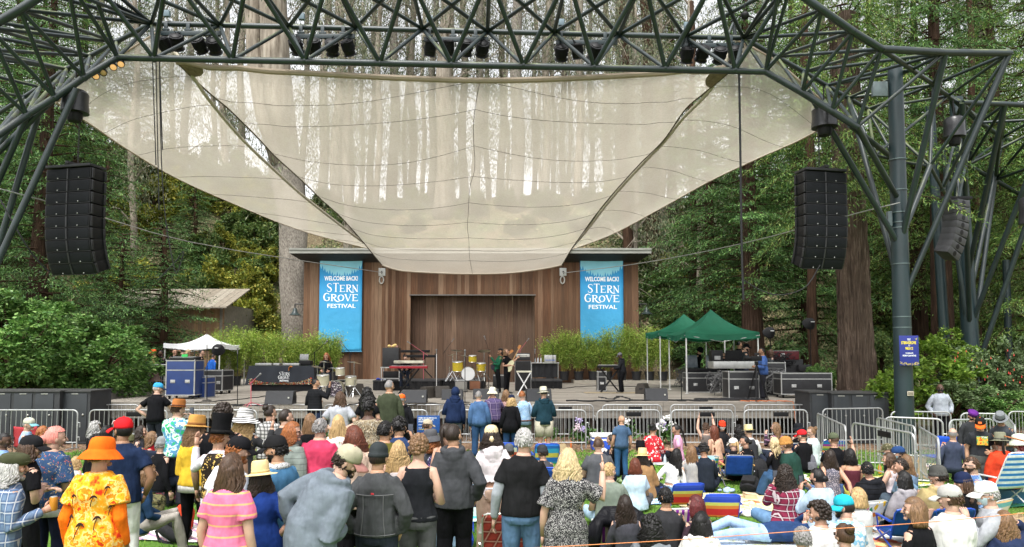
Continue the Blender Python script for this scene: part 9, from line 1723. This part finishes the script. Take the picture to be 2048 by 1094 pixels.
Q('person with black curls and a grey top at the bottom centre',1303,1029,Y=6.5,h=1.62,b=1.1,yaw=-4,hy=25,top=(.16,.175,.19),fit=.022,hair=('curlylong','blk',.06))
Q('woman with dark red hair behind the left striped chair',1392,989,Y=8.2,sex='f',h=1.6,yaw=20,hy=25,top=(.05,.03,.04),hair=('bob','rd',.05),glasses=True,skin='p')
Q('short black haired man in black before the upright striped chair',1331,973,Y=8.6,h=1.72,b=1.12,yaw=-4,hy=-6,top=(.03,.03,.033),hair=('short','blk'),skin='t')
Q('woman with long dark hair and a silver hair clip above the puffer jacket',1250,989,Y=8.1,sex='f',h=1.6,yaw=0,top=(.05,.05,.06),hair=('long','dk',.10),skin='p')
Q('person in a grey knit beanie behind the right shoulder of the white hoodie',1018,886,Y=10.6,h=1.75,yaw=0,top=(.1,.1,.11),hair=('short','dk'),hat=('beanie',(.075,.08,.085)))
Q('person in a charcoal beanie beside the brown paper bag',1085,888,Y=10.2,h=1.7,yaw=25,hy=20,top=(.06,.06,.07),hair=('short','dk'),hat=('beanie',(.03,.032,.036)))
Q('person in light jeans sitting behind the grey hooded youth',940,925,Y=10.6,h=1.6,yaw=10,top=(.32,.45,.58),hair=('short','dk'),bot=(.30,.44,.60))
c=onz(1530,1074,.25); e=empty('person',Vector((c.x,c.y,gz(c.y))),0,'person lying on their back in light jeans and a navy sweater','person','people sitting on the lawn'); z0=.16
m=MB(); m.loft([(.22,0,z0),(.36,0,z0),(.50,0,z0+.01),(.58,0,z0),(.64,0,z0+.02)],[(.16,.10),(.18,.11),(.17,.09),(.08,.06),(.05,.05)],14,True,(0,1,0)); m.ball((.78,0,z0+.03),(.12,.085,.10),14,10); m.loft([(.50,-.19,z0),(.44,-.33,z0),(.42,-.26,z0+.22)],[.045,.04,.03],8); m.loft([(.50,.19,z0),(.56,.27,z0+.1),(.62,.12,z0+.22)],[.045,.04,.03],8)
for q in range(4): m.loft([(.42+.02*q,-.25,z0+.22),(.44+.02*q,-.22,z0+.28),(.45+.02*q,-.18,z0+.30)],[.009,.008,.006],5); m.loft([(.60+.02*q,.12,z0+.22),(.62+.02*q,.08,z0+.27),(.63+.02*q,.04,z0+.27)],[.009,.008,.006],5)
m.build('body',skinmat(SK['p']),e,local=True,smooth='all')
m=MB(); m.loft([(-.02,0,z0),(.12,0,z0+.02),(.36,0,z0+.02),(.52,0,z0+.02),(.60,0,z0)],[(.17,.12),(.18,.13),(.20,.13),(.18,.10),(.09,.07)],16,True,(0,1,0)); m.loft([(.50,-.17,z0),(.44,-.34,z0),(.42,-.27,z0+.19)],[.06,.056,.042],10); m.loft([(.50,.17,z0),(.56,.28,z0+.09),(.61,.14,z0+.2)],[.06,.056,.042],10); o=m.build('sweater',cloth((.02,.045,.12),'shirt',.6),e,local=True,smooth='all'); r=o.modifiers.new('r','REMESH'); r.mode='VOXEL'; r.voxel_size=.012; r.use_smooth_shade=True; q=o.modifiers.new('s','SMOOTH'); q.iterations=4
m=MB(); m.loft([(.05,0,z0),(-.08,0,z0)],[(.17,.12),(.17,.115)],16,True,(0,1,0))
for s_ in(-1,1): m.loft([(-.03,s_*.08,z0),(-.45,s_*.10,z0+.08+.06*s_),(-.85,s_*.11,z0-.04)],[.095,.07,.055],12)
o=m.build('jeans',cloth((.30,.42,.58),'trousers',.8),e,local=True,smooth='all'); r=o.modifiers.new('r','REMESH'); r.mode='VOXEL'; r.voxel_size=.013; r.use_smooth_shade=True; q=o.modifiers.new('s','SMOOTH'); q.iterations=4
m=MB(); [m.ball((.80+.05*math.cos(k),.08*math.sin(k*1.7),z0+.05+.05*math.sin(k)),.05,8,6) for k in range(9)]; m.build('hair',hairmat(HC['br']),e,local=True,smooth='all')
#  on the stage
GS_='people on the stage'; D_=DECK
def ST(lab,px,py,Y,**k): return P(lab,px,py,Y=Y,z=k.pop('z',DECK),grp=k.pop('grp','musicians on the stage'),**k)
dY=lambda px,py:dk(px,py).y
ST('drummer with shoulder length ginger hair in a black shirt playing the cream kit',653,705,dY(668,790)+.9,yaw=190,hp=25,lean=8,pose='stool',h=1.75,top=BK,L='keys',Rr='keys',hair=('long','gi',.03),skin='l')
ST('keyboard player in dark glasses and black jacket at the red keyboard',811,711,dY(816,787)+.75,yaw=178,hp=15,pose='stool',h=1.72,z=DECK+.2,top=BK,fit=.02,L='keys',Rr='keys',hair=('short','br'),glasses=True,skin='p')
a1=ST('guitarist with a dark afro and green raglan jumper leaning back mid song',1001,702,dY(990,785),yaw=100,lean=-20,hy=25,hp=-20,top=(.012,.085,.045),L='strum',Rr='neck',hair=('afro','blk'),skin='m',bot=BK,h=1.74)
a2=ST('bass player in black back to back with the green guitarist',1012,703,dY(1010,787),yaw=-115,lean=-8,hp=-10,top=BK,sl='short',L='neck',Rr='strum',hair=('wavy','lb',.04),skin='l',bot=BK,h=1.74)
a=ST('keyboard player in a grey cap and black hoodie at the right keyboard',1240,705,dY(1240,785),yaw=75,hp=10,lean=10,top=(.016,.017,.02),hood=True,fit=.02,L='keys',Rr='keys',hair=('buzz','blk'),hat=('cap',(.13,.13,.14)),skin='d',pose='stand',bot=BK)
def guitar(inf,col,lab,dx,dz,ang,yaw):
 c=inf['loc']+Vector((0,0,inf['h']*.60))+Matrix.Rotation(inf['yaw'],3,'Z')@Vector((dx,.17,dz)); rt=Matrix.Rotation(yaw,3,'Z')@Matrix.Rotation(R(ang),3,'Y'); e=empty('electric_guitar',c,0,lab,'guitar'); m=MB(); pts=[]
 for k in range(28): t=2*PI*k/28; r=.15+.035*math.cos(2*t)+.02*math.cos(3*t+.5); pts.append(c+rt@Vector((r*1.25*math.cos(t),0,r*math.sin(t))))
 m.poly(pts,.045,rt@Vector((0,1,0))); m.build('body',col,e,smooth=False); m=MB(); m.box(c+rt@Vector((.45,.01,0)),(.62,.025,.045),rt); m.build('neck',M('maple_neck',(.35,.2,.09),.4),e); m=MB(); m.box(c+rt@Vector((.82,.01,.01)),(.16,.02,.08),rt)
 for q in range(4): m.tube(c+rt@Vector((.77+.03*q,.01,.04)),c+rt@Vector((.77+.03*q,.01,.075)),.008,5)
 m.build('headstock',M('maple_head',(.45,.18,.05),.4),e); m=MB(); m.cbox(c+rt@Vector((.0,.026,0)),(.1,.012,.09),.003,rt); m.build('pickup',M_BLK,e)
guitar(a1,M('dark_guitar',(.02,.02,.03),.2),'dark electric guitar held by the green guitarist',-.05,.02,-40,R(0)); guitar(a2,M('cream_guitar',(.55,.52,.33),.25),'cream bass guitar with a long neck pointing up at the right',.05,.0,-62,R(0))
C_='stage crew'
for (lab,px,py,Y,k) in (('camera operator in a royal blue sweatshirt at the tripod',1523,695,dY(1528,800)+.2,dict(yaw=75,hy=10,top=(.05,.10,.27),fit=.018,hair=('short','blk'),L='front',Rr='front',bot=(.02,.02,.025),b=1.15,skin='m')),
('crew member in a black cap and dark jacket pointing across the silver desk',1492,687,dY(1482,790)+1.2,dict(yaw=-100,top=(.03,.035,.04),hair=('short','dk'),hat=('cap',BK),beard='dk',L='front',Rr='rail',skin='p')),
('masked crew member in black behind the silver desk',1447,696,dY(1482,790)+2.2,dict(yaw=150,top=BK,mask=(.01,.01,.01),hair=('short','blk'),skin='l',h=1.6)),
('shadowy crew member at the back of the green tent',1478,682,dY(1482,790)+3.4,dict(yaw=-60,top=BK,hair=('short','blk'),skin='t')),
('crew member in a black hat over the lighting desk',1400,693,dY(1403,784)+1.2,dict(yaw=-120,hp=15,top=BK,hair=('short','blk'),hat=('bucket',BK,BK,1.4),skin='t',lean=12)),
('long brown haired woman in grey beside the blue camera operator',1542,698,dY(1545,790)+1.5,dict(yaw=-80,sex='f',top=(.06,.065,.07),hair=('wavy','br',.05),skin='p')),
('crew member in an orange cap and olive jacket by the brown bell',307,698,27.5,dict(yaw=110,top=(.20,.19,.07),hair=('short','dk'),hat=('cap',(.70,.11,.03)),skin='m')),
('dark dressed crew member right of the orange cap',322,700,28.2,dict(yaw=140,top=BK,hair=('short','blk'),skin='d')),
('crew member in black raising an elbow beneath the white tent',350,697,27.8,dict(yaw=-140,top=BK,L='hair',Rr='front',hair=('short','blk'),skin='l')),
('sound mixer in black with a turquoise mask at the small desk',366,701,26.6,dict(yaw=175,hp=15,top=BK,mask=(.2,.55,.6),hair=('short','dk'),skin='p',glasses=True)),
('crew member in a tan cap behind the turquoise mask',377,699,28.4,dict(yaw=160,top=(.05,.05,.05),hair=('short','dk'),hat=('cap',(.45,.33,.2)),skin='l')),
('crew member in a black tee with white lettering under the tent edge',404,699,27.2,dict(yaw=-60,top=BK,sl='short',hair=('short','blk'),skin='p')),
('person in a blue jacket behind the round lamp head',427,708,29.5,dict(yaw=-20,lean=15,top=(.02,.10,.4),hair=('short','dk'),skin='l')),
('spectator in black behind the left side stage railing',290,712,29.0,dict(yaw=60,top=BK,hair=('short','dk'),skin='l')),
('seated helper in a navy vest by the left railing',300,745,28.0,dict(yaw=60,top=(.02,.03,.06),hair=('bun','dk'),sex='f',pose='stool',h=1.6,skin='l'))):
 k.setdefault('lean',3); ST(lab,px,py,Y,grp=C_,**k)
for i,(a,b) in enumerate((((205,730),(290,735)),((292,735),(345,732)))):
 pa=at(a[0],a[1],26.6); pb=at(b[0],b[1],26.6); e=barrier((pa.x,26.6,0),(pb.x,26.6,0),['side stage railing behind the big bush','side stage railing beside the blue flight cases'][i],'railings left of the stage',12); e.location.z=DECK
